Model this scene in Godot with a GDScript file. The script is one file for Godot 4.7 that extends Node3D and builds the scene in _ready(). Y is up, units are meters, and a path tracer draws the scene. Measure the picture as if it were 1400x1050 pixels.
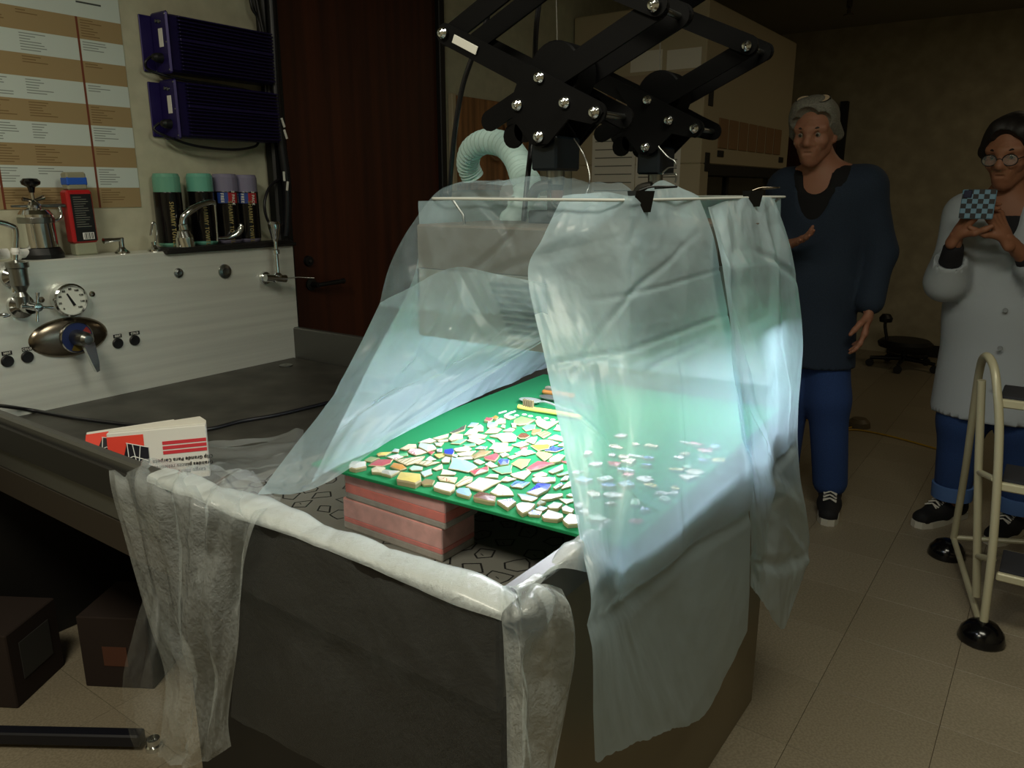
extends Node3D
# A dark conservation lab: a tent of plastic film round two hanging lamp hoods over a sink, a green board of pottery sherds under them.
# World: metres, y up. The sink's long side runs along x, the wall with the door is x = -2.5, the far wall z = -7.19.

const FRONT_FILM := [
	[Vector3(-0.690, 1.351, -1.110), Vector3(-0.614, 1.358, -1.110), Vector3(-0.545, 1.352, -1.083), Vector3(-0.560, 1.376, -1.217), Vector3(-0.545, 1.350, -1.330)],
	[Vector3(-0.706, 1.284, -1.075), Vector3(-0.629, 1.292, -1.080), Vector3(-0.540, 1.290, -1.078), Vector3(-0.530, 1.292, -1.218), Vector3(-0.525, 1.276, -1.364)],
	[Vector3(-0.725, 1.224, -1.060), Vector3(-0.634, 1.216, -1.070), Vector3(-0.535, 1.215, -1.070), Vector3(-0.520, 1.207, -1.218), Vector3(-0.515, 1.195, -1.392)],
	[Vector3(-0.657, 1.099, -1.010), Vector3(-0.588, 1.101, -1.030), Vector3(-0.525, 1.101, -1.060), Vector3(-0.505, 1.095, -1.208), Vector3(-0.485, 1.080, -1.394)],
	[Vector3(-0.595, 0.987, -0.965), Vector3(-0.534, 0.990, -0.975), Vector3(-0.462, 1.011, -0.952), Vector3(-0.455, 0.974, -1.138), Vector3(-0.455, 0.908, -1.413)],
	[Vector3(-0.517, 0.871, -0.893), Vector3(-0.478, 0.873, -0.893), Vector3(-0.436, 0.880, -0.885), Vector3(-0.434, 0.853, -1.096), Vector3(-0.437, 0.810, -1.429)],
	[Vector3(-0.462, 0.779, -0.842), Vector3(-0.458, 0.748, -0.908), Vector3(-0.452, 0.720, -0.987), Vector3(-0.445, 0.685, -1.188), Vector3(-0.452, 0.637, -1.500)],
	[Vector3(-0.475, 0.507, -0.888), Vector3(-0.470, 0.463, -1.010), Vector3(-0.465, 0.393, -1.167), Vector3(-0.465, 0.326, -1.341), Vector3(-0.465, 0.398, -1.563)],
]
const SIDE_FILM := [
	[Vector3(-0.545, 1.330, -1.378), Vector3(-0.545, 1.342, -1.495), Vector3(-0.545, 1.345, -1.622), Vector3(-0.545, 1.343, -1.759)],
	[Vector3(-0.505, 1.246, -1.349), Vector3(-0.490, 1.239, -1.422), Vector3(-0.505, 1.227, -1.622), Vector3(-0.490, 1.220, -1.743)],
	[Vector3(-0.480, 1.106, -1.364), Vector3(-0.465, 1.096, -1.442), Vector3(-0.485, 1.059, -1.677), Vector3(-0.465, 1.036, -1.792)],
	[Vector3(-0.460, 0.977, -1.365), Vector3(-0.440, 0.968, -1.418), Vector3(-0.465, 0.911, -1.652), Vector3(-0.450, 0.873, -1.755)],
	[Vector3(-0.450, 0.818, -1.419), Vector3(-0.435, 0.791, -1.490), Vector3(-0.455, 0.730, -1.696), Vector3(-0.440, 0.722, -1.779)],
	[Vector3(-0.460, 0.644, -1.517), Vector3(-0.445, 0.602, -1.593), Vector3(-0.460, 0.494, -1.828), Vector3(-0.440, 0.455, -1.952)],
	[Vector3(-0.470, 0.504, -1.574), Vector3(-0.450, 0.423, -1.644), Vector3(-0.460, 0.258, -1.847), Vector3(-0.455, 0.311, -1.931)],
]
const CROWN_FILM := [
	[Vector3(-0.933, 1.374, -1.220), Vector3(-0.855, 1.381, -1.220), Vector3(-0.790, 1.383, -1.220), Vector3(-0.728, 1.378, -1.220), Vector3(-0.640, 1.372, -1.220)],
	[Vector3(-0.952, 1.363, -1.110), Vector3(-0.873, 1.370, -1.110), Vector3(-0.793, 1.366, -1.110), Vector3(-0.718, 1.360, -1.110), Vector3(-0.566, 1.348, -1.110)],
	[Vector3(-1.002, 1.297, -1.080), Vector3(-0.901, 1.297, -1.080), Vector3(-0.811, 1.293, -1.080), Vector3(-0.749, 1.288, -1.080), Vector3(-0.631, 1.280, -1.085)],
	[Vector3(-1.041, 1.223, -1.060), Vector3(-0.929, 1.216, -1.060), Vector3(-0.840, 1.213, -1.065), Vector3(-0.761, 1.213, -1.065), Vector3(-0.665, 1.216, -1.075)],
	[Vector3(-1.054, 1.146, -1.040), Vector3(-0.945, 1.145, -1.045), Vector3(-0.838, 1.148, -1.050), Vector3(-0.750, 1.161, -1.060), Vector3(-0.687, 1.171, -1.070)],
]
const CURTAIN_FILM := [
	[Vector3(-1.042, 1.154, -1.030), Vector3(-0.947, 1.196, -1.030), Vector3(-0.861, 1.231, -1.030), Vector3(-0.781, 1.224, -1.040), Vector3(-0.679, 1.213, -1.045)],
	[Vector3(-1.060, 1.067, -0.980), Vector3(-0.959, 1.110, -1.000), Vector3(-0.846, 1.150, -1.010), Vector3(-0.759, 1.164, -1.030), Vector3(-0.673, 1.176, -1.040)],
	[Vector3(-1.055, 0.986, -0.900), Vector3(-0.950, 1.034, -0.940), Vector3(-0.839, 1.083, -0.970), Vector3(-0.752, 1.124, -1.010), Vector3(-0.672, 1.152, -1.040)],
	[Vector3(-1.035, 0.931, -0.800), Vector3(-0.951, 0.963, -0.850), Vector3(-0.844, 1.030, -0.910), Vector3(-0.760, 1.085, -0.980), Vector3(-0.668, 1.135, -1.035)],
	[Vector3(-1.017, 0.879, -0.710), Vector3(-0.938, 0.890, -0.765), Vector3(-0.867, 0.957, -0.860), Vector3(-0.776, 1.040, -0.960), Vector3(-0.665, 1.127, -1.030)],
]
const LEFT_FILM := [
	[Vector3(-1.020, 1.340, -1.120), Vector3(-1.020, 1.340, -1.350), Vector3(-1.020, 1.340, -1.600), Vector3(-1.020, 1.340, -1.860)],
	[Vector3(-1.035, 1.200, -1.120), Vector3(-1.050, 1.200, -1.350), Vector3(-1.050, 1.200, -1.600), Vector3(-1.040, 1.200, -1.870)],
	[Vector3(-1.132, 1.011, -1.080), Vector3(-1.100, 1.020, -1.320), Vector3(-1.100, 1.020, -1.600), Vector3(-1.100, 1.020, -1.880)],
	[Vector3(-1.146, 0.895, -1.000), Vector3(-1.150, 0.930, -1.270), Vector3(-1.150, 0.920, -1.580), Vector3(-1.140, 0.920, -1.890)],
	[Vector3(-1.010, 0.868, -0.814), Vector3(-1.078, 0.868, -1.136), Vector3(-1.128, 0.868, -1.453), Vector3(-1.161, 0.868, -1.797)],
]
const FAR_FILM := [
	[Vector3(-1.020, 1.340, -1.880), Vector3(-0.800, 1.345, -1.880), Vector3(-0.560, 1.340, -1.860)],
	[Vector3(-1.070, 1.150, -1.900), Vector3(-0.800, 1.150, -1.910), Vector3(-0.560, 1.150, -1.900)],
	[Vector3(-1.120, 0.990, -1.920), Vector3(-0.800, 0.980, -1.930), Vector3(-0.560, 0.980, -1.930)],
	[Vector3(-1.160, 0.868, -1.900), Vector3(-0.800, 0.880, -1.890), Vector3(-0.560, 0.880, -1.910)],
]
const RIM_GATHER := [
	[Vector3(-1.594, 0.755, -0.860), Vector3(-1.417, 0.796, -0.850), Vector3(-1.235, 0.826, -0.830), Vector3(-1.076, 0.830, -0.800)],
	[Vector3(-1.527, 0.812, -0.740), Vector3(-1.347, 0.837, -0.740), Vector3(-1.169, 0.853, -0.740), Vector3(-1.010, 0.855, -0.740)],
	[Vector3(-1.428, 0.824, -0.675), Vector3(-1.242, 0.846, -0.665), Vector3(-1.090, 0.861, -0.660), Vector3(-0.969, 0.860, -0.670)],
	[Vector3(-1.388, 0.708, -0.670), Vector3(-1.237, 0.728, -0.655), Vector3(-1.102, 0.756, -0.650), Vector3(-1.015, 0.750, -0.665)],
	[Vector3(-1.351, 0.546, -0.675), Vector3(-1.240, 0.578, -0.660), Vector3(-1.116, 0.614, -0.650), Vector3(-1.043, 0.619, -0.665)],
	[Vector3(-1.315, 0.448, -0.675), Vector3(-1.223, 0.478, -0.660), Vector3(-1.129, 0.512, -0.655), Vector3(-1.079, 0.524, -0.670)],
	[Vector3(-1.337, 0.333, -0.670), Vector3(-1.252, 0.340, -0.655), Vector3(-1.160, 0.391, -0.655), Vector3(-1.104, 0.438, -0.670)],
	[Vector3(-1.367, 0.236, -0.665), Vector3(-1.279, 0.262, -0.655), Vector3(-1.194, 0.308, -0.660), Vector3(-1.103, 0.385, -0.670)],
]
const RIM_BILLOW := [
	[Vector3(-1.354, 0.633, -0.690), Vector3(-1.311, 0.636, -0.680), Vector3(-1.299, 0.620, -0.690)],
	[Vector3(-1.437, 0.480, -0.680), Vector3(-1.253, 0.559, -0.630), Vector3(-1.288, 0.488, -0.680)],
	[Vector3(-1.501, 0.352, -0.680), Vector3(-1.281, 0.461, -0.620), Vector3(-1.261, 0.424, -0.670)],
	[Vector3(-1.513, 0.247, -0.680), Vector3(-1.267, 0.387, -0.610), Vector3(-1.249, 0.387, -0.660)],
	[Vector3(-1.484, 0.169, -0.680), Vector3(-1.299, 0.275, -0.630), Vector3(-1.284, 0.260, -0.670)],
]
const RIM_PANEL := [
	[Vector3(-1.061, 0.837, -0.690), Vector3(-0.825, 0.852, -0.690), Vector3(-0.651, 0.856, -0.690), Vector3(-0.502, 0.858, -0.690)],
	[Vector3(-1.047, 0.736, -0.675), Vector3(-0.816, 0.760, -0.675), Vector3(-0.635, 0.781, -0.670), Vector3(-0.497, 0.796, -0.680)],
	[Vector3(-1.058, 0.611, -0.670), Vector3(-0.807, 0.661, -0.660), Vector3(-0.630, 0.687, -0.660), Vector3(-0.473, 0.728, -0.670)],
	[Vector3(-1.096, 0.450, -0.670), Vector3(-0.850, 0.489, -0.655), Vector3(-0.648, 0.491, -0.655), Vector3(-0.445, 0.603, -0.670)],
]
const RIM_BAND := [
	[Vector3(-1.310, 0.842, -0.732), Vector3(-1.100, 0.844, -0.732), Vector3(-0.800, 0.844, -0.732), Vector3(-0.520, 0.844, -0.732)],
	[Vector3(-1.310, 0.856, -0.729), Vector3(-1.100, 0.855, -0.729), Vector3(-0.800, 0.855, -0.729), Vector3(-0.508, 0.856, -0.730)],
	[Vector3(-1.310, 0.857, -0.700), Vector3(-1.100, 0.856, -0.700), Vector3(-0.800, 0.856, -0.700), Vector3(-0.505, 0.857, -0.700)],
	[Vector3(-1.310, 0.853, -0.687), Vector3(-1.100, 0.853, -0.687), Vector3(-0.800, 0.853, -0.687), Vector3(-0.505, 0.853, -0.686)],
	[Vector3(-1.310, 0.843, -0.684), Vector3(-1.100, 0.847, -0.685), Vector3(-0.800, 0.846, -0.685), Vector3(-0.505, 0.843, -0.684)],
]
const TRAY_FILM := [
	[Vector3(-1.746, 0.745, -1.016), Vector3(-1.638, 0.748, -1.111), Vector3(-1.568, 0.748, -1.251)],
	[Vector3(-1.584, 0.765, -0.940), Vector3(-1.521, 0.750, -1.037), Vector3(-1.450, 0.750, -1.153)],
	[Vector3(-1.388, 0.800, -0.857), Vector3(-1.384, 0.770, -0.959), Vector3(-1.352, 0.755, -1.061)],
	[Vector3(-1.180, 0.855, -0.755), Vector3(-1.133, 0.845, -0.789), Vector3(-1.241, 0.760, -0.961)],
]
const RIM_TAIL := [
	[Vector3(-0.534, 0.866, -0.720), Vector3(-0.523, 0.871, -0.740), Vector3(-0.510, 0.856, -0.772), Vector3(-0.500, 0.828, -0.817)],
	[Vector3(-0.506, 0.858, -0.685), Vector3(-0.470, 0.876, -0.680), Vector3(-0.495, 0.842, -0.767), Vector3(-0.490, 0.793, -0.827)],
	[Vector3(-0.499, 0.815, -0.680), Vector3(-0.464, 0.833, -0.672), Vector3(-0.495, 0.766, -0.778), Vector3(-0.490, 0.746, -0.837)],
	[Vector3(-0.495, 0.734, -0.680), Vector3(-0.458, 0.755, -0.672), Vector3(-0.495, 0.674, -0.780), Vector3(-0.492, 0.679, -0.833)],
	[Vector3(-0.493, 0.637, -0.680), Vector3(-0.458, 0.660, -0.672), Vector3(-0.495, 0.575, -0.767), Vector3(-0.492, 0.588, -0.804)],
	[Vector3(-0.491, 0.559, -0.680), Vector3(-0.459, 0.580, -0.675), Vector3(-0.495, 0.509, -0.756), Vector3(-0.492, 0.529, -0.782)],
]
const RIM_SIDE := [
	[Vector3(-0.545, 0.846, -0.735), Vector3(-0.545, 0.846, -0.820), Vector3(-0.545, 0.846, -0.900), Vector3(-0.545, 0.846, -0.980)],
	[Vector3(-0.530, 0.868, -0.720), Vector3(-0.530, 0.864, -0.820), Vector3(-0.530, 0.867, -0.900), Vector3(-0.530, 0.864, -0.980)],
	[Vector3(-0.507, 0.868, -0.720), Vector3(-0.507, 0.864, -0.820), Vector3(-0.506, 0.868, -0.900), Vector3(-0.507, 0.865, -0.980)],
	[Vector3(-0.500, 0.835, -0.720), Vector3(-0.503, 0.853, -0.820), Vector3(-0.499, 0.820, -0.900), Vector3(-0.499, 0.825, -0.980)],
]

var rng := RandomNumberGenerator.new()
var M := {}
var taken := {}

func _ready():
	rng.seed = 11
	camera_and_light()
	materials()
	room()
	sink_bench()
	wall_things()
	background()
	lamp_hoods()
	pantographs()
	board_and_sherds()
	films()
	ladder()
	people()
	small_things()

# ---------------------------------------------------------------- camera, light
func camera_and_light():
	var cam := Camera3D.new(); cam.name = "camera"
	cam.fov = 53.13
	cam.near = 0.02
	cam.position = Vector3(0, 1.36, 0)
	cam.rotation = Vector3(-atan2(265.0, 1050.0), deg_to_rad(35.55), 0)
	add_child(cam); cam.current = true
	var we := WorldEnvironment.new(); we.name = "world_environment"
	var e := Environment.new()
	e.background_mode = Environment.BG_COLOR
	e.background_color = Color(0, 0, 0)
	e.ambient_light_source = Environment.AMBIENT_SOURCE_DISABLED
	e.tonemap_mode = Environment.TONE_MAPPER_LINEAR
	e.tonemap_exposure = 1.0
	e.sdfgi_enabled = true; e.ssao_enabled = true; e.ssil_enabled = true
	we.environment = e; add_child(we)
	# the two lamp hoods over the board
	area("lamp_light", Vector3(-0.79, 1.088, -1.24), Vector3(-90, 0, 0), Vector2(0.30, 0.24), Color(0.96, 0.94, 1.0), LAMP * 1.15)
	area("lamp_light", Vector3(-0.71, 1.088, -1.60), Vector3(-90, 0, 0), Vector2(0.34, 0.19), Color(0.96, 0.94, 1.0), LAMP * 1.0)
	# three unseen panels, out of view, placed to give the dim warm room light
	area("unseen_panel_light", Vector3(0.10, 2.60, -1.0), Vector3(-90, 0, 0), Vector2(1.1, 0.5), Color(1.0, 0.985, 0.90), ROOM)  # out of view, placed to light the left wall, splashback and right-facing sides
	area("unseen_panel_light", Vector3(-0.95, 2.60, 0.35), Vector3(-90, 0, 0), Vector2(1.1, 0.5), Color(1.0, 0.97, 0.88), ROOM3)  # out of view behind the camera, placed to brighten the blocks and front faces
	area("unseen_panel_light", Vector3(0.4, 2.60, -5.4), Vector3(-90, 0, 0), Vector2(1.1, 0.5), Color(1.0, 0.92, 0.76), ROOM2)  # out of view, placed to warm the far end and the people

const LAMP := 0.31
const ROOM := 2.2
const ROOM3 := 3.4
const ROOM2 := 0.45

func area(called, at: Vector3, turn: Vector3, size: Vector2, c: Color, energy: float):
	var l := AreaLight3D.new(); l.name = called
	l.position = at; l.rotation_degrees = turn
	l.area_size = size; l.light_color = c; l.light_energy = energy
	l.area_range = 12.0; l.area_attenuation = 2.0
	l.shadow_enabled = true
	add_child(l, true)

# ---------------------------------------------------------------- helpers
func numbered(n: String) -> String:
	taken[n] = taken.get(n, 0) + 1
	return n if taken[n] == 1 else "%s_%03d" % [n, taken[n] - 1]

func thing(called: String, label: String, category: String, at := Vector3.ZERO, group := "") -> Node3D:
	var o := Node3D.new(); o.name = numbered(called); add_child(o); o.position = at
	return tag(o, label, category, group)

func tag(o: Node3D, label: String, category: String, group := "") -> Node3D:
	o.set_meta("label", label); o.set_meta("category", category)
	if group: o.set_meta("group", group)
	return o

func MB() -> SurfaceTool:
	var st := SurfaceTool.new(); st.begin(Mesh.PRIMITIVE_TRIANGLES); return st

func put(called: String, st, m: Material, parent = null) -> MeshInstance3D:
	var o := MeshInstance3D.new()
	if st is SurfaceTool:
		st.generate_normals(); o.mesh = st.commit()
	else:
		o.mesh = st
	o.material_override = null
	for k in o.mesh.get_surface_count(): o.set_surface_override_material(k, m)
	o.cast_shadow = GeometryInstance3D.SHADOW_CASTING_SETTING_ON
	if parent == null:
		o.name = numbered(called); add_child(o)
	else:
		o.name = called; parent.add_child(o, true)
	return o

func struct(called, st, m, parent = null) -> MeshInstance3D:
	var o := put(called, st, m, parent)
	if parent == null:
		o.set_meta("kind", "structure")
		o.set_meta("label", {"wall_left": "pale wall behind the steel sink splashback and brown door", "wall_back": "far tan wall behind the two people", "wall_right": "plain wall on the right outside the picture", "wall_front": "plain wall behind the photographer", "ceiling": "dark ceiling above the suspended lamps", "floor": "beige vinyl tile floor", "door_1": "tall dark brown wooden door with black lever", "door_2": "dark reddish door in the far wall"}.get(str(called), "part of the room shell"))
	return o

func tri(st: SurfaceTool, a: Vector3, b: Vector3, c: Vector3, out: Vector3, ua := Vector2.ZERO, ub := Vector2.ZERO, uc := Vector2.ZERO):
	if (a - c).cross(a - b).dot(out) < 0:
		var t := b; b = c; c = t
		var tu := ub; ub = uc; uc = tu
	st.set_uv(ua); st.add_vertex(a)
	st.set_uv(ub); st.add_vertex(b)
	st.set_uv(uc); st.add_vertex(c)

func quad(st, a, b, c, d, out, ua := Vector2(0, 0), ub := Vector2(1, 0), uc := Vector2(1, 1), ud := Vector2(0, 1)):
	tri(st, a, b, c, out, ua, ub, uc); tri(st, a, c, d, out, ua, uc, ud)

# chamfered box: centre, full size, orientation
func box(st: SurfaceTool, at: Vector3, size: Vector3, bev := 0.0, bas := Basis.IDENTITY):
	st.set_smooth_group(-1)
	var h := size / 2
	bev = min(bev, min(h.x, min(h.y, h.z)) * 0.9)
	var pt := func(sx, sy, sz, ax):   # corner of the face across axis ax
		var v := Vector3(sx * (h.x - (0.0 if ax == 0 else bev)), sy * (h.y - (0.0 if ax == 1 else bev)), sz * (h.z - (0.0 if ax == 2 else bev)))
		return at + bas * v
	for s in [-1, 1]:
		quad(st, pt.call(s, -1, -1, 0), pt.call(s, 1, -1, 0), pt.call(s, 1, 1, 0), pt.call(s, -1, 1, 0), bas * Vector3(s, 0, 0), Vector2(0, 1), Vector2(0, 0), Vector2(1, 0), Vector2(1, 1))
		quad(st, pt.call(-1, s, -1, 1), pt.call(1, s, -1, 1), pt.call(1, s, 1, 1), pt.call(-1, s, 1, 1), bas * Vector3(0, s, 0))
		quad(st, pt.call(-1, -1, s, 2), pt.call(1, -1, s, 2), pt.call(1, 1, s, 2), pt.call(-1, 1, s, 2), bas * Vector3(0, 0, s), Vector2(0, 1), Vector2(1, 1), Vector2(1, 0), Vector2(0, 0))
	if bev <= 0: return
	for s in [-1, 1]:
		for t in [-1, 1]:
			quad(st, pt.call(s, t, -1, 0), pt.call(s, t, 1, 0), pt.call(s, t, 1, 1), pt.call(s, t, -1, 1), bas * Vector3(s, t, 0))
			quad(st, pt.call(s, -1, t, 0), pt.call(s, 1, t, 0), pt.call(s, 1, t, 2), pt.call(s, -1, t, 2), bas * Vector3(s, 0, t))
			quad(st, pt.call(-1, s, t, 1), pt.call(1, s, t, 1), pt.call(1, s, t, 2), pt.call(-1, s, t, 2), bas * Vector3(0, s, t))
			for u in [-1, 1]:
				tri(st, pt.call(s, t, u, 0), pt.call(s, t, u, 1), pt.call(s, t, u, 2), bas * Vector3(s, t, u))

func abox(st, lo: Vector3, hi: Vector3, bev := 0.0):
	box(st, (lo + hi) / 2, (hi - lo).abs(), bev)

# tube along points, one radius or one for each point
func tube(st: SurfaceTool, pts: Array, r, sides := 10, caps := true):
	var n := pts.size()
	var rings := []
	var tan0: Vector3 = (pts[1] - pts[0]).normalized()
	var side := tan0.cross(Vector3.UP)
	if side.length() < 0.1: side = tan0.cross(Vector3.RIGHT)
	side = side.normalized()
	for i in n:
		var t: Vector3 = (pts[min(i + 1, n - 1)] - pts[max(i - 1, 0)]).normalized()
		side = (side - t * side.dot(t)).normalized()
		var up := t.cross(side)
		var rr: float = r[i] if r is Array else r
		var ring := []
		for k in sides:
			var a := TAU * k / sides
			ring.append(pts[i] + (side * cos(a) + up * sin(a)) * rr)
		rings.append(ring)
	st.set_smooth_group(0)
	for i in n - 1:
		for k in sides:
			var k2 := (k + 1) % sides
			var out: Vector3 = rings[i][k] + rings[i][k2] + rings[i + 1][k] + rings[i + 1][k2] - 2 * (pts[i] + pts[i + 1])
			quad(st, rings[i][k], rings[i][k2], rings[i + 1][k2], rings[i + 1][k], out)
	if caps:
		st.set_smooth_group(-1)
		for k in sides:
			tri(st, pts[0], rings[0][k], rings[0][(k + 1) % sides], pts[0] - pts[1])
			tri(st, pts[n - 1], rings[n - 1][k], rings[n - 1][(k + 1) % sides], pts[n - 1] - pts[n - 2])

# smooth path through points
func path(pts: Array, per := 6) -> Array:
	var out := []
	for i in pts.size() - 1:
		var p0: Vector3 = pts[max(i - 1, 0)]; var p3: Vector3 = pts[min(i + 2, pts.size() - 1)]
		for k in per: out.append(pts[i].cubic_interpolate(pts[i + 1], p0, p3, float(k) / per))
	out.append(pts[-1])
	return out

# turned body: profile of (radius, height) from bottom to top, about the y axis of xf; flat = [] of profile segments kept sharp
func lathe(st: SurfaceTool, prof: Array, xf := Transform3D.IDENTITY, sides := 20, sharp := true, squash := 1.0):
	for i in prof.size() - 1:
		st.set_smooth_group(i + 1 if sharp else 1)
		var a: Vector2 = prof[i]; var b: Vector2 = prof[i + 1]
		for k in sides:
			var t0 := TAU * k / sides; var t1 := TAU * (k + 1) / sides
			var d0 := Vector3(cos(t0), 0, sin(t0) * squash); var d1 := Vector3(cos(t1), 0, sin(t1) * squash)
			var nrm := Vector3((d0.x + d1.x) * (b.y - a.y), -2.0 * (b.x - a.x), (d0.z + d1.z) * (b.y - a.y))
			var pa0 := xf * (d0 * a.x + Vector3(0, a.y, 0)); var pa1 := xf * (d1 * a.x + Vector3(0, a.y, 0))
			var pb0 := xf * (d0 * b.x + Vector3(0, b.y, 0)); var pb1 := xf * (d1 * b.x + Vector3(0, b.y, 0))
			if a.x < 1e-5: tri(st, pa0, pb0, pb1, xf.basis * nrm)
			elif b.x < 1e-5: tri(st, pa0, pa1, pb0, xf.basis * nrm)
			else: quad(st, pa0, pa1, pb1, pb0, xf.basis * nrm, Vector2(float(k) / sides, 1 - float(i) / (prof.size() - 1)), Vector2(float(k + 1) / sides, 1 - float(i) / (prof.size() - 1)), Vector2(float(k + 1) / sides, 1 - float(i + 1) / (prof.size() - 1)), Vector2(float(k) / sides, 1 - float(i + 1) / (prof.size() - 1)))

# flat outline pushed out along the z axis of xf
func prism(st: SurfaceTool, poly: PackedVector2Array, depth: float, xf := Transform3D.IDENTITY):
	st.set_smooth_group(-1)
	var idx := Geometry2D.triangulate_polygon(poly)
	var z := depth / 2
	for i in range(0, idx.size(), 3):
		var a := poly[idx[i]]; var b := poly[idx[i + 1]]; var c := poly[idx[i + 2]]
		for s in [-1, 1]:
			tri(st, xf * Vector3(a.x, a.y, z * s), xf * Vector3(b.x, b.y, z * s), xf * Vector3(c.x, c.y, z * s), xf.basis.z * s, a, b, c)
	var ccw := not Geometry2D.is_polygon_clockwise(poly)
	for i in poly.size():
		var a := poly[i]; var b := poly[(i + 1) % poly.size()]
		var n2 := Vector2(b.y - a.y, a.x - b.x) * (1 if ccw else -1)
		quad(st, xf * Vector3(a.x, a.y, -z), xf * Vector3(b.x, b.y, -z), xf * Vector3(b.x, b.y, z), xf * Vector3(a.x, a.y, z), xf.basis * Vector3(n2.x, n2.y, 0))

func along(a: Vector3, b: Vector3) -> Transform3D:   # y axis from a towards b
	var y := (b - a).normalized()
	var x := y.cross(Vector3(0.31, 0.2, 0.93)).normalized()
	return Transform3D(Basis(x, y, x.cross(y)), a)

func slotted(a: Vector2, b: Vector2, r: float, n := 8) -> PackedVector2Array:   # a bar with round ends
	var p := PackedVector2Array(); var d := (b - a).angle()
	for k in n + 1: p.append(b + Vector2.from_angle(d - PI / 2 + PI * k / n) * r)
	for k in n + 1: p.append(a + Vector2.from_angle(d + PI / 2 + PI * k / n) * r)
	return p

func words(parent, called, what: String, size: float, xf: Transform3D, m: Material, bold := true):
	var t := TextMesh.new()
	var f := SystemFont.new(); f.font_names = PackedStringArray(["Droid Sans"]); f.font_weight = 700 if bold else 400
	t.font = f; t.text = what; t.font_size = 32; t.pixel_size = size / 24.0; t.depth = 0.0006; t.curve_step = 2.0
	var o := MeshInstance3D.new(); o.mesh = t; o.set_surface_override_material(0, m)
	o.name = called; o.transform = xf; parent.add_child(o, true)

# ---------------------------------------------------------------- materials
func hex(s: String) -> Color: return Color.html(s)

func mat(c, rough := 0.6, metal := 0.0) -> StandardMaterial3D:
	var m := StandardMaterial3D.new()
	m.albedo_color = hex(c) if c is String else c
	m.roughness = rough; m.metallic = metal
	return m

func film(alpha: float, c := "c2dce8", back := 0.9, rough_n := 0.5) -> StandardMaterial3D:
	var m := mat(c, 0.42)
	m.albedo_color.a = alpha
	m.transparency = BaseMaterial3D.TRANSPARENCY_ALPHA
	m.cull_mode = BaseMaterial3D.CULL_DISABLED
	m.backlight_enabled = true; m.backlight = Color(back * 0.82, back * 0.95, back)
	m.metallic_specular = 0.5
	m.clearcoat_enabled = true; m.clearcoat = 0.6; m.clearcoat_roughness = 0.18
	m.normal_enabled = true; m.normal_texture = M.crinkle; m.normal_scale = rough_n
	return m

func noise_tex(freq: float, lo: Color, hi: Color, size := 512, type := FastNoiseLite.TYPE_SIMPLEX_SMOOTH, oct := 4, sd := 1) -> NoiseTexture2D:
	var n := FastNoiseLite.new(); n.noise_type = type; n.frequency = freq; n.fractal_octaves = oct; n.seed = sd
	var t := NoiseTexture2D.new(); t.width = size; t.height = size; t.seamless = true; t.noise = n
	var g := Gradient.new(); g.set_color(0, lo); g.set_color(1, hi); t.color_ramp = g
	return t

func tri_tex(m: StandardMaterial3D, t: Texture2D, scale: float) -> StandardMaterial3D:
	m.albedo_texture = t; m.uv1_triplanar = true; m.uv1_world_triplanar = true
	m.uv1_scale = Vector3.ONE * scale
	return m

func streaks(w: int, h: int, amount: float, sd: int, up := false) -> ImageTexture:   # brushed or grained: long streaks along u (or v)
	var r := RandomNumberGenerator.new(); r.seed = sd
	var im := Image.create(w, h, false, Image.FORMAT_RGB8)
	var n := FastNoiseLite.new(); n.seed = sd; n.frequency = 0.02; n.fractal_octaves = 3
	for y in h:
		for x in w:
			var v := (n.get_noise_2d(x * 0.12, y * 3.0) if not up else n.get_noise_2d(x * 3.0, y * 0.12)) + r.randf_range(-0.1, 0.1)
			var g := clampf(1.0 - amount * (0.5 + v), 0, 1)
			im.set_pixel(x, y, Color(g, g, g))
	return ImageTexture.create_from_image(im)

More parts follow.
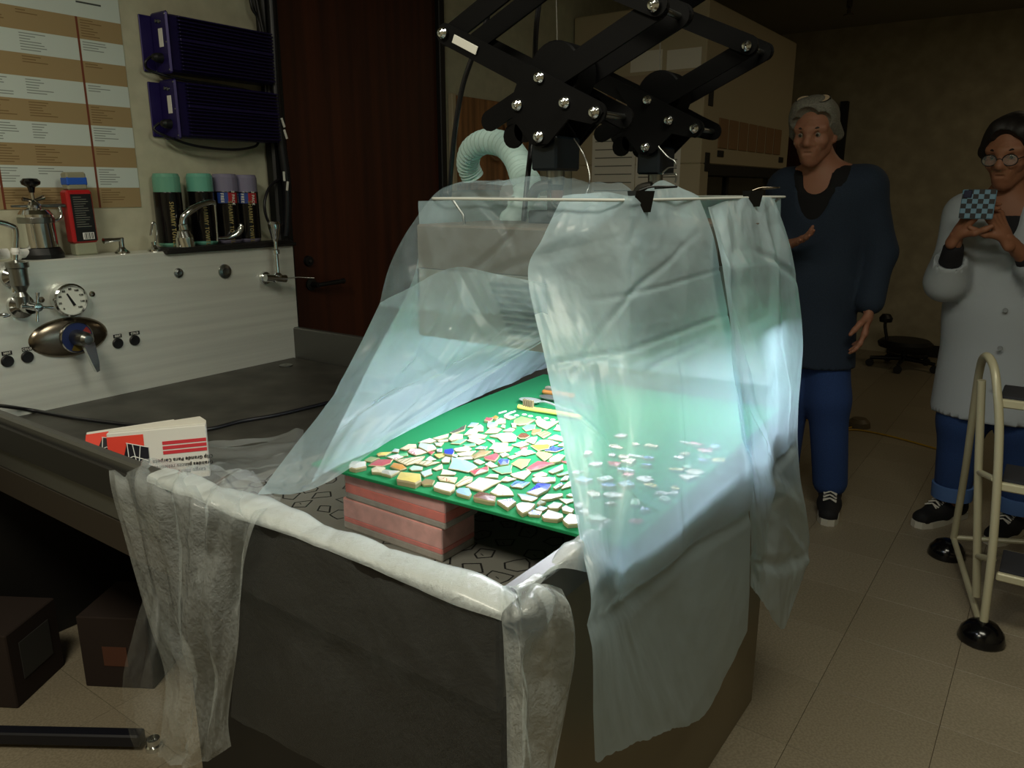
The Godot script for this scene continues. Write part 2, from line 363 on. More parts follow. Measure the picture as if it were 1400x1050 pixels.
func materials():
	var cn := FastNoiseLite.new(); cn.noise_type = FastNoiseLite.TYPE_CELLULAR; cn.frequency = 0.018; cn.fractal_octaves = 3; cn.seed = 4
	cn.cellular_return_type = FastNoiseLite.RETURN_DISTANCE; cn.domain_warp_enabled = true; cn.domain_warp_amplitude = 25.0
	var ct := NoiseTexture2D.new(); ct.width = 512; ct.height = 512; ct.seamless = true; ct.noise = cn; ct.as_normal_map = true; ct.bump_strength = 5.0
	M.crinkle = ct
	var c2: FastNoiseLite = cn.duplicate(); c2.frequency = 0.03; c2.seed = 12; c2.domain_warp_amplitude = 40.0
	var t2 := NoiseTexture2D.new(); t2.width = 512; t2.height = 512; t2.seamless = true; t2.noise = c2; t2.as_normal_map = true; t2.bump_strength = 14.0
	M.crumple = t2
	M.wall = tri_tex(mat("bebca4", 0.9), noise_tex(0.03, Color(0.92, 0.92, 0.92), Color(1, 1, 1)), 0.9)
	M.far_wall = tri_tex(mat("b0a68c", 0.9), noise_tex(0.02, Color(0.85, 0.85, 0.85), Color(1, 1, 1)), 0.5)
	M.ceiling = mat("8f8a78", 0.95)
	M.grout = mat("4a4030", 0.9)
	M.tile = []
	for k in 4:
		var m := mat(["9d937f", "9a907c", "9f9581", "998f7b"][k], 0.45)
		M.tile.append(tri_tex(m, noise_tex(0.11, Color(0.80, 0.79, 0.76), Color(1, 1, 1), 512, FastNoiseLite.TYPE_SIMPLEX, 5, 7), 1.6 + 0.07 * k))
	M.brushed = streaks(512, 256, 0.05, 3)
	M.steel = mat("dfe2d9", 0.36, 0.35); M.steel.albedo_texture = M.brushed
	M.tray = tri_tex(mat("6a6861", 0.5, 0.7), noise_tex(0.012, Color(0.7, 0.7, 0.7), Color(1, 1, 1)), 0.9)
	M.rim = mat("5a5a56", 0.4, 0.6)
	M.chrome = mat("d9dcdc", 0.12, 1.0)
	M.dull_chrome = mat("8f918e", 0.3, 1.0)
	M.bronze = mat("8c8274", 0.24, 1.0)
	M.black = mat("08090b", 0.5)
	M.black_gloss = mat("0a0a0d", 0.16)
	M.rubber = mat("111114", 0.55)
	M.cable = mat("101016", 0.4)
	M.arm = mat("050506", 0.6, 0.0); M.arm.metallic_specular = 0.25
	M.door = mat("48200c", 0.5); M.door.albedo_texture = streaks(256, 512, 0.22, 9, true)
	M.door2 = mat("4a2016", 0.5); M.door2.albedo_texture = M.door.albedo_texture
	M.cabinet = mat("6a5f48", 0.5)
	M.void_brown = mat("241a10", 0.6)
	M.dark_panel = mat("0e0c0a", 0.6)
	M.white = mat("e8e8e4", 0.5)
	M.paper = mat("dcdcd4", 0.8)
	M.grey_print = mat("77786f", 0.8)
	M.purple = mat("1e1648", 0.36, 0.3)
	M.purple_plate = mat("241a58", 0.4, 0.3)
	M.ply = mat("a87648", 0.6); M.ply.albedo_texture = streaks(256, 256, 0.3, 21, true)
	M.hood_metal = mat("6d6459", 0.45, 0.2)
	M.hood_side = mat("8f938e", 0.42, 0.35)
	M.beige = mat("b1a488", 0.5)
	M.hose = mat("c3dfdc", 0.5); M.hose.backlight_enabled = true; M.hose.backlight = Color(0.6, 0.7, 0.7)
	M.felt = tri_tex(mat("078c54", 0.95), noise_tex(0.25, Color(0.82, 0.82, 0.82), Color(1, 1, 1), 256), 9.0)
	M.biscuit = mat("b9ae88", 0.85)
	M.red = mat("a8191c", 0.4)
	M.ladder = mat("b9b496", 0.35, 0.1)
	M.tread = mat("24252b", 0.9)
	M.card = mat("8a6a48", 0.9)
	M.glaze = {}

func pattern(kind: String) -> ImageTexture:
	var im := Image.create(128, 128, false, Image.FORMAT_RGB8); im.fill(Color(1, 1, 1))
	var r := RandomNumberGenerator.new(); r.seed = kind.hash()
	if kind == "stripe":
		for x in 128:
			if x % 16 < 3:
				for y in 128: im.set_pixel(x, y, Color(0.62, 0.58, 0.45))
	else:
		var ink := Color(0.12, 0.2, 0.75) if kind == "lace" else Color(0.8, 0.25, 0.35)
		for k in (46 if kind == "lace" else 15):
			var p := Vector2(r.randf() * 128, r.randf() * 128); var d := r.randf() * TAU
			for s in (26 if kind == "lace" else 16):
				d += r.randf_range(-0.5, 0.5); p += Vector2.from_angle(d) * 1.6
				for q in 4: im.set_pixel(posmod(int(p.x) + q % 2, 128), posmod(int(p.y) + q / 2, 128), ink)
	return ImageTexture.create_from_image(im)

# ---------------------------------------------------------------- room
func room():
	var st := MB(); abox(st, Vector3(-2.7, -0.12, -7.4), Vector3(1.8, -0.004, 2.0)); var fl := struct("floor", st, M.grout)
	var tm := []
	for k in 4:
		var s := MB(); box(s, Vector3.ZERO, Vector3(0.3038, 0.004, 0.3038), 0.0006); s.generate_normals(); tm.append(s.commit())
	for i in range(-9, 4):
		for j in range(-24, 2):
			var x := -0.095 + 0.305 * (i + 0.5); var z := -2.06 + 0.305 * (j + 7.5)
			if x < -2.4 or z > 0.4 or z < -7.1 or (x > -1.2 and x < -0.72 and z > -1.8 and z < -0.8): continue
			# only what the picture can show: right of the sink, far end, and the strip under the bench
			if x > 0.12 or (z > -0.15 and x > -1.0): continue
			var o := MeshInstance3D.new(); o.name = "floor_tile"
			var k := posmod(i * 7 + j * 3 + i * j, 4)
			o.mesh = tm[k]; o.set_surface_override_material(0, M.tile[k]); o.position = Vector3(x, -0.002, z); fl.add_child(o, true)
	# left wall with an opening for the door: z -2.93 .. -1.98
	st = MB()
	abox(st, Vector3(-2.65, 0, -1.97), Vector3(-2.5, 2.66, 2.0)); abox(st, Vector3(-2.65, 0, -7.4), Vector3(-2.5, 2.66, -2.94)); abox(st, Vector3(-2.65, 2.25, -2.94), Vector3(-2.5, 2.66, -1.97))
	struct("wall_left", st, M.wall)
	st = MB(); abox(st, Vector3(-2.65, 0, -7.4), Vector3(1.8, 2.66, -7.19)); struct("wall_back", st, M.far_wall)
	st = MB(); abox(st, Vector3(1.6, 0, -7.4), Vector3(1.8, 2.66, 2.0)); struct("wall_right", st, M.far_wall)
	st = MB(); abox(st, Vector3(-2.65, 0, 1.8), Vector3(1.8, 2.66, 2.0)); struct("wall_front", st, M.far_wall)
	st = MB(); abox(st, Vector3(-2.7, 2.66, -7.4), Vector3(1.8, 2.8, 2.0)); struct("ceiling", st, M.ceiling)
	st = MB(); abox(st, Vector3(-1.15, 0, -7.19), Vector3(1.6, 0.10, -7.17), 0.003); struct("baseboard_back", st, M.dark_panel)
	# door
	st = MB(); abox(st, Vector3(-2.555, 0.01, -2.91), Vector3(-2.51, 2.21, -2.0), 0.002)
	var d := struct("door_1", st, M.door)
	st = MB(); abox(st, Vector3(-2.56, 0, -2.945), Vector3(-2.485, 2.25, -2.905), 0.004); put("door_frame", st, M.black, d)
	st = MB(); abox(st, Vector3(-2.56, 0, -2.0), Vector3(-2.485, 2.25, -1.965), 0.004); put("door_frame", st, M.black, d)
	st = MB(); abox(st, Vector3(-2.56, 2.21, -2.945), Vector3(-2.485, 2.25, -1.965), 0.004); put("door_frame", st, M.black, d)
	st = MB()
	var L := Vector3(-2.500, 0.985, -2.090)
	lathe(st, [Vector2(0, 0), Vector2(0.026, 0), Vector2(0.026, 0.008), Vector2(0.012, 0.012), Vector2(0.011, 0.05), Vector2(0, 0.05)], Transform3D(Basis(Vector3.UP, Vector3.RIGHT, Vector3.FORWARD), L + Vector3(-0.01, 0, 0)), 16)
	tube(st, path([L + Vector3(0.035, 0, 0), L + Vector3(0.04, 0.002, -0.04), L + Vector3(0.038, 0.004, -0.11), L + Vector3(0.034, 0.004, -0.14)], 4), [0.008, 0.008, 0.009, 0.009, 0.009, 0.009, 0.01, 0.01, 0.01, 0.01, 0.011, 0.012, 0.012], 10)
	put("lever_handle", st, M.black, d)
	st = MB(); var K := Vector3(-2.500, 1.081, -2.082)
	lathe(st, [Vector2(0, 0), Vector2(0.022, 0), Vector2(0.02, 0.014), Vector2(0.009, 0.015), Vector2(0.008, 0.018), Vector2(0, 0.018)], Transform3D(Basis(Vector3.UP, Vector3.RIGHT, Vector3.FORWARD), K + Vector3(-0.01, 0, 0)), 16)
	put("lock", st, M.black, d)
	st = MB(); lathe(st, [Vector2(0.006, 0), Vector2(0.006, 0.003), Vector2(0, 0.003)], Transform3D(Basis(Vector3.UP, Vector3.RIGHT, Vector3.FORWARD), K + Vector3(0.007, 0, 0)), 12); put("keyway", st, M.dull_chrome, d)
	# door in the far wall
	st = MB(); abox(st, Vector3(-2.45, 0.01, -7.19), Vector3(-1.72, 2.02, -7.15), 0.003); var d2 := struct("door_2", st, M.door2)
	st = MB(); abox(st, Vector3(-1.72, 0, -7.19), Vector3(-1.66, 2.08, -7.13), 0.003); put("door_frame", st, M.dark_panel, d2)
	# fittings for the three unseen room lights, all out of view
	for p in [Vector3(0.10, 2.64, -1.0), Vector3(-0.95, 2.64, 0.35), Vector3(0.4, 2.64, -5.4)]:
		var c := thing("unseen_ceiling_light", "unseen rectangular ceiling light panel %s" % ("over the aisle beside the tent" if absf(p.z + 1) < 1 else "behind the photographer" if p.z > 0 else "above the far end of the room"), "ceiling light", p)
		st = MB(); box(st, Vector3(0, 0, 0), Vector3(1.2, 0.04, 0.6), 0.006); put("frame", st, M.white, c)
		var em := mat("fff0d0", 0.6); em.emission_enabled = true; em.emission = Color(1.0, 0.85, 0.55); em.emission_energy_multiplier = 0.03
		st = MB(); box(st, Vector3(0, -0.022, 0), Vector3(1.1, 0.006, 0.5), 0.002); put("diffuser", st, em, c)

# ---------------------------------------------------------------- sink bench
func sink_bench():
	var s := thing("lab_sink", "long stainless steel laboratory sink with a wide flat tray, film bunched over its near rim", "sink", Vector3(-1.46, 0, -1.29))
	var o := -s.position
	var st := MB()
	# rim walls and tray floor
	abox(st, o + Vector3(-2.36, 0.723, -1.86), o + Vector3(-0.56, 0.737, -0.73), 0.001); put("tray_floor", st, M.tray, s)
	st = MB(); abox(st, o + Vector3(-2.9, 0.715, -0.727), o + Vector3(-0.513, 0.853, -0.702), 0.005); put("near_rim", st, M.rim, s)
	st = MB(); abox(st, o + Vector3(-0.548, 0.79, -1.885), o + Vector3(-0.513, 0.853, -0.702), 0.006); put("side_rim", st, M.rim, s)
	st = MB(); abox(st, o + Vector3(-2.40, 0.72, -1.895), o + Vector3(-0.513, 0.853, -1.868), 0.005); put("far_rim", st, M.rim, s)
	st = MB(); abox(st, o + Vector3(-2.9, 0.723, -0.9), o + Vector3(-2.36, 0.737, -0.735), 0.001)
	# splashback
	st = MB(); abox(st, o + Vector3(-2.49, 0.723, -1.895), o + Vector3(-2.36, 1.168, -0.3), 0.004)
	put("splashback", st, M.steel, s)
	st = MB(); abox(st, o + Vector3(-2.37, 1.160, -1.90), o + Vector3(-2.345, 1.172, -1.38), 0.003); abox(st, o + Vector3(-2.45, 1.168, -1.89), o + Vector3(-2.35, 1.178, -1.39), 0.003); put("ledge_bar", st, M.dark_panel, s)
	st = MB(); lathe(st, [Vector2(0.024, 0), Vector2(0.024, 0.003), Vector2(0.008, 0.004), Vector2(0, 0.002)], Transform3D(Basis.IDENTITY, o + Vector3(-2.264, 0.738, -1.747)), 20); put("drain", st, M.dull_chrome, s)
	# woodwork under the rim on the near side
	st = MB(); abox(st, o + Vector3(-2.9, 0.77, -0.70), o + Vector3(-1.3, 0.835, -0.690), 0.003); abox(st, o + Vector3(-1.3, 0.70, -0.705), o + Vector3(-0.515, 0.849, -0.690), 0.003); put("rim_apron", st, M.dark_panel, s)
	st = MB(); abox(st, o + Vector3(-2.9, 0.64, -0.735), o + Vector3(-1.25, 0.715, -0.705), 0.004); put("wooden_rail", st, M.void_brown, s)
	# closed cabinet under the right part
	st = MB(); abox(st, o + Vector3(-0.545, 0.0, -1.875), o + Vector3(-0.53, 0.80, -0.741), 0.003); put("side_panel", st, M.cabinet, s)
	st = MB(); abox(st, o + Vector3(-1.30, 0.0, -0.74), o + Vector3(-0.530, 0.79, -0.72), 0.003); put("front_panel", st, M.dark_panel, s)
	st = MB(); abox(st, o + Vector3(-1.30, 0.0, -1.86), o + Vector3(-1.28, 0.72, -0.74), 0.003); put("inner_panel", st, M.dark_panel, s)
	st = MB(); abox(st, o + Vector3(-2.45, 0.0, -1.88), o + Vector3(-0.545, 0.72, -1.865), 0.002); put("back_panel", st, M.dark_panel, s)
	st = MB(); abox(st, o + Vector3(-2.49, 0.0, -1.84), o + Vector3(-2.43, 0.715, -0.4), 0.003); put("end_panel", st, M.dark_panel, s)
	splash_fittings()
	# paper with traced sherd outlines on the tray floor
	var im := Image.create(1024, 768, false, Image.FORMAT_RGB8); im.fill(Color(0.80, 0.80, 0.78))
	var r := RandomNumberGenerator.new(); r.seed = 3
	for gy in 11:
		for gx in 14:
			var c := Vector2(60 + gx * 70 + r.randf_range(-12, 12), 45 + gy * 66 + r.randf_range(-10, 10)); var n := r.randi_range(4, 7); var pts := []
			for k in n: pts.append(c + Vector2.from_angle(TAU * k / n + r.randf_range(-0.25, 0.25)) * r.randf_range(17, 32))
			for k in n: line(im, pts[k], pts[(k + 1) % n], Color(0.10, 0.10, 0.11), 3)
			if r.randf() < 0.5: line(im, c - Vector2(5, 0), c + Vector2(4, 3), Color(0.15, 0.15, 0.16), 2)
	var pm := mat("8f8f8b", 0.7); pm.albedo_texture = ImageTexture.create_from_image(im)
	st = MB(); box(st, Vector3.ZERO, Vector3(0.82, 0.0012, 0.66), 0.0002)
	var p := put("outline_sheet", st, pm); p.position = Vector3(-1.0, 0.7380, -1.10); p.rotation.y = -0.05
	tag(p, "grey paper sheet with black traced sherd outlines on the sink floor", "paper")

func line(im: Image, a: Vector2, b: Vector2, c: Color, w := 2):
	var n := int(a.distance_to(b)) + 1
	for i in n + 1:
		var p := a.lerp(b, float(i) / n)
		im.fill_rect(Rect2i(int(p.x) - w / 2, int(p.y) - w / 2, w, w), c)

const OUTX := -2.36   # face of the splashback
func facing(p: Vector3) -> Transform3D:   # lathe axis pointing out of the splashback
	return Transform3D(Basis(Vector3.UP, Vector3.RIGHT, Vector3.FORWARD), p)
func reading(p: Vector3, tilt := 0.0) -> Transform3D:   # lettering that faces +x, reading to the right
	return Transform3D(Basis(Vector3.UP, PI / 2) * Basis(Vector3.BACK, tilt), p)

func splash_fittings():
	var st: SurfaceTool
	# round dial thermometer
	var c := Vector3(-2.335, 1.051, -1.062)
	var g := thing("dial_gauge", "round white dial thermometer in a chrome ring on the steel splashback", "gauge", Vector3(OUTX, c.y, c.z))
	st = MB(); lathe(st, [Vector2(0.046, 0), Vector2(0.048, 0.02), Vector2(0.048, 0.032), Vector2(0.043, 0.036), Vector2(0.041, 0.031)], facing(Vector3.ZERO), 28); put("bezel", st, M.chrome, g)
	st = MB(); lathe(st, [Vector2(0.042, 0.029), Vector2(0, 0.029)], facing(Vector3.ZERO), 28); put("dial_face", st, mat("d8ddd4", 0.5), g)
	st = MB(); prism(st, PackedVector2Array([Vector2(-0.002, 0.022), Vector2(0.002, 0.022), Vector2(0.004, -0.018), Vector2(-0.004, -0.018)]), 0.0012, Transform3D(Basis(Vector3.UP, PI / 2) * Basis(Vector3.BACK, 0.45), Vector3(0.031, 0, 0))); put("needle", st, M.black, g)
	for k in 9:
		var a := deg_to_rad(225 - 270.0 * k / 8)
		words(g, "numeral", str(k * 20), 0.006, reading(Vector3(0.0305, sin(a) * 0.032, -cos(a) * 0.032)), M.black)
	# oval mixing valve
	c = Vector3(-2.350, 0.940, -1.056)
	var v := thing("mixing_valve", "oval bronze shower-style mixing valve plate with a chrome lever", "valve", Vector3(OUTX, c.y, c.z))
	st = MB()
	var ov := []
	for k in 7: ov.append(Vector2(cos(k * PI / 12) * 0.112 + 0.0005, sin(k * PI / 12) * 0.022))
	ov.append(Vector2(0, 0.022))
	lathe(st, ov, Transform3D(Basis(Vector3.FORWARD, Vector3.RIGHT, Vector3.UP * 0.52), Vector3.ZERO), 40, false); put("plate", st, M.bronze, v)
	st = MB(); lathe(st, [Vector2(0.047, 0.018), Vector2(0.047, 0.026), Vector2(0.044, 0.028), Vector2(0.043, 0.025)], facing(Vector3(0, 0, -0.01)), 28); put("dial_ring", st, M.chrome, v)
	st = MB(); lathe(st, [Vector2(0.044, 0.0255), Vector2(0, 0.0255)], facing(Vector3(0, 0, -0.01)), 28); put("dial_blue", st, mat("1b2a5c", 0.5), v)
	for a in [[0.15, 0.75, "8f2a22"], [4.2, 5.2, "6a5a1c"]]:
		var poly := PackedVector2Array()
		for k in 7: poly.append(Vector2.from_angle(lerpf(a[0], a[1], k / 6.0)) * 0.041)
		for k in 7: poly.append(Vector2.from_angle(lerpf(a[1], a[0], k / 6.0)) * 0.024)
		st = MB(); prism(st, poly, 0.001, Transform3D(Basis(Vector3.UP, PI / 2), Vector3(0.0265, 0, -0.01))); put("dial_sector", st, mat(a[2], 0.5), v)
	st = MB(); lathe(st, [Vector2(0.024, 0.02), Vector2(0.022, 0.06), Vector2(0.02, 0.085), Vector2(0.012, 0.094), Vector2(0, 0.095)], facing(Vector3(0, 0, -0.01)), 24); put("hub", st, M.dull_chrome, v)
	st = MB(); prism(st, PackedVector2Array([Vector2(-0.016, 0.0), Vector2(0.016, 0.0), Vector2(0.012, -0.06), Vector2(0.006, -0.086), Vector2(-0.003, -0.088), Vector2(-0.008, -0.06)]), 0.016, Transform3D(Basis(Vector3.UP, PI / 2) * Basis(Vector3.BACK, 0.16), Vector3(0.082, -0.012, -0.012))); put("lever", st, M.chrome, v)
	# black plug knobs with tags
	var kn := [[Vector3(-2.360, 0.898, -0.883), "HOT", "leftmost"], [Vector3(-2.360, 0.901, -0.935), "COLD", "left of the oval valve plate"], [Vector3(-2.360, 0.899, -1.195), "HOT", "just right of the oval valve plate"], [Vector3(-2.360, 0.900, -1.249), "COLD", "rightmost, beyond the first one"]]
	var ltx := ["round black plug labelled HOT at the far left of the splashback", "round black plug labelled COLD just left of the oval valve plate", "round black plug just right of the oval valve plate", "rightmost round black plug on the splashback"]
	for k in 4:
		var n := thing("splash_plug", ltx[k], "plug", kn[k][0], "black plugs on the splashback")
		st = MB(); lathe(st, [Vector2(0.0165, 0), Vector2(0.0165, 0.004), Vector2(0.014, 0.007), Vector2(0, 0.006)], facing(Vector3.ZERO), 20); put("cap", st, M.black, n)
		st = MB(); box(st, Vector3(0.001, 0.0225, -0.002), Vector3(0.002, 0.011, 0.034 if k == 3 else 0.026), 0.0004); put("tag", st, M.black, n)
		words(n, "lettering", kn[k][1], 0.007, reading(Vector3(0.0024, 0.0225, -0.002)), M.paper)
	# screws and round caps
	for p in [[Vector3(-2.360, 1.057, -0.995), "left of the dial thermometer"], [Vector3(-2.360, 1.058, -1.138), "right of the dial thermometer"]]:
		st = MB(); lathe(st, [Vector2(0.009, 0), Vector2(0.007, 0.004), Vector2(0.003, 0.005), Vector2(0.002, 0.003), Vector2(0, 0.003)], facing(Vector3.ZERO), 14)
		var o := put("screw", st, M.bronze); o.position = p[0]; tag(o, "small bronze screw head " + p[1], "screw", "splashback screws")
	for p in [[Vector3(-2.360, 1.097, -1.422), 0.016, "smaller round steel cap on the splashback near the spout"], [Vector3(-2.360, 1.088, -1.594), 0.025, "larger pale round disc on the splashback below the towel tubes"]]:
		st = MB(); lathe(st, [Vector2(p[1], 0), Vector2(p[1] * 0.95, 0.005), Vector2(p[1] * 0.5, 0.008), Vector2(0, 0.006)], facing(Vector3.ZERO), 24)
		var o := put("wall_disc", st, M.dull_chrome); o.position = p[0]; tag(o, p[2], "cap")
	# valve with gooseneck on the left
	var f := thing("gooseneck_tap", "chrome gooseneck tap with vacuum breaker and four-armed handle at the picture's left edge", "tap", Vector3(OUTX, 1.05, -0.95))
	var o0 := -f.position
	st = MB(); lathe(st, [Vector2(0.036, 0), Vector2(0.034, 0.012), Vector2(0.02, 0.02), Vector2(0.017, 0.07)], facing(Vector3(-2.360, 1.047, -0.938) + o0), 22)
	lathe(st, [Vector2(0.03, 0), Vector2(0.028, 0.012), Vector2(0.015, 0.02), Vector2(0.014, 0.06)], facing(Vector3(-2.360, 1.129, -0.926) + o0), 22); put("flange", st, M.chrome, f)
	var vb := Vector3(-2.290, 1.081, -0.918) + o0
	st = MB(); lathe(st, [Vector2(0.016, -0.03), Vector2(0.018, 0.0), Vector2(0.012, 0.012), Vector2(0.022, 0.03), Vector2(0.023, 0.075), Vector2(0.028, 0.078), Vector2(0.028, 0.092), Vector2(0.01, 0.096), Vector2(0, 0.098)], Transform3D(Basis.IDENTITY, vb), 20); put("vacuum_breaker", st, M.dull_chrome, f)
	st = MB(); tube(st, path([Vector3(-2.300, 1.092, -0.905) + o0, Vector3(-2.300, 1.208, -0.924) + o0, Vector3(-2.300, 1.256, -0.931) + o0, Vector3(-2.300, 1.269, -0.920) + o0, Vector3(-2.300, 1.278, -0.890) + o0, Vector3(-2.300, 1.264, -0.861) + o0, Vector3(-2.300, 1.222, -0.847) + o0], 5), 0.0075, 12); put("gooseneck", st, M.chrome, f)
	st = MB(); lathe(st, [Vector2(0.009, -0.008), Vector2(0.011, 0), Vector2(0.009, 0.01)], Transform3D(Basis.IDENTITY, Vector3(-2.300, 1.200, -0.923) + o0), 12); put("collar", st, M.white, f)
	var hc := Vector3(-2.270, 1.050, -0.944) + o0
	st = MB(); tube(st, [Vector3(-2.300, 1.053, -0.925) + o0, hc], 0.011, 12)
	lathe(st, [Vector2(0.011, 0), Vector2(0.012, 0.008), Vector2(0, 0.011)], facing(hc), 14)
	for k in 4:
		var dir := Vector3(0, sin(k * PI / 2 + 0.15), cos(k * PI / 2 + 0.15))
		tube(st, [hc, hc + dir * 0.02, hc + dir * 0.04], [0.006, 0.0035, 0.0055], 8)
	put("cross_handle", st, M.chrome, f)
	st = MB(); tube(st, path([Vector3(-2.300, 1.033, -0.836) + o0, Vector3(-2.290, 1.038, -0.865) + o0, Vector3(-2.290, 1.034, -0.880) + o0, Vector3(-2.290, 1.032, -0.864) + o0], 4), 0.004, 8); put("hook", st, M.chrome, f)
	# valve on the right
	f = thing("needle_valve", "chrome needle valve with a tall threaded nozzle at the splashback's right end", "valve", Vector3(OUTX, 1.05, -1.8))
	o0 = -f.position
	st = MB(); lathe(st, [Vector2(0.024, 0), Vector2(0.022, 0.01), Vector2(0.012, 0.016), Vector2(0.012, 0.06)], facing(Vector3(-2.360, 1.051, -1.756) + o0 + Vector3(0, 0, 0)), 18)
	tube(st, [Vector3(-2.310, 1.057, -1.722) + o0, Vector3(-2.310, 1.047, -1.808) + o0], [0.013, 0.015], 14); put("body", st, M.chrome, f)
	var nz := Vector3(-2.310, 1.052, -1.776) + o0
	st = MB(); lathe(st, [Vector2(0.013, 0), Vector2(0.016, 0.012), Vector2(0.008, 0.02), Vector2(0.0075, 0.085), Vector2(0.013, 0.087), Vector2(0.013, 0.1), Vector2(0.008, 0.102), Vector2(0.008, 0.13), Vector2(0.012, 0.14), Vector2(0.02, 0.175), Vector2(0.022, 0.19), Vector2(0.018, 0.2), Vector2(0.012, 0.2), Vector2(0, 0.19)], Transform3D(Basis.IDENTITY, nz), 16); put("nozzle", st, M.chrome, f)
	st = MB(); tube(st, [Vector3(-2.310, 1.047, -1.801) + o0, Vector3(-2.280, 1.051, -1.844) + o0, Vector3(-2.240, 1.047, -1.884) + o0], [0.003, 0.0025, 0.003], 8); put("thin_spout", st, M.chrome, f)

# ---------------------------------------------------------------- things on the left wall and its ledge
func wall_things():
	var st: SurfaceTool
	# banded paper chart
	var im := Image.create(1024, 1024, false, Image.FORMAT_RGB8); im.fill(Color(0.76, 0.80, 0.78))
	var r := RandomNumberGenerator.new(); r.seed = 8
	var H := 0.0617; var top := 2.14; var low := 1.306; var z0 := -0.55; var z1 := -1.40
	var py := func(y): return int((top - y) / (top - low) * 1024)
	var px := func(z): return int((z0 - z) / (z0 - z1) * 1024)
	for k in 13:
		var ya := low + H * (k + 1); var yb := low + H * k
		if k % 2 == 0 and k < 9: im.fill_rect(Rect2i(0, py.call(ya), 1024, py.call(yb) - py.call(ya)), Color(0.60, 0.52, 0.37))
		if k > 8: continue
		var ink := Color(0.45, 0.36, 0.22) if k % 2 == 0 else Color(0.50, 0.53, 0.51)
		for col in 7:
			var x0: int = 20 + col * 128 + (110 if col == 6 else 0)
			if col == 6: x0 = px.call(-1.275)
			for ln in r.randi_range(2, 7):
				var w := r.randi_range(30, 92)
				im.fill_rect(Rect2i(x0, py.call(ya) + 8 + ln * 9, w, 3), ink)
	for z in [-1.262, -0.99, -0.72]: im.fill_rect(Rect2i(px.call(z), py.call(low + H * (9 if z < -1.1 else 4)), 8, 1024), Color(0.42, 0.2, 0.12))
	im.fill_rect(Rect2i(px.call(-1.27), py.call(1.905), 90, 6), Color(0.25, 0.27, 0.26)); im.fill_rect(Rect2i(px.call(-1.05), py.call(1.90), 60, 4), Color(0.4, 0.42, 0.4))
	var pm := mat("ffffff", 0.85); pm.albedo_texture = ImageTexture.create_from_image(im)
	st = MB(); box(st, Vector3.ZERO, Vector3(0.0015, top - low, z0 - z1), 0.0)
	# box faces across x map u to z, v to y: build the printed face by hand so that it reads left to right
	st = MB(); st.set_smooth_group(-1)
	var hh := (top - low) / 2; var hw := (z0 - z1) / 2
	quad(st, Vector3(0.002, -hh, hw), Vector3(0.002, -hh, -hw), Vector3(0.002, hh, -hw), Vector3(0.002, hh, hw), Vector3.RIGHT, Vector2(0, 1), Vector2(1, 1), Vector2(1, 0), Vector2(0, 0))
	for s in [[Vector3(0, -1, 0), -1], [Vector3(0, 1, 0), 1]]:
		quad(st, Vector3(0, hh * s[1], hw), Vector3(0, hh * s[1], -hw), Vector3(0.002, hh * s[1], -hw), Vector3(0.002, hh * s[1], hw), s[0], Vector2.ZERO, Vector2.ZERO, Vector2.ZERO, Vector2.ZERO)
		quad(st, Vector3(0, -hh, hw * s[1]), Vector3(0, hh, hw * s[1]), Vector3(0.002, hh, hw * s[1]), Vector3(0.002, -hh, hw * s[1]), Vector3(0, 0, s[1]), Vector2.ZERO, Vector2.ZERO, Vector2.ZERO, Vector2.ZERO)
	quad(st, Vector3(0, -hh, hw), Vector3(0, -hh, -hw), Vector3(0, hh, -hw), Vector3(0, hh, hw), Vector3.LEFT, Vector2.ZERO, Vector2.ZERO, Vector2.ZERO, Vector2.ZERO)
	var po := put("wall_chart", st, pm); po.position = Vector3(-2.4995, (top + low) / 2, (z0 + z1) / 2)
	tag(po, "large paper chart of tan and white text bands on the wall above the sink", "chart")
	# two finned ballasts
	for k in 2:
		var at := Vector3(-2.5, 1.815 if k == 0 else 1.615, -1.705 if k == 0 else -1.712)
		var b := thing("lamp_ballast", "%s of two purple finned lamp ballasts on the wall" % ["upper", "lower"][k], "ballast", at, "purple ballasts on the wall")
		b.rotation.x = 0.0
		st = MB(); box(st, Vector3(0.05, 0, 0), Vector3(0.075, 0.172, 0.40), 0.006); put("case", st, M.purple, b)
		st = MB()
		for i in 15: box(st, Vector3(0.093, -0.078 + i * 0.0112, -0.012), Vector3(0.02, 0.0042 if i != 8 else 0.009, 0.36), 0.001)
		put("cooling_fins", st, M.purple, b).set_meta("kind", "stuff")
		st = MB(); box(st, Vector3(0.052, 0, 0.203), Vector3(0.09, 0.185, 0.012), 0.008); put("end_plate", st, M.purple_plate, b)
		st = MB(); box(st, Vector3(0.006, 0, 0.222), Vector3(0.006, 0.17, 0.05), 0.002); put("mounting_flange", st, M.purple_plate, b)
		st = MB(); box(st, Vector3(0.06, 0.015, 0.2095), Vector3(0.022, 0.055, 0.002), 0.0005); put("rating_label", st, M.paper, b)
		for s in [[0.045, 0.065], [0.062, 0.062]]:
			st = MB(); lathe(st, [Vector2(0.006, 0), Vector2(0.005, 0.006), Vector2(0, 0.007)], Transform3D(Basis(Vector3.RIGHT, PI / 2), Vector3(s[0], s[1], 0.209)), 10); put("knob", st, M.dull_chrome, b)
		for s in [[0.09, 0.082], [0.09, -0.082], [0.015, -0.082], [0.088, 0.0]]:
			st = MB(); lathe(st, [Vector2(0.003, 0), Vector2(0.002, 0.002), Vector2(0, 0.002)], Transform3D(Basis(Vector3.RIGHT, PI / 2), Vector3(s[0], s[1], 0.209)), 8); put("screw", st, M.dull_chrome, b)
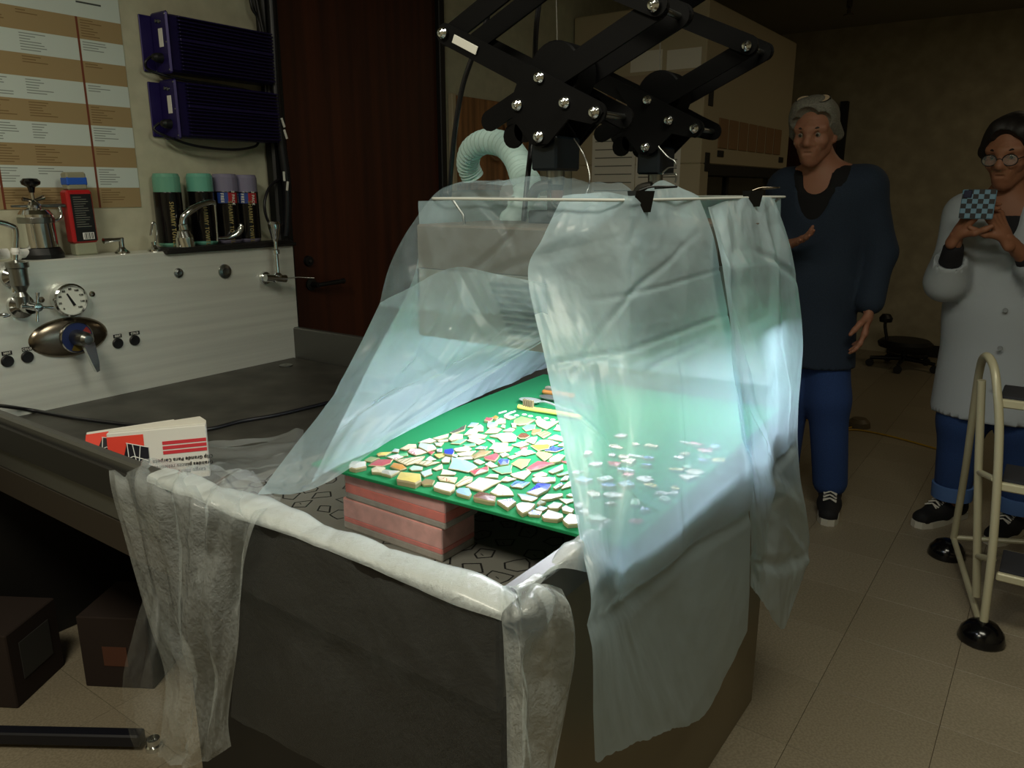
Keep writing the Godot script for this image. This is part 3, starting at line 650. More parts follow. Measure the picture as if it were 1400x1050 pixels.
		st = MB(); lathe(st, [Vector2(0.016, 0), Vector2(0.014, 0.02), Vector2(0.009, 0.03), Vector2(0, 0.03)], Transform3D(Basis(Vector3.RIGHT, PI / 2), Vector3(0.05, -0.045, 0.209)), 14); put("plug", st, M.black, b)
	st = MB(); tube(st, path([Vector3(-2.45, 1.77, -1.46), Vector3(-2.45, 1.75, -1.44), Vector3(-2.46, 1.73, -1.46), Vector3(-2.44, 1.712, -1.55), Vector3(-2.44, 1.708, -1.70), Vector3(-2.45, 1.70, -1.84), Vector3(-2.46, 1.68, -1.91)], 6), 0.0045, 8); tag(put("power_cord", st, M.cable), "black cord sagging between the two purple ballasts", "cord")
	st = MB(); tube(st, path([Vector3(-2.45, 1.57, -1.465), Vector3(-2.45, 1.55, -1.445), Vector3(-2.44, 1.53, -1.48), Vector3(-2.44, 1.505, -1.58), Vector3(-2.44, 1.498, -1.72), Vector3(-2.45, 1.512, -1.82), Vector3(-2.46, 1.53, -1.85)], 6), 0.0045, 8); tag(put("power_cord", st, M.cable), "black cord looping below the lower purple ballast", "cord")
	# vertical black trunking beside the door with cables
	var tr := thing("cable_trunk", "black vertical cable trunk beside the brown door with white cable tags", "cable trunk", Vector3(-2.47, 1.17, -1.925))
	st = MB(); box(st, Vector3(0.0, 0.72, 0), Vector3(0.05, 1.48, 0.05), 0.008); put("trunk", st, M.black, tr)
	st = MB(); tube(st, path([Vector3(0.03, 1.45, 0.03), Vector3(0.04, 0.9, 0.0), Vector3(0.045, 0.5, 0.01), Vector3(0.04, 0.2, -0.015), Vector3(0.02, 0.02, -0.01)], 6), 0.017, 8); put("cable_bundle", st, M.cable, tr)
	st = MB(); tube(st, path([Vector3(0.03, 1.0, 0.08), Vector3(0.035, 0.72, 0.035), Vector3(0.04, 0.5, -0.01)], 6), 0.006, 8); put("cable", st, M.cable, tr)
	for p in [[0.43, 0.0, 0.35], [0.39, -0.008, 0.3], [0.24, 0.012, 0.0], [0.205, 0.0, -0.2]]:
		st = MB(); box(st, Vector3(0.062, p[0], p[1]), Vector3(0.003, 0.034, 0.009), 0.0008, Basis(Vector3.RIGHT, p[2])); put("cable_tag", st, M.paper, tr)
	st = MB(); tube(st, path([Vector3(-2.44, 1.40, -1.915), Vector3(-2.43, 1.37, -1.86), Vector3(-2.42, 1.31, -1.825), Vector3(-2.42, 1.25, -1.835), Vector3(-2.42, 1.225, -1.87), Vector3(-2.43, 1.24, -1.905)], 6), 0.005, 8); tag(put("looped_cable", st, M.cable), "thin black cable looping beside the right-hand needle valve", "cable")
	st = MB(); tube(st, path([Vector3(-2.47, 2.2, -1.87), Vector3(-2.455, 2.0, -1.86), Vector3(-2.455, 1.95, -1.885), Vector3(-2.45, 1.85, -1.893), Vector3(-2.455, 1.7, -1.895)], 5), 0.006, 8); tube(st, path([Vector3(-2.47, 2.2, -1.855), Vector3(-2.455, 2.0, -1.875), Vector3(-2.455, 1.9, -1.895)], 5), 0.005, 8); tag(put("hanging_cables", st, M.cable), "pair of black cables hanging from above by the ballasts' right ends", "cable")
	# coffee-pot-like chrome pressure pot
	var Y0 := 1.168
	var c := thing("pressure_pot", "chrome pressure pot with a black mushroom knob on the splashback ledge", "pot", Vector3(-2.43, Y0, -1.042))
	st = MB(); lathe(st, [Vector2(0, 0), Vector2(0.06, 0), Vector2(0.06, 0.012), Vector2(0.052, 0.03)], Transform3D.IDENTITY, 24); put("base", st, M.black, c)
	st = MB(); lathe(st, [Vector2(0.046, 0.026), Vector2(0.048, 0.032), Vector2(0.046, 0.10), Vector2(0.045, 0.125), Vector2(0.036, 0.137), Vector2(0.02, 0.142)], Transform3D.IDENTITY, 28); put("body", st, M.chrome, c)
	st = MB(); lathe(st, [Vector2(0.0465, 0.10), Vector2(0.0475, 0.102), Vector2(0.0475, 0.115), Vector2(0.0465, 0.117)], Transform3D.IDENTITY, 28); put("band", st, M.dull_chrome, c)
	st = MB(); lathe(st, [Vector2(0.018, 0.14), Vector2(0.02, 0.15), Vector2(0.012, 0.16), Vector2(0.005, 0.165), Vector2(0.005, 0.20)], Transform3D.IDENTITY, 16); put("valve_stem", st, M.chrome, c)
	st = MB(); tube(st, [Vector3(0, 0.168, 0.028), Vector3(0, 0.162, 0), Vector3(0, 0.172, -0.03)], [0.006, 0.004, 0.007], 8); put("wing_nut", st, M.bronze, c)
	st = MB(); lathe(st, [Vector2(0.007, 0.185), Vector2(0.01, 0.2), Vector2(0.024, 0.208), Vector2(0.026, 0.216), Vector2(0.018, 0.224), Vector2(0, 0.226)], Transform3D.IDENTITY, 20); put("knob", st, M.black_gloss, c)
	st = MB(); tube(st, [Vector3(0, 0.148, 0.06), Vector3(0, 0.148, -0.085)], [0.003, 0.006], 8); put("crossbar", st, M.dull_chrome, c)
	st = MB(); tube(st, path([Vector3(0, 0.146, -0.07), Vector3(0, 0.12, -0.072), Vector3(0, 0.108, -0.06), Vector3(0, 0.105, -0.045)], 5), 0.0055, 8); put("side_pipe", st, M.chrome, c)
	# white fittings to the left of the pot
	for p in [[-0.98, 0.018, "white plastic pipe fitting on the ledge left of the chrome pot"], [-0.925, 0.02, "larger white plastic fitting at the ledge's left end"]]:
		st = MB(); tube(st, [Vector3(0, 0, 0.02), Vector3(0, 0, 0.004), Vector3(0, 0, 0.002), Vector3(0, 0, -0.022)], [p[1], p[1], p[1] * 0.75, p[1] * 0.75], 14)
		var o := put("pipe_fitting", st, M.white); o.position = Vector3(-2.41, Y0 + p[1], p[0]); tag(o, p[2], "fitting")
	# red bottle with a black back label
	c = thing("red_bottle", "flat red squeeze bottle with a black label and blue cap band", "bottle", Vector3(-2.44, Y0, -1.172))
	c.rotation.x = 0.02
	st = MB(); box(st, Vector3(0, 0.115, 0), Vector3(0.042, 0.155, 0.076), 0.006); put("body", st, M.red, c)
	st = MB(); box(st, Vector3(0, 0.019, 0), Vector3(0.038, 0.038, 0.066), 0.005); put("clear_foot", st, mat("8f927c", 0.3), c)
	st = MB(); box(st, Vector3(0, 0.218, 0), Vector3(0.038, 0.052, 0.058), 0.005); put("shoulder", st, mat("8d8b74", 0.4), c)
	st = MB(); box(st, Vector3(0.0, 0.218, 0), Vector3(0.0405, 0.024, 0.060), 0.003); put("blue_band", st, mat("1f55b8", 0.5), c)
	st = MB(); box(st, Vector3(0.0215, 0.112, -0.002), Vector3(0.0015, 0.138, 0.06), 0.0003); var lb := put("label_panel", st, M.black, c)
	st = MB()
	for i in 14: box(st, Vector3(0.0226, 0.172 - i * 0.0066, 0.022 - 0.5 * (0.024 + 0.019 * absf(sin(i * 2.3)))), Vector3(0.0006, 0.0016, 0.024 + 0.019 * absf(sin(i * 2.3))))
	put("print_lines", st, M.grey_print, lb).set_meta("kind", "stuff")
	st = MB(); box(st, Vector3(0.0226, 0.058, -0.008), Vector3(0.0008, 0.02, 0.033)); put("barcode_patch", st, M.white, lb)
	st = MB()
	for i in 9: box(st, Vector3(0.0232, 0.058, 0.005 - i * 0.0032), Vector3(0.0004, 0.018, 0.0009 + 0.0007 * (i % 3)))
	put("barcode_bars", st, M.black, lb).set_meta("kind", "stuff")
	# two small ledge taps
	for k in 2:
		var at := Vector3(-2.41, Y0, -1.272 if k == 0 else -1.378)
		c = thing("ledge_tap", "small chrome ledge tap with %s" % ["a lever pointing at the red bottle", "an upright loop handle"][k], "tap", at)
		st = MB(); lathe(st, [Vector2(0.022, 0), Vector2(0.021, 0.006), Vector2(0.012, 0.014), Vector2(0.008, 0.02), Vector2(0.008, 0.045 if k == 0 else 0.03), Vector2(0, 0.05 if k == 0 else 0.032)], Transform3D.IDENTITY, 20); put("body", st, M.chrome, c)
		st = MB()
		if k == 0: tube(st, [Vector3(0, 0.043, -0.006), Vector3(0, 0.043, 0.02), Vector3(0, 0.041, 0.055)], [0.007, 0.006, 0.009], 10)
		else: tube(st, path([Vector3(0, 0.02, -0.004), Vector3(0, 0.06, -0.012), Vector3(0, 0.085, -0.012), Vector3(0, 0.09, -0.004), Vector3(0, 0.08, 0.0), Vector3(0, 0.05, 0.008)], 4), 0.004, 8)
		put("handle", st, M.chrome, c)
	# spout faucet
	c = thing("swing_faucet", "large chrome faucet with an angled spout arm and wing lever before the towel tubes", "faucet", Vector3(-2.395, Y0 + 0.01, -1.478))
	st = MB(); lathe(st, [Vector2(0.032, 0), Vector2(0.03, 0.03), Vector2(0.022, 0.05), Vector2(0.016, 0.055), Vector2(0.016, 0.07), Vector2(0.012, 0.076), Vector2(0, 0.08)], Transform3D.IDENTITY, 12); put("body", st, M.chrome, c)
	st = MB(); tube(st, path([Vector3(0, 0.07, 0.002), Vector3(0.004, 0.10, -0.006), Vector3(0.01, 0.128, -0.05), Vector3(0.014, 0.142, -0.095), Vector3(0.016, 0.14, -0.115)], 5), [0.012, 0.012, 0.012, 0.012, 0.012, 0.012, 0.013, 0.013, 0.013, 0.012, 0.011, 0.011, 0.01, 0.01, 0.01, 0.01, 0.01, 0.009, 0.009, 0.008, 0.008], 12); put("spout", st, M.chrome, c)
	st = MB(); tube(st, [Vector3(0.016, 0.14, -0.114), Vector3(0.016, 0.09, -0.114), Vector3(0.016, 0.03, -0.113), Vector3(0.016, 0.012, -0.112)], [0.005, 0.004, 0.0035, 0.0045], 10); put("outlet_tube", st, M.chrome, c)
	st = MB(); tube(st, path([Vector3(0.016, 0.022, -0.112), Vector3(0.02, 0.022, -0.15), Vector3(0.026, 0.035, -0.185), Vector3(0.03, 0.058, -0.20), Vector3(0.03, 0.068, -0.196)], 5), [0.005, 0.006, 0.006, 0.007, 0.008, 0.008, 0.009, 0.01, 0.011, 0.012, 0.012, 0.012, 0.012, 0.012, 0.011, 0.01, 0.009, 0.008, 0.007, 0.006, 0.004], 12); put("wing_lever", st, M.chrome, c)
	# four towel tubes
	var tubes := [[-1.470, 0.236, "6fae96", 0], [-1.592, 0.238, "6fb9a4", 1], [-1.690, 0.238, "8a86a0", 2], [-1.772, 0.236, "8a86a0", 3]]
	var tl := ["leftmost towel tube, standing apart, with black wrap and green lid", "green-lidded towel tube with black wrap, second from left", "towel tube with a mauve lid and a red 2 PACK label", "rightmost towel tube with a mauve lid, by the cable trunk"]
	for t in tubes:
		c = thing("towel_tube", tl[t[3]], "tube", Vector3(-2.455, Y0 + 0.01, t[0]), "towel tubes on the ledge")
		var rr := 0.043
		var lid := mat(t[2], 0.25); lid.transparency = BaseMaterial3D.TRANSPARENCY_ALPHA; lid.albedo_color.a = 0.8
		st = MB(); lathe(st, [Vector2(0, 0), Vector2(rr * 0.92, 0), Vector2(rr, 0.006), Vector2(rr, t[1] - 0.012), Vector2(rr * 0.9, t[1] - 0.001), Vector2(rr * 0.7, t[1]), Vector2(0, t[1])], Transform3D.IDENTITY, 24); put("body", st, lid, c)
		st = MB(); lathe(st, [Vector2(rr + 0.0008, 0.012), Vector2(rr + 0.0012, 0.014), Vector2(rr + 0.0012, t[1] - 0.062), Vector2(rr + 0.0008, t[1] - 0.06)], Transform3D.IDENTITY, 28); put("black_wrap", st, M.black_gloss, c)
		if t[3] >= 2:
			for b in [[0.85, "24408a", 0.85, "FREE"], [0.05, "a02028", 0.75, "2 PACK"]]:
				st = MB(); st.set_smooth_group(0)
				for i in 6:
					var a0: float = b[0] + (i - 3) * b[2] / 6; var a1: float = a0 + b[2] / 6
					quad(st, Vector3(cos(a0) * (rr + 0.0018), t[1] - 0.10, sin(a0) * (rr + 0.0018)), Vector3(cos(a1) * (rr + 0.0018), t[1] - 0.10, sin(a1) * (rr + 0.0018)), Vector3(cos(a1) * (rr + 0.0018), t[1] - 0.064, sin(a1) * (rr + 0.0018)), Vector3(cos(a0) * (rr + 0.0018), t[1] - 0.064, sin(a0) * (rr + 0.0018)), Vector3(cos(a0), 0, sin(a0)))
				put("promo_patch", st, mat(b[1], 0.4), c)
				words(c, "lettering", b[3], 0.011, Transform3D(Basis(Vector3.UP, PI / 2 - b[0]) * Basis(Vector3.BACK, -PI / 2), Vector3(cos(b[0]) * (rr + 0.004), t[1] - 0.082, sin(b[0]) * (rr + 0.004))), M.paper)
		words(c, "lettering", "SHAMMY TOWEL", 0.014, Transform3D(Basis(Vector3.UP, PI / 2 - 0.35) * Basis(Vector3.BACK, -PI / 2), Vector3(cos(0.35) * (rr + 0.004), 0.072, sin(0.35) * (rr + 0.004))), mat("8a7c4a", 0.5))

# ---------------------------------------------------------------- the far left: board, fume hood, papers, stool
func background():
	var st: SurfaceTool
	# plywood tool board with coils
	var b := thing("tool_board", "wooden tool board on the wall right of the door", "board", Vector3(-2.5, 1.56, -3.36))
	st = MB(); box(st, Vector3(0.012, 0.02, 0), Vector3(0.02, 0.44, 0.76), 0.003); put("plywood", st, M.ply, b)
	st = MB(); box(st, Vector3(0.016, 0.02, 0.375), Vector3(0.028, 0.45, 0.03), 0.003); put("edge_batten", st, M.beige, b)
	for k in 3:
		st = MB(); var pts := []
		for i in 21: pts.append(Vector3(0.05, 0.06 - 0.02 * k + sin(TAU * i / 20) * (0.11 - 0.015 * k), 0.06 - 0.16 * k + cos(TAU * i / 20) * 0.09))
		tube(st, pts, 0.007, 6, false); tube(st, [Vector3(0.02, 0.17 - 0.02 * k, 0.06 - 0.16 * k), Vector3(0.07, 0.17 - 0.02 * k, 0.06 - 0.16 * k)], 0.006, 6)
		tag(put_at("hose_coil", st, M.card, Vector3(-2.5, 1.56, -3.36)), ["brown tubing coil hanging nearest the door", "brown tubing coil hanging in the middle of the tool board", "brown tubing coil hanging behind the scissor arm"][k], "coil", "coils on the tool board")
	for p in [[0.19, 0.33], [-0.17, 0.33], [0.19, -0.33]]:
		st = MB(); lathe(st, [Vector2(0.008, 0), Vector2(0.006, 0.004), Vector2(0, 0.005)], Transform3D(Basis(Vector3.UP, Vector3.RIGHT, Vector3.FORWARD), Vector3(0.022, p[0], p[1])), 10); put("screw", st, M.black, b)
	st = MB(); lathe(st, [Vector2(0.0, -0.05), Vector2(0.07, -0.05), Vector2(0.075, 0.0), Vector2(0.07, 0.05), Vector2(0, 0.05)], Transform3D(Basis(Vector3.RIGHT, PI / 2), Vector3(-2.42, 1.335, -3.42)), 18); tag(put("paper_roll", st, M.white), "white roll hanging low on the wall beside the hose", "roll")
	# fume hood
	var f := thing("fume_hood", "big beige fume hood against the wall with its sash closed", "fume hood", Vector3(-2.08, 0, -4.9))
	st = MB(); abox(st, Vector3(-0.41, 1.5, -0.75), Vector3(0.40, 2.32, 0.80), 0.006); put("upper_case", st, M.beige, f)
	st = MB(); abox(st, Vector3(-0.41, 0, -0.75), Vector3(0.36, 1.5, -0.65), 0.004); put("side_post", st, M.beige, f)
	st = MB(); abox(st, Vector3(-0.41, 0, 0.68), Vector3(0.40, 1.5, 0.80), 0.004); put("side_post", st, M.beige, f)
	st = MB(); abox(st, Vector3(-0.41, 0, -0.65), Vector3(0.34, 0.9, 0.68), 0.004); put("base_cabinet", st, M.beige, f)
	st = MB(); abox(st, Vector3(0.30, 0.92, -0.63), Vector3(0.315, 1.5, 0.66)); var gl := mat("1c1d1b", 0.1); put("sash_pane", st, gl, f)
	st = MB(); abox(st, Vector3(0.31, 0.9, 0.16), Vector3(0.33, 1.5, 0.2), 0.003); put("sash_bar", st, M.dark_panel, f)
	st = MB(); abox(st, Vector3(0.31, 1.44, -0.64), Vector3(0.405, 1.5, 0.68), 0.003); put("sash_head", st, M.dark_panel, f)
	for k in 7:
		st = MB(); box(st, Vector3(0.403, 1.67, 0.5 - k * 0.165), Vector3(0.008, 0.16, 0.135), 0.002); put("vent_grille", st, mat("8b6a48", 0.7), f)
	for p in [[0.403, 1.56, 0.52], [0.403, 1.56, -0.6]]:
		st = MB(); box(st, Vector3(p[0], p[1], p[2]), Vector3(0.006, 0.035, 0.09), 0.002); put("name_plate", st, M.black, f)
	for k in 3:
		st = MB(); box(st, Vector3(0.40, 1.85 - k * 0.17, 0.71), Vector3(0.012, 0.10 if k != 1 else 0.03, 0.06), 0.002); put("switch_plate", st, M.dark_panel, f)
	# papers on the hood's side (faces +z)
	var pp := [[0.055, 2.045, 0.19, 0.105, "white sheet, left of the top pair on the fume hood's side"], [0.275, 2.038, 0.195, 0.10, "white sheet, right of the top pair on the fume hood's side"], [0.14, 1.90, 0.46, 0.15, "wide pale notice below the top pair on the fume hood"], [-0.13, 1.44, 0.28, 0.46, "tall printed table sheet low on the fume hood's side"], [0.15, 1.56, 0.27, 0.46, "long printed sheet low on the fume hood's front corner"]]
	for p in pp:
		st = MB(); box(st, Vector3.ZERO, Vector3(p[2], p[3], 0.002), 0.0003)
		var o := put("notice_sheet", st, mat("dcd8cc" if p[3] != 0.15 else "a5937c", 0.85)); o.position = Vector3(-2.08 + p[0], p[1], -4.0985); tag(o, p[4], "sheet", "papers on the fume hood")
		if p[3] > 0.3:
			st = MB()
			for i in 9: box(st, Vector3(0, p[3] * 0.42 - i * p[3] * 0.1, 0.0013), Vector3(p[2] * 0.86, 0.006, 0.0006))
			put("print_lines", st, M.grey_print, o).set_meta("kind", "stuff")
	for k in 2:
		st = MB(); box(st, Vector3.ZERO, Vector3(0.05, 0.08, 0.012), 0.002); var o := put("wall_switch", st, M.card); o.position = Vector3(-2.23, 1.87 - k * 0.15, -4.093); tag(o, ["upper", "lower"][k] + " small brown box on the fume hood's side", "box")
	# sprinkler head
	st = MB(); lathe(st, [Vector2(0, -0.10), Vector2(0.035, -0.10), Vector2(0.035, -0.094), Vector2(0.012, -0.09), Vector2(0.012, -0.05), Vector2(0.02, -0.045), Vector2(0.02, 0), Vector2(0, 0)], Transform3D.IDENTITY, 14)
	var sp := put("sprinkler_head", st, M.bronze); sp.position = Vector3(-1.50, 2.66, -6.2); tag(sp, "small sprinkler head hanging from the dark ceiling", "sprinkler")
	# black stool base by the far wall
	var s := thing("rolling_stool", "low black rolling stool by the far wall between the two people", "stool", Vector3(-0.93, 0, -6.6))
	st = MB(); lathe(st, [Vector2(0, 0.17), Vector2(0.19, 0.17), Vector2(0.2, 0.2), Vector2(0.17, 0.225), Vector2(0, 0.23)], Transform3D.IDENTITY, 20); put("seat", st, M.black, s)
	st = MB(); tube(st, [Vector3(0, 0.06, 0), Vector3(0, 0.18, 0)], 0.025, 10); put("column", st, M.black, s)
	for k in 5:
		var a := TAU * k / 5 + 0.3; var d := Vector3(cos(a), 0, sin(a))
		st = MB(); tube(st, [Vector3(0, 0.08, 0), d * 0.24 + Vector3(0, 0.07, 0)], [0.02, 0.014], 8); put("foot_arm", st, M.black, s)
		st = MB(); lathe(st, [Vector2(0, -0.012), Vector2(0.03, -0.012), Vector2(0.03, 0.012), Vector2(0, 0.012)], Transform3D(Basis(Vector3.RIGHT, PI / 2), d * 0.24 + Vector3(0, 0.03, 0)), 12); put("caster", st, M.rubber, s)
	st = MB(); tube(st, path([Vector3(-0.12, 0.2, 0.05), Vector3(-0.15, 0.32, 0.05), Vector3(-0.15, 0.36, 0.05)], 3), 0.012, 8); lathe(st, [Vector2(0.0, 0.35), Vector2(0.045, 0.36), Vector2(0.05, 0.39), Vector2(0.03, 0.42), Vector2(0, 0.425)], Transform3D(Basis.IDENTITY, Vector3(-0.15, 0, 0.05)), 12); put("knob_handle", st, M.black, s)
	# grey puck and yellow cord
	st = MB(); lathe(st, [Vector2(0, 0), Vector2(0.065, 0), Vector2(0.06, 0.03), Vector2(0.04, 0.05), Vector2(0, 0.052)], Transform3D.IDENTITY, 20)
	var pk := put("floor_outlet", st, mat("5a4f3a", 0.5)); pk.position = Vector3(-0.860, 0.000, -4.744); tag(pk, "round grey floor outlet with a yellow cord, behind the person in blue jeans", "outlet")
	st = MB(); tube(st, path([Vector3(-1.177, 0.006, -4.677), Vector3(-0.995, 0.006, -4.714), Vector3(-0.888, 0.006, -4.700), Vector3(-0.924, 0.006, -4.587), Vector3(-0.837, 0.006, -4.649), Vector3(-0.658, 0.006, -4.626), Vector3(-0.444, 0.006, -4.544), Vector3(-0.246, 0.006, -4.455)], 6), 0.005, 6); tag(put("extension_cord", st, mat("b08a20", 0.5)), "yellow extension cord across the floor behind the people", "cord")

func put_at(called, st, m, at: Vector3) -> MeshInstance3D:
	var o := put(called, st, m); o.position = at; return o

# ---------------------------------------------------------------- lamp hoods
func lamp_hoods():
	var st: SurfaceTool
	for k in 2:
		var zc: float = [-1.28, -1.60][k]
		var h := thing("lamp_hood", "%s lamp hood under the film, hung from its scissor arm" % ["nearer grey louvred", "farther grey"][k], "lamp", Vector3(-0.78 if k == 0 else -0.715, 1.085, zc))
		var hx := 0.23 if k == 0 else 0.19; var hz := 0.18 if k == 0 else 0.12
		# hollow skirt: four walls, open below
		st = MB()
		for s in [-1, 1]:
			abox(st, Vector3(s * hx, 0, -hz), Vector3(s * (hx - 0.006), 0.13, hz), 0.001)
			abox(st, Vector3(-hx, 0, s * hz), Vector3(hx, 0.13, s * (hz - 0.006)), 0.001)
		put("skirt", st, M.hood_side, h)
		st = MB(); abox(st, Vector3(-hx, 0.128, -hz), Vector3(hx, 0.213, hz), 0.004); put("top_case", st, M.hood_metal, h)
		if k == 0:
			for i in 8:
				st = MB(); box(st, Vector3(0.055 + 0.004 * i - 0.06, 0.112 - i * 0.0118, hz + 0.001), Vector3(0.10 - 0.004 * i, 0.0055, 0.006), 0.001, Basis(Vector3.RIGHT, 0.5)); put("louvre", st, M.dark_panel, h)
			for p in [0.03, 0.17]:
				st = MB(); lathe(st, [Vector2(0.003, 0), Vector2(0.002, 0.002), Vector2(0, 0.002)], Transform3D(Basis(Vector3.RIGHT, PI / 2), Vector3(-hx + 0.05 + p, 0.02, hz)), 8); put("rivet", st, M.chrome, h)
		var em := mat("e8fff8", 0.5); em.emission_enabled = true; em.emission = Color(0.80, 1.0, 0.95); em.emission_energy_multiplier = 1.2
		st = MB(); box(st, Vector3(0, 0.0085, 0), Vector3(0.40 if k == 0 else 0.35, 0.004, 0.30 if k == 0 else 0.20), 0.001); put("lamp_glass", st, em, h)
		st = MB(); box(st, Vector3(-0.02 if k == 0 else -0.085, 0.225, 0.0 if k == 0 else -0.05), Vector3(0.12, 0.025, 0.05 if k == 0 else 0.11), 0.003); put("bracket", st, M.black, h)
	# wire frame that carries the film
	var f := thing("film_frame", "thin steel rod frame on top of the lamp hoods that holds up the film", "frame", Vector3(-0.78, 1.345, -1.45))
	st = MB()
	var c := []
	for q in [[0.205, -0.385, 0.0], [-0.15, -0.385, 1.0], [-0.15, 0.345, 2.0], [0.205, 0.345, 3.0]]:
		for i in 5:
			var a: float = -PI / 2 * q[2] - PI / 2 * i / 4.0
			c.append(Vector3(q[0] + 0.03 * cos(a) * 1.0, 0, q[1] + 0.03 * sin(a)))
	c.append(c[0]); tube(st, c, 0.0026, 8, false); put("rod", st, mat("b8bcb6", 0.4), f)
	for p in [[0.2, 0.30], [-0.155, 0.30], [0.2, -0.36], [-0.155, -0.36]]:
		st = MB(); tube(st, [Vector3(p[0] * 0.98, -0.047, p[1]), Vector3(p[0], -0.03, p[1]), Vector3(p[0] * 1.175, 0, p[1])], 0.003, 6); put("leg", st, M.dull_chrome, f)
	# binder clips holding the film
	for k in 2:
		var at: Vector3 = [Vector3(-0.548, 1.345, -1.105), Vector3(-0.545, 1.345, -1.61)][k]
		var b := thing("binder_clip", ["black binder clip at the front corner of the film frame", "black binder clip at the far end of the film frame, over the side film"][k], "clip", at, "binder clips on the film frame")
		st = MB(); prism(st, PackedVector2Array([Vector2(-0.014, 0.014), Vector2(0.014, 0.014), Vector2(0.004, -0.018), Vector2(-0.004, -0.018)]), 0.032, Transform3D(Basis(Vector3.UP, -0.6), Vector3(0.004, 0.0, 0.004))); put("body", st, M.black, b)
		st = MB(); tube(st, path([Vector3(0.005, 0.014, 0.012), Vector3(0.02, 0.02, 0.0), Vector3(0.045, 0.02, -0.02), Vector3(0.04, 0.02, -0.04), Vector3(0.015, 0.018, -0.02)], 4), 0.0018, 6); put("wire_arm", st, M.bronze if k == 1 else M.black, b)
	# corrugated hose
	st = MB()
	var pts := path([Vector3(-1.284, 1.395, -1.620), Vector3(-1.282, 1.424, -1.600), Vector3(-1.246, 1.457, -1.570), Vector3(-1.181, 1.473, -1.540), Vector3(-1.097, 1.462, -1.500), Vector3(-1.033, 1.431, -1.460), Vector3(-0.986, 1.391, -1.420), Vector3(-0.948, 1.357, -1.380), Vector3(-1.0, 1.25, -1.36)], 16)
	var rad := []
	for i in pts.size(): rad.append(0.0275 + (0.0024 if i % 4 < 2 else -0.0024))
	tube(st, pts, rad, 22); tag(put("duct_hose", st, M.hose), "pale corrugated duct hose arching up behind the film tent", "hose")

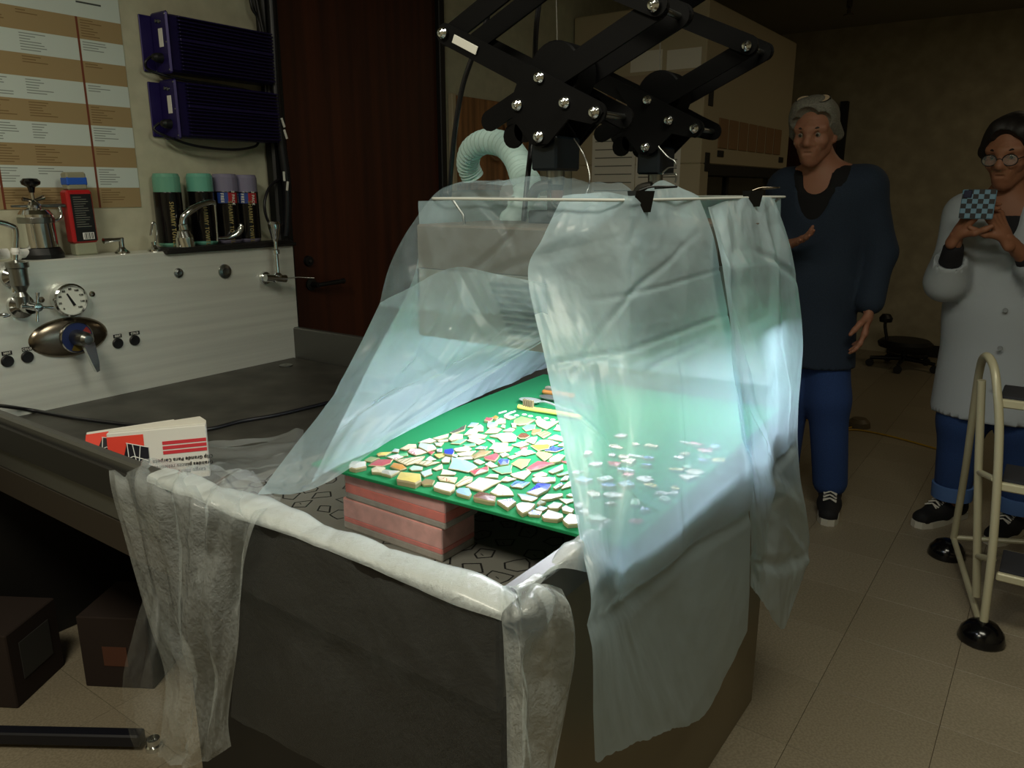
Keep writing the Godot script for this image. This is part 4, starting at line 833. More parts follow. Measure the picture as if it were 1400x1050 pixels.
# ---------------------------------------------------------------- scissor arms
func pantographs():
	for k in 2:
		var zf: float = [-1.21, -1.64][k]
		var p := thing("scissor_arm", ["nearer black scissor arm with bright bolts, holding the nearer lamp hood", "farther black scissor arm with bright bolts, holding the farther lamp hood"][k], "scissor arm", Vector3(-0.80, 1.34, zf - 0.05))
		var st: SurfaceTool
		for s in [0.05, -0.05]:
			var X := Transform3D(Basis.IDENTITY, Vector3(0, 0, s)); var X2 := Transform3D(Basis.IDENTITY, Vector3(0, 0, s - signf(s) * 0.009))
			# lower crossing plates, then the stages above up to the ceiling rail
			var bars := [[Vector2(-0.22, 0.308), Vector2(0.113, 0.148), 0], [Vector2(0.215, 0.302), Vector2(-0.122, 0.147), 1],
				[Vector2(-0.047, 0.169), Vector2(0.0, 0.113), 1], [Vector2(0.053, 0.167), Vector2(0.0, 0.113), 0]]
			for n in 5:
				var y0 := 0.305 + n * 0.2
				bars.append([Vector2(-0.22, y0), Vector2(0.217, y0 + 0.2), 1]); bars.append([Vector2(0.217, y0), Vector2(-0.22, y0 + 0.2), 0])
			for b in bars:
				st = MB(); prism(st, slotted(b[0], b[1], 0.0188), 0.006, X if b[2] == 0 else X2); put("arm_bar", st, M.arm, p)
			# gusset plate in the middle
			st = MB(); prism(st, PackedVector2Array([Vector2(-0.08, 0.245), Vector2(-0.02, 0.235), Vector2(0.06, 0.195), Vector2(0.12, 0.163), Vector2(0.128, 0.148), Vector2(0.118, 0.134), Vector2(0.105, 0.130), Vector2(0.06, 0.140), Vector2(0.018, 0.10), Vector2(-0.018, 0.10), Vector2(-0.062, 0.150), Vector2(-0.062, 0.18), Vector2(-0.05, 0.205)]), 0.005, Transform3D(Basis.IDENTITY, Vector3(0, 0, s + signf(s) * 0.004))); put("gusset_plate", st, M.arm, p)
			for e in [Vector2(-0.075, 0.118), Vector2(-0.05, 0.128)]:
				st = MB(); lathe(st, [Vector2(0, -0.003), Vector2(0.022, -0.003), Vector2(0.022, 0.003), Vector2(0, 0.003)], Transform3D(Basis(Vector3.RIGHT, PI / 2), Vector3(e.x, e.y, s - 0.02)), 16); put("ear_plate", st, M.arm, p)
		for b in [[0, 0.212], [-0.047, 0.169], [0.053, 0.167], [0.113, 0.148], [0.0, 0.113], [-0.22, 0.308], [0.215, 0.302]]:
			st = MB()
			for s in [1, -1]:
				st = MB()
				lathe(st, [Vector2(0.0108, 0.0), Vector2(0.0105, 0.004), Vector2(0.0075, 0.009), Vector2(0.0035, 0.0105), Vector2(0.002, 0.007), Vector2(0, 0.007)], Transform3D(Basis(Vector3.RIGHT, s * PI / 2), Vector3(b[0], b[1], s * 0.0565)), 14)
				put("bolt", st, M.chrome, p)
			st = MB(); tube(st, [Vector3(b[0], b[1], -0.05), Vector3(b[0], b[1], 0.05)], 0.0055, 10); put("spacer_rod", st, M.dull_chrome, p)
		# spring drum, hanger block, stem
		st = MB(); lathe(st, [Vector2(0, -0.03), Vector2(0.052, -0.03), Vector2(0.055, -0.026), Vector2(0.055, 0.026), Vector2(0.052, 0.03), Vector2(0, 0.03)], Transform3D(Basis(Vector3.RIGHT, PI / 2), Vector3(0.012, 0.222, 0)), 28); put("spring_drum", st, M.arm, p)
		st = MB(); box(st, Vector3(0.0, 0.085, 0), Vector3(0.055, 0.06, 0.085), 0.004); put("hanger_block", st, mat("101a22", 0.4, 0.3), p)
		st = MB(); lathe(st, [Vector2(0.017, 0.03), Vector2(0.017, 0.06)], Transform3D.IDENTITY, 18); put("collar", st, M.dull_chrome, p)
		st = MB(); lathe(st, [Vector2(0.0, -0.03), Vector2(0.015, -0.03), Vector2(0.0155, 0.0), Vector2(0.0155, 0.045)], Transform3D.IDENTITY, 18); put("stem", st, M.black, p)
		st = MB(); lathe(st, [Vector2(0.0159, 0.004), Vector2(0.0159, 0.02)], Transform3D.IDENTITY, 18); put("stem_label", st, mat("6a4a40", 0.5), p)
		st = MB(); tube(st, path([Vector3(-0.0, 0.03, 0.02), Vector3(-0.025, 0.024, 0.025), Vector3(-0.038, 0.005, 0.025)], 4), 0.010, 10); put("clamp_knob", st, mat("3c3a36", 0.4), p)
		st = MB(); tube(st, [Vector3(0, 0.01 + 0.265, 0.0), Vector3(-0.004, 0.36, 0.0), Vector3(-0.004, 1.2, 0)], 0.0012, 5); tube(st, path([Vector3(-0.012, 0.36, 0), Vector3(-0.004, 0.365, 0), Vector3(0.006, 0.36, 0), Vector3(-0.004, 0.356, 0), Vector3(-0.012, 0.36, 0)], 3), 0.0012, 5); put("safety_wire", st, M.dull_chrome, p)
		st = MB(); box(st, Vector3(0, 1.3, 0), Vector3(0.56, 0.05, 0.16), 0.004); put("ceiling_rail", st, M.arm, p)
		if k == 0:
			st = MB(); box(st, Vector3(-0.168, 0.283, 0.0565), Vector3(0.062, 0.015, 0.0015), 0.0004, Basis(Vector3.BACK, -0.45)); put("maker_label", st, M.paper, p)
	# power cables running down past the arm
	var st2 := MB(); tube(st2, path([Vector3(-0.995, 1.765, -1.330), Vector3(-1.014, 1.687, -1.330), Vector3(-1.048, 1.629, -1.330), Vector3(-1.078, 1.568, -1.330), Vector3(-1.117, 1.483, -1.350), Vector3(-1.173, 1.392, -1.400), Vector3(-1.221, 1.335, -1.450)], 6), 0.0055, 8); tag(put("lamp_cable", st2, M.cable), "black lamp cable hanging left of the nearer scissor arm", "cable")
	st2 = MB(); tube(st2, path([Vector3(-0.899, 1.757, -1.360), Vector3(-0.912, 1.680, -1.360), Vector3(-0.930, 1.604, -1.380), Vector3(-0.933, 1.520, -1.380), Vector3(-0.924, 1.447, -1.360), Vector3(-0.905, 1.381, -1.320), Vector3(-0.90, 1.30, -1.30)], 6), 0.0055, 8); tag(put("lamp_cable", st2, M.cable), "black lamp cable hanging close behind the nearer scissor arm into the hood", "cable")
	# loose wire loops at the stems
	for k in 2:
		var q: Array = [[Vector3(-0.737, 1.448, -1.220), Vector3(-0.716, 1.428, -1.210), Vector3(-0.703, 1.403, -1.210), Vector3(-0.692, 1.378, -1.200), Vector3(-0.685, 1.358, -1.180), Vector3(-0.694, 1.333, -1.170), Vector3(-0.719, 1.324, -1.170), Vector3(-0.753, 1.335, -1.180), Vector3(-0.773, 1.354, -1.200)], [Vector3(-0.763, 1.453, -1.620), Vector3(-0.740, 1.431, -1.620), Vector3(-0.724, 1.422, -1.620), Vector3(-0.720, 1.409, -1.620), Vector3(-0.737, 1.407, -1.620), Vector3(-0.750, 1.394, -1.620), Vector3(-0.719, 1.394, -1.620), Vector3(-0.719, 1.376, -1.620)]][k]
		st2 = MB(); tube(st2, path(q, 6), 0.0016 if k == 0 else 0.002, 6); tag(put("wire_loop", st2, M.dull_chrome), ["thin wire loop dangling from the nearer lamp stem", "twisted wire loops on the farther lamp stem"][k], "wire")

# ---------------------------------------------------------------- green board
const BT := 0.862
func board_and_sherds():
	var st := MB(); box(st, Vector3.ZERO, Vector3(0.646, 0.006, 0.86), 0.001)
	var b := put("felt_board", st, M.felt); b.position = Vector3(-0.798, BT - 0.003, -1.335); b.rotation.y = deg_to_rad(2.75)
	tag(b, "green felt-covered board laid with pottery sherds under the lamps", "board")
	# two banded foam blocks under the front left corner
	var pk := ["e2a09c", "e66a58", "a9a096", "d98a86", "e0958f"]
	var spec := [[0.738, 0.062, [[0.0, 0.014, "a59a8c"], [0.014, 0.024, "f0685a"], [0.024, 0.062, "f2aaa2"]], 0.0, "lower"], [0.8005, 0.054, [[0.0, 0.012, "a39a90"], [0.012, 0.03, "f4604a"], [0.03, 0.054, "eda29c"]], 0.008, "upper"]]
	for s in spec:
		var g := thing("foam_block", "%s of two film-wrapped pink and grey banded blocks under the green board" % s[4], "block", Vector3(-0.921 + s[3], s[0], -0.957), "banded blocks under the board")
		for l in s[2]:
			st = MB(); abox(st, Vector3(-0.122, l[0], -0.045), Vector3(0.122, l[1], 0.045), 0.0015)
			put("foam_layer", st, tri_tex(mat(l[2], 0.7), noise_tex(0.04, Color(0.85, 0.85, 0.85), Color(1, 1, 1), 256), 3.0), g)
		st = MB(); abox(st, Vector3(-0.1235, 0.001, -0.0465), Vector3(0.1235, s[1] - 0.001, 0.0465), 0.003)
		var w := film(0.22, "f2f2f2", 0.5); w.normal_scale = 0.8; put("clear_wrap", st, w, g)
	for p in [Vector3(-0.62, 0.738, -1.62), Vector3(-1.05, 0.738, -1.62)]:
		st = MB(); abox(st, Vector3(-0.06, 0, -0.045), Vector3(0.06, 0.118, 0.045), 0.002)
		tag(put_at("support_block", st, mat("dd8f88", 0.7), p), "plain pink support block under the green board's far %s corner" % ("right" if p.x > -0.8 else "left"), "block")
	sherd(-1.007, -0.918, "eef3ee", "plain", 11, "-14,6,-22,-9,1,-23,21,-5,14,16,-2,17", "chunky white sherd at the front left corner on the green board")
	sherd(-1.018, -0.966, "9db77c", "plain", 4, "-7,12,-12,-10,9,-14,9,11", "olive green sherd, left of the rounded rose red sherd")
	sherd(-0.987, -0.964, "cf5e68", "plain", 4, "-12,26,-20,-9,3,-26,15,-7,14,14", "rounded rose red sherd on the green board")
	sherd(-0.964, -0.928, "efe8c8", "plain", 7, "-12,4,-14,-11,4,-17,19,8,1,15", "beige sherd with hollow edge, left of the amber yellow sherd")
	sherd(-0.939, -0.930, "cfd3cc", "plain", 7, "-15,3,-13,-7,14,-17,17,10,-5,12", "pale grey sherd with dark broken edge, left of the amber yellow sherd")
	sherd(-0.947, -0.966, "e0a04c", "plain", 5, "-13,10,-22,-9,0,-12,19,-2,16,13", "amber yellow sherd on the green board")
	sherd(-0.880, -0.920, "efdc7e", "plain", 14, "-16,13,-32,-13,5,-27,26,-5,28,12,-10,18", "thick yellow block sherd on the green board")
	sherd(-0.850, -0.936, "a08a5e", "plain", 6, "-9,8,-14,-10,5,-14,15,3,4,13", "brown stone sherd, right of the thick yellow block sherd")
	sherd(-0.808, -0.931, "eef3ee", "plain", 9, "-18,7,-26,-11,10,-19,22,-2,24,12,-13,12", "curved white rim sherd on the green board")
	sherd(-0.769, -0.936, "a9d3ee", "plain", 8, "-14,4,-17,-8,-1,-17,17,-1,22,12,-5,12", "dark-edged blue sherd on the green board")
	sherd(-0.803, -0.980, "efe8c8", "stripe", 4, "-3,23,-15,-21,-1,-25,13,-3,7,27", "cream ribbed sherd on the green board")
	sherd(-0.833, -0.969, "efe8c8", "rose", 4, "-26,-2,9,-18,22,6,-7,12", "cream sherd with faint flowers, left of the cream ribbed sherd")
	sherd(-0.884, -0.973, "cfe3ea", "plain", 4, "-12,5,-8,-21,12,-2,10,18", "pale blue sliver, right of the thick yellow block sherd")
	sherd(-0.853, -0.995, "eef3ee", "plain", 4, "-5,16,-21,-8,12,-9,16,1", "white folded sherd, left of the large pale blue sherd")
	sherd(-0.857, -1.042, "a9d3ee", "plain", 4, "-46,-21,-7,-23,30,-8,32,24,-10,30", "large pale blue sherd on the green board")
	sherd(-0.900, -1.043, "eef3ee", "plain", 5, "-5,7,-12,-14,0,-15,15,6,4,14", "white rounded sherd, in front of the cobalt-topped white cube sherd")
	sherd(-1.023, -1.000, "efdc7e", "plain", 4, "-9,7,-10,-4,7,-19,12,3,2,14", "cream yellow strip sherd, just beyond the rounded rose red sherd")
	sherd(-1.015, -1.029, "cfe3ea", "plain", 4, "-2,10,-10,-7,0,-10,11,5", "small pale blue sherd, left of the broad mint white sherd")
	sherd(-1.008, -1.059, "efe8c8", "plain", 5, "-7,19,-13,-12,0,-21,16,-5,6,17", "cream sherd, left of the broad mint white sherd")
	sherd(-0.980, -1.048, "f0dce0", "rose", 4, "-12,11,-21,-5,-6,-16,22,-9,16,17", "pinkish white sherd, left of the broad mint white sherd")
	sherd(-0.977, -1.078, "cfeadc", "plain", 6, "-15,10,-30,-12,1,-18,23,-2,19,21", "broad mint white sherd on the green board")
	sherd(-0.987, -1.021, "7fd39a", "plain", 3, "-11,4,-2,-13,11,-1,1,10", "small green sherd, just beyond the long cream striped sherd")
	sherd(-0.991, -1.004, "eef3ee", "rose", 3, "-14,11,-9,-15,13,-9,11,14", "white sherd with faint flowers, left of the long cream striped sherd")
	sherd(-0.953, -1.007, "efe8c8", "stripe", 4, "-25,19,-12,-8,6,-32,18,-4,12,27", "long cream striped sherd on the green board")
	sherd(-0.919, -1.011, "efe8c8", "stripe", 4, "-18,15,-12,-7,19,-19,10,12", "narrow cream striped sherd, right of the long cream striped sherd")
	sherd(-0.929, -1.033, "eef3ee", "plain", 3, "-4,10,-12,-14,12,-5,6,10", "white triangular sherd, right of the long cream striped sherd")
	sherd(-0.916, -0.978, "cfeadc", "plain", 4, "-10,8,-14,-9,6,-13,16,0,2,13", "pale mint sherd, right of the amber yellow sherd")
	sherd(-0.885, -1.006, "efe8c8", "plain", 3, "-6,11,-9,-20,9,-2,6,13", "cream triangular sherd, left of the large pale blue sherd")
	sherd(-0.952, -1.061, "cf5e68", "plain", 3, "-11,0,2,-9,9,9", "tiny rose red chip, in front of the broad mint white sherd")
	sherd(-0.925, -1.059, "efdc7e", "plain", 4, "-15,4,-2,-16,9,-2,7,14", "small yellow sherd, left of the cobalt-topped white cube sherd")
	sherd(-0.945, -1.078, "6f9fe0", "lace", 5, "-9,-1,-4,-13,10,4,3,9", "small blue patterned sherd, left of the cobalt-topped white cube sherd")
	sherd(-0.918, -1.077, "2a3fc8", "plain", 9, "-16,-2,-8,-18,6,-7,17,12,0,16", "cobalt-topped white cube sherd on the green board")
	sherd(-0.913, -1.113, "eef3ee", "plain", 4, "-18,9,-6,-19,12,-12,17,4,-4,19", "white oblong sherd, right of the cobalt-topped white cube sherd")
	sherd(-0.878, -1.075, "eef3ee", "plain", 3, "-16,9,4,-16,15,-6,-2,14", "thin white sherd, left of the tan stone sherd")
	sherd(-0.891, -1.094, "efe8c8", "plain", 4, "-17,9,5,-26,14,2,-2,17", "cream strip sherd, left of the tan stone sherd")
	sherd(-0.904, -1.076, "6f9fe0", "lace", 3, "-13,1,2,-9,10,7", "blue and white chip, in front of the cobalt-topped white cube sherd")
	sherd(-1.002, -1.111, "eef3ee", "plain", 4, "-12,19,-12,-16,12,-10,11,7", "white flat sherd, just beyond the broad mint white sherd")
	sherd(-0.973, -1.108, "cfeadc", "plain", 4, "-15,-2,2,-14,12,7,1,10", "pale mint flat sherd, right of the broad mint white sherd")
	sherd(-0.997, -1.147, "efe8c8", "plain", 4, "-11,18,-4,-26,9,-9,6,18", "long cream sherd, left of the squarish cream sherd")
	sherd(-0.971, -1.160, "efe8c8", "plain", 6, "-5,19,-20,-13,1,-23,16,-4,7,23", "squarish cream sherd on the green board")
	sherd(-0.950, -1.145, "7fd39a", "plain", 4, "-7,20,-10,-14,4,-20,11,12", "light green sherd, in front of the squarish cream sherd")
	sherd(-0.980, -1.131, "efe8c8", "plain", 3, "-12,7,2,-15,9,-4,0,11", "thin cream sherd, left of the squarish cream sherd")
	sherd(-0.999, -1.203, "5c5f52", "plain", 5, "-3,26,-6,-4,-10,-38,9,-10,8,27", "dark grey crescent sherd on the green board")
	sherd(-0.999, -1.252, "a9d3ee", "plain", 4, "-1,18,-13,-10,3,-17,12,10", "sky blue sherd, right of the dark grey crescent sherd")
	sherd(-0.970, -1.238, "cfe3ea", "plain", 5, "-12,10,-16,-24,1,-13,19,11,10,17", "pale blue sherd, left of the lime yellow sherd")
	sherd(-0.967, -1.209, "eef3ee", "plain", 5, "-2,26,-16,-13,1,-21,17,8", "white sherd, right of the dark grey crescent sherd")
	sherd(-0.963, -1.272, "a9d3ee", "plain", 5, "0,17,-22,-15,0,-21,14,-2,10,19", "sky blue squarish sherd, left of the mint rim sherd at the far end")
	sherd(-0.964, -1.306, "cfeadc", "plain", 5, "-7,14,-15,-20,-1,-20,18,6,5,20", "mint rim sherd at the far end on the green board")
	sherd(-0.992, -1.298, "cf5e68", "plain", 7, "-3,12,-14,-10,4,-13,13,11", "small red lump, left of the small orange lump")
	sherd(-0.988, -1.319, "e0a04c", "plain", 7, "-6,6,-9,-12,4,-6,10,10", "small orange lump on the green board")
	sherd(-0.967, -1.344, "eef3ee", "plain", 4, "-11,8,-13,-11,12,-8,10,13", "white sherd, right of the small orange lump")
	sherd(-0.924, -1.331, "9db77c", "plain", 6, "-6,24,-21,0,-24,-32,17,-27,21,9,11,26", "ragged olive green sherd on the green board")
	sherd(-0.879, -1.351, "efe8c8", "plain", 6, "-24,0,-34,-27,9,-4,22,-28,30,37,-3,23", "large cream sherd with a scalloped edge on the green board")
	sherd(-0.921, -1.296, "eef3ee", "plain", 6, "-14,-8,-2,-12,14,10,4,12", "white chip, left of the bright green sherd")
	sherd(-0.936, -1.244, "dde29a", "plain", 5, "-5,27,-20,-20,8,-18,15,9", "lime yellow sherd on the green board")
	sherd(-0.938, -1.281, "eef3ee", "plain", 4, "-3,7,-10,-10,1,-6,11,10", "small white sherd, in front of the mint rim sherd at the far end")
	sherd(-0.912, -1.269, "cfeadc", "plain", 4, "-8,16,-8,-11,5,-12,10,7", "pale mint sherd, right of the lime yellow sherd")
	sherd(-0.889, -1.307, "7fd39a", "plain", 4, "-10,12,-16,-17,1,-25,17,2,9,26", "bright green sherd on the green board")
	sherd(-0.858, -1.286, "a08a5e", "plain", 6, "-1,15,-16,-10,1,-22,10,-2,6,19", "brown-topped cream sherd, right of the dark brown glazed sherd")
	sherd(-0.837, -1.287, "9db77c", "stripe", 4, "-12,9,-13,-21,9,-14,14,25", "green ribbed sherd, right of the dark brown glazed sherd")
	sherd(-0.837, -1.341, "eef3ee", "plain", 4, "0,18,-14,-18,-3,-16,19,14", "white sherd, right of the large cream sherd with a scalloped edge")
	sherd(-0.864, -1.250, "7a4a34", "plain", 5, "-9,10,-14,-12,-5,-18,11,-8,13,12,5,18", "dark brown glazed sherd on the green board")
	sherd(-0.891, -1.222, "eef3ee", "plain", 5, "-31,14,-21,-16,-5,-31,20,-15,34,9,16,30,-11,12", "large white crescent sherd on the green board")
	sherd(-0.940, -1.192, "efe8c8", "plain", 5, "-18,10,-9,-15,13,-17,21,3,-5,21", "cream sherd, right of the squarish cream sherd")
	sherd(-0.799, -1.279, "eef3ee", "rose", 5, "-15,15,-14,-16,8,-10,20,10", "white flowered sherd, right of the white plate sherd with cobalt print")
	sherd(-0.836, -1.236, "6f9fe0", "lace", 4, "-6,17,-11,-17,-2,-28,18,16,1,12", "blue lace-patterned sherd on the green board")
	sherd(-0.838, -1.203, "eef3ee", "plain", 4, "-13,15,-8,-17,13,-12,9,15", "white sherd, left of the blue lace-patterned sherd")
	sherd(-0.801, -1.242, "eef3ee", "lace", 4, "-14,24,-21,-3,-4,-17,21,-13,18,10", "white plate sherd with cobalt print on the green board")
	sherd(-0.794, -1.215, "e0a04c", "plain", 4, "-24,8,1,-35,16,2,6,25", "orange triangular sherd on the green board")
	sherd(-0.766, -1.216, "2a3fc8", "lace", 4, "-12,19,-14,-15,14,-15,10,11", "cobalt printed sherd, right of the orange triangular sherd")
	sherd(-0.770, -1.249, "eef3ee", "plain", 4, "-4,10,-5,-14,9,5", "white sherd, right of the white plate sherd with cobalt print")
	sherd(-0.867, -1.169, "efe8c8", "plain", 4, "-7,25,-22,-12,4,-26,16,-7,11,20", "upper of two cream yellow sherds on the green board")
	sherd(-0.848, -1.154, "dde29a", "plain", 4, "-10,17,-18,-8,6,-29,17,-2,3,20", "cream yellow sherd, in front of the upper of two cream yellow sherds")
	sherd(-0.865, -1.106, "a08a5e", "plain", 6, "-7,20,-15,-19,7,-27,11,0,5,26", "tan stone sherd on the green board")
	sherd(-0.836, -1.105, "cf5e68", "plain", 6, "-13,10,-8,-23,5,-17,17,14,-2,17", "red sherd with cream edges on the green board")
	sherd(-0.818, -1.185, "cf5e68", "plain", 4, "-8,3,1,-12,8,-1,0,9", "tiny brick red chip, left of the orange triangular sherd")
	sherd(-0.802, -1.169, "6f9fe0", "lace", 4, "-15,19,-14,-8,2,-17,18,-9,10,16", "blue and white sherd, left of the cream shell-shaped sherd")
	sherd(-0.762, -1.173, "efdc7e", "plain", 5, "-17,3,-24,-15,9,-16,14,3,17,26", "cream shell-shaped sherd on the green board")
	sherd(-0.730, -1.167, "efe8c8", "plain", 8, "-10,12,-10,-24,4,-24,13,10,1,26", "cream white block sherd, right of the cream shell-shaped sherd")
	sherd(-0.800, -1.092, "2a3fc8", "lace", 9, "-10,5,-13,-11,3,-15,15,4,6,18", "cobalt-topped square sherd on the green board")
	sherd(-0.773, -1.113, "efdc7e", "plain", 4, "-15,14,-19,-15,1,-29,15,3,17,25", "bright yellow leaf-shaped sherd on the green board")
	sherd(-0.738, -1.115, "cf5e68", "plain", 5, "-12,23,-17,-25,18,-33,10,11,2,26", "long rose red sherd with white line on the green board")
	sherd(-0.828, -1.134, "eef3ee", "plain", 4, "-10,3,-6,-12,9,-4,5,14", "white sherd, right of the red sherd with cream edges")
	sherd(-0.807, -1.139, "efe8c8", "plain", 3, "-10,12,-2,-13,7,-16,4,16", "cream sliver, just beyond the bright yellow leaf-shaped sherd")
	sherd(-0.843, -1.073, "eef3ee", "plain", 4, "-11,4,-10,-11,11,-5,9,10", "white sherd, left of the red sherd with cream edges")
	sherd(-0.815, -1.073, "eef3ee", "plain", 4, "-11,5,-13,-15,16,-2,8,11", "white triangular sherd, left of the cobalt-topped square sherd")
	sherd(-0.781, -1.069, "7fd39a", "plain", 4, "-19,13,-13,-15,-1,-27,22,7,10,22", "green leaf-shaped sherd on the green board")
	sherd(-0.811, -1.035, "cf5e68", "plain", 5, "-14,13,-3,-28,12,-9,5,23", "rose red rectangular sherd on the green board")
	sherd(-0.701, -1.122, "9fe0dc", "plain", 5, "-8,17,-6,-31,9,-8,4,21", "turquoise sherd on the green board")
	sherd(-0.714, -1.167, "cf5e68", "plain", 3, "-12,3,3,-8,10,4", "pink edge sherd, just beyond the turquoise sherd")
	sherd(-0.924, -1.169, "eef3ee", "plain", 4, "-19,10,-14,-14,16,-11,18,16", "white sherd, right of the squarish cream sherd")
	sherd(-0.919, -1.141, "7fd39a", "plain", 3, "-13,7,0,-18,12,-3,1,13", "pale green sherd, right of the squarish cream sherd")
	sherd(-0.889, -1.141, "6f9fe0", "lace", 4, "-8,13,-8,-6,6,-12,11,4", "grey blue sherd, left of the upper of two cream yellow sherds")
	sherd(-0.900, -1.187, "eef3ee", "plain", 3, "-16,-4,5,-6,12,10", "small white sherd, left of the large white crescent sherd")
	sherd(-0.740, -1.065, "eef3ee", "plain", 4, "-18,11,-3,-27,8,-20,17,18,-4,18", "white kite-shaped sherd on the green board")
	sherd(-0.711, -1.084, "efe8c8", "plain", 4, "-11,11,-7,-15,7,-11,11,-1,-1,14", "cream sherd, just beyond the white sherd with ornate blue border")
	sherd(-0.694, -1.064, "eef3ee", "lace", 5, "-19,7,-18,-6,11,-24,22,-7,10,11,-7,17", "white sherd with ornate blue border on the green board")
	sherd(-0.681, -1.112, "7fd39a", "plain", 4, "-8,12,-1,-19,9,-6,-1,14", "green sherd, in front of the turquoise sherd")
	sherd(-0.717, -1.022, "6f9fe0", "stripe", 4, "-10,11,-15,-12,11,-22,15,9,-3,15", "blue and yellow banded sherd on the green board")
	sherd(-0.672, -1.022, "2a3fc8", "lace", 7, "-10,27,-19,-20,4,-30,13,-4,12,27", "large cobalt printed sherd on the green board")
	sherd(-0.656, -1.056, "6f9fe0", "lace", 5, "-4,12,-5,-17,4,-11,4,15", "light blue lace sherd, right of the large cobalt printed sherd")
	sherd(-0.667, -1.096, "6f9fe0", "lace", 4, "-1,16,-6,-9,0,-13,8,6", "light blue sherd, right of the white sherd with ornate blue border")
	sherd(-0.646, -1.070, "efe8c8", "plain", 4, "0,22,-8,-23,8,1", "cream sherd, right of the white sherd with ornate blue border")
	sherd(-0.768, -0.986, "f0dce0", "plain", 6, "-17,26,-24,-21,20,-31,21,28", "large pink rectangular sherd on the green board")
	sherd(-0.723, -0.981, "eef3ee", "rose", 5, "-12,17,-24,-24,2,-19,29,4,7,21", "white sherd with red flowers on the green board")
	sherd(-0.778, -1.030, "cfeadc", "plain", 4, "-8,13,-10,-5,4,-12,14,3", "pale mint sherd, right of the rose red rectangular sherd")
	sherd(-0.746, -1.031, "efe8c8", "rose", 4, "-7,12,-12,-10,12,-11,6,8", "cream flowered sherd, left of the blue and yellow banded sherd")
	sherd(-0.723, -0.935, "7a4a34", "plain", 11, "-19,8,-21,-10,-6,-15,15,-11,26,6,15,11,-11,14", "brown glazed tubular sherd on the green board")
	sherd(-0.673, -0.984, "a9d3ee", "plain", 4, "-22,-3,-9,-9,17,-9,17,10,-2,13", "blue leaf-shaped sherd on the green board")
	sherd(-0.681, -0.942, "eef3ee", "lace", 9, "-19,6,-5,-17,10,-9,14,20", "white chip with a blue line on the green board")
	sherd(-0.647, -0.939, "eef3ee", "rose", 10, "-16,1,-15,-13,8,-21,14,0,12,22,-4,13", "white block sherd near the front edge on the green board")
	sherd(-0.640, -1.006, "eef3ee", "plain", 6, "-9,17,-12,-6,9,-24,15,-14,6,9,-6,20", "long white sherd on the green board")
	sherd(-0.619, -1.035, "cfe3ea", "plain", 4, "-5,6,-5,-5,2,-5,7,5", "pale sherd, right of the long white sherd")
	sherd(-0.610, -1.013, "7fd39a", "plain", 3, "-17,2,2,-14,9,-3,5,14", "pale green sherd, right of the long white sherd")
	sherd(-0.639, -0.974, "cfd3cc", "plain", 6, "-3,7,-7,-9,6,-8,3,8", "small grey sherd, left of the mint block sherd")
	sherd(-0.613, -0.975, "cfeadc", "plain", 8, "-8,9,-9,-12,7,-15,11,6,0,14", "mint block sherd on the green board")
	sherd(-0.590, -0.977, "eef3ee", "plain", 7, "-10,1,-10,-12,10,-5,14,9,-3,9", "white sherd, right of the mint block sherd")
	sherd(-0.625, -0.935, "6f9fe0", "lace", 6, "-8,7,-9,-9,8,-11,13,3,-2,10", "blue and white sherd, right of the white block sherd near the front edge")
	sherd(-0.626, -0.958, "a9d3ee", "plain", 5, "-7,8,-8,-7,7,-8,6,8", "sky blue sherd, left of the mint block sherd")
	sherd(-0.593, -0.939, "eef3ee", "plain", 9, "-14,11,-19,-15,10,-14,17,-4,14,8,-7,16", "large white sherd on the front edge on the green board")
	sherd(-0.562, -0.942, "eef3ee", "plain", 9, "-10,8,-15,-20,3,-22,19,4,6,18,-5,12", "white sherd under the film edge on the green board")
	sherd(-0.562, -1.075, "eef3ee", "plain", 5, "18,1,2,14,-13,10,-15,0,-5,-12,13,-14", "white pottery sherd behind the hanging film, right of the long white sherd")
	sherd(-0.678, -1.305, "efe8c8", "plain", 3, "-11,11,-16,-5,-7,-13,17,-2,16,9", "cream pottery sherd behind the hanging film, right of the white plate sherd with cobalt print")
	sherd(-0.503, -1.323, "6f9fe0", "plain", 6, "-2,10,-11,-4,3,-9,10,3", "small light blue pottery sherd behind the hanging film, right of the turquoise sherd")
	sherd(-0.482, -1.006, "cf5e68", "plain", 3, "3,-12,10,-7,8,9,-10,11,-12,-1", "small rose red sherd behind film, right of the white sherd under the film edge")
	sherd(-0.621, -1.278, "cfeadc", "plain", 3, "14,-10,16,5,-15,8,-15,-3", "pale mint pottery sherd behind the hanging film, right of the turquoise sherd")
	sherd(-0.524, -1.249, "efdc7e", "plain", 5, "12,-13,12,4,-11,9,-13,0", "small yellow pottery sherd behind the hanging film, right of the turquoise sherd")
	sherd(-0.586, -1.006, "eef3ee", "plain", 5, "0,12,-9,-1,-4,-11,3,-9,10,11", "small white pottery sherd behind the hanging film, right of the mint block sherd")
	sherd(-0.493, -1.261, "efe8c8", "plain", 3, "-17,7,-14,-8,6,-18,16,-9,10,10,-2,17", "cream pottery sherd behind the hanging film, right of the turquoise sherd")
	sherd(-0.565, -0.990, "cfd3cc", "plain", 4, "10,-1,6,6,-4,9,-10,5,-4,-9,1,-10", "small pale grey sherd behind film, right of the white sherd under the film edge")
	sherd(-0.535, -0.977, "7fd39a", "plain", 7, "-17,-1,-8,-15,16,-6,14,8,-5,15", "green pottery sherd behind the hanging film, right of the white sherd under the film edge")
	sherd(-0.598, -1.193, "a9d3ee", "plain", 6, "-3,-11,17,-5,15,3,-11,11,-17,1", "sky blue pottery sherd behind the hanging film, right of the turquoise sherd")
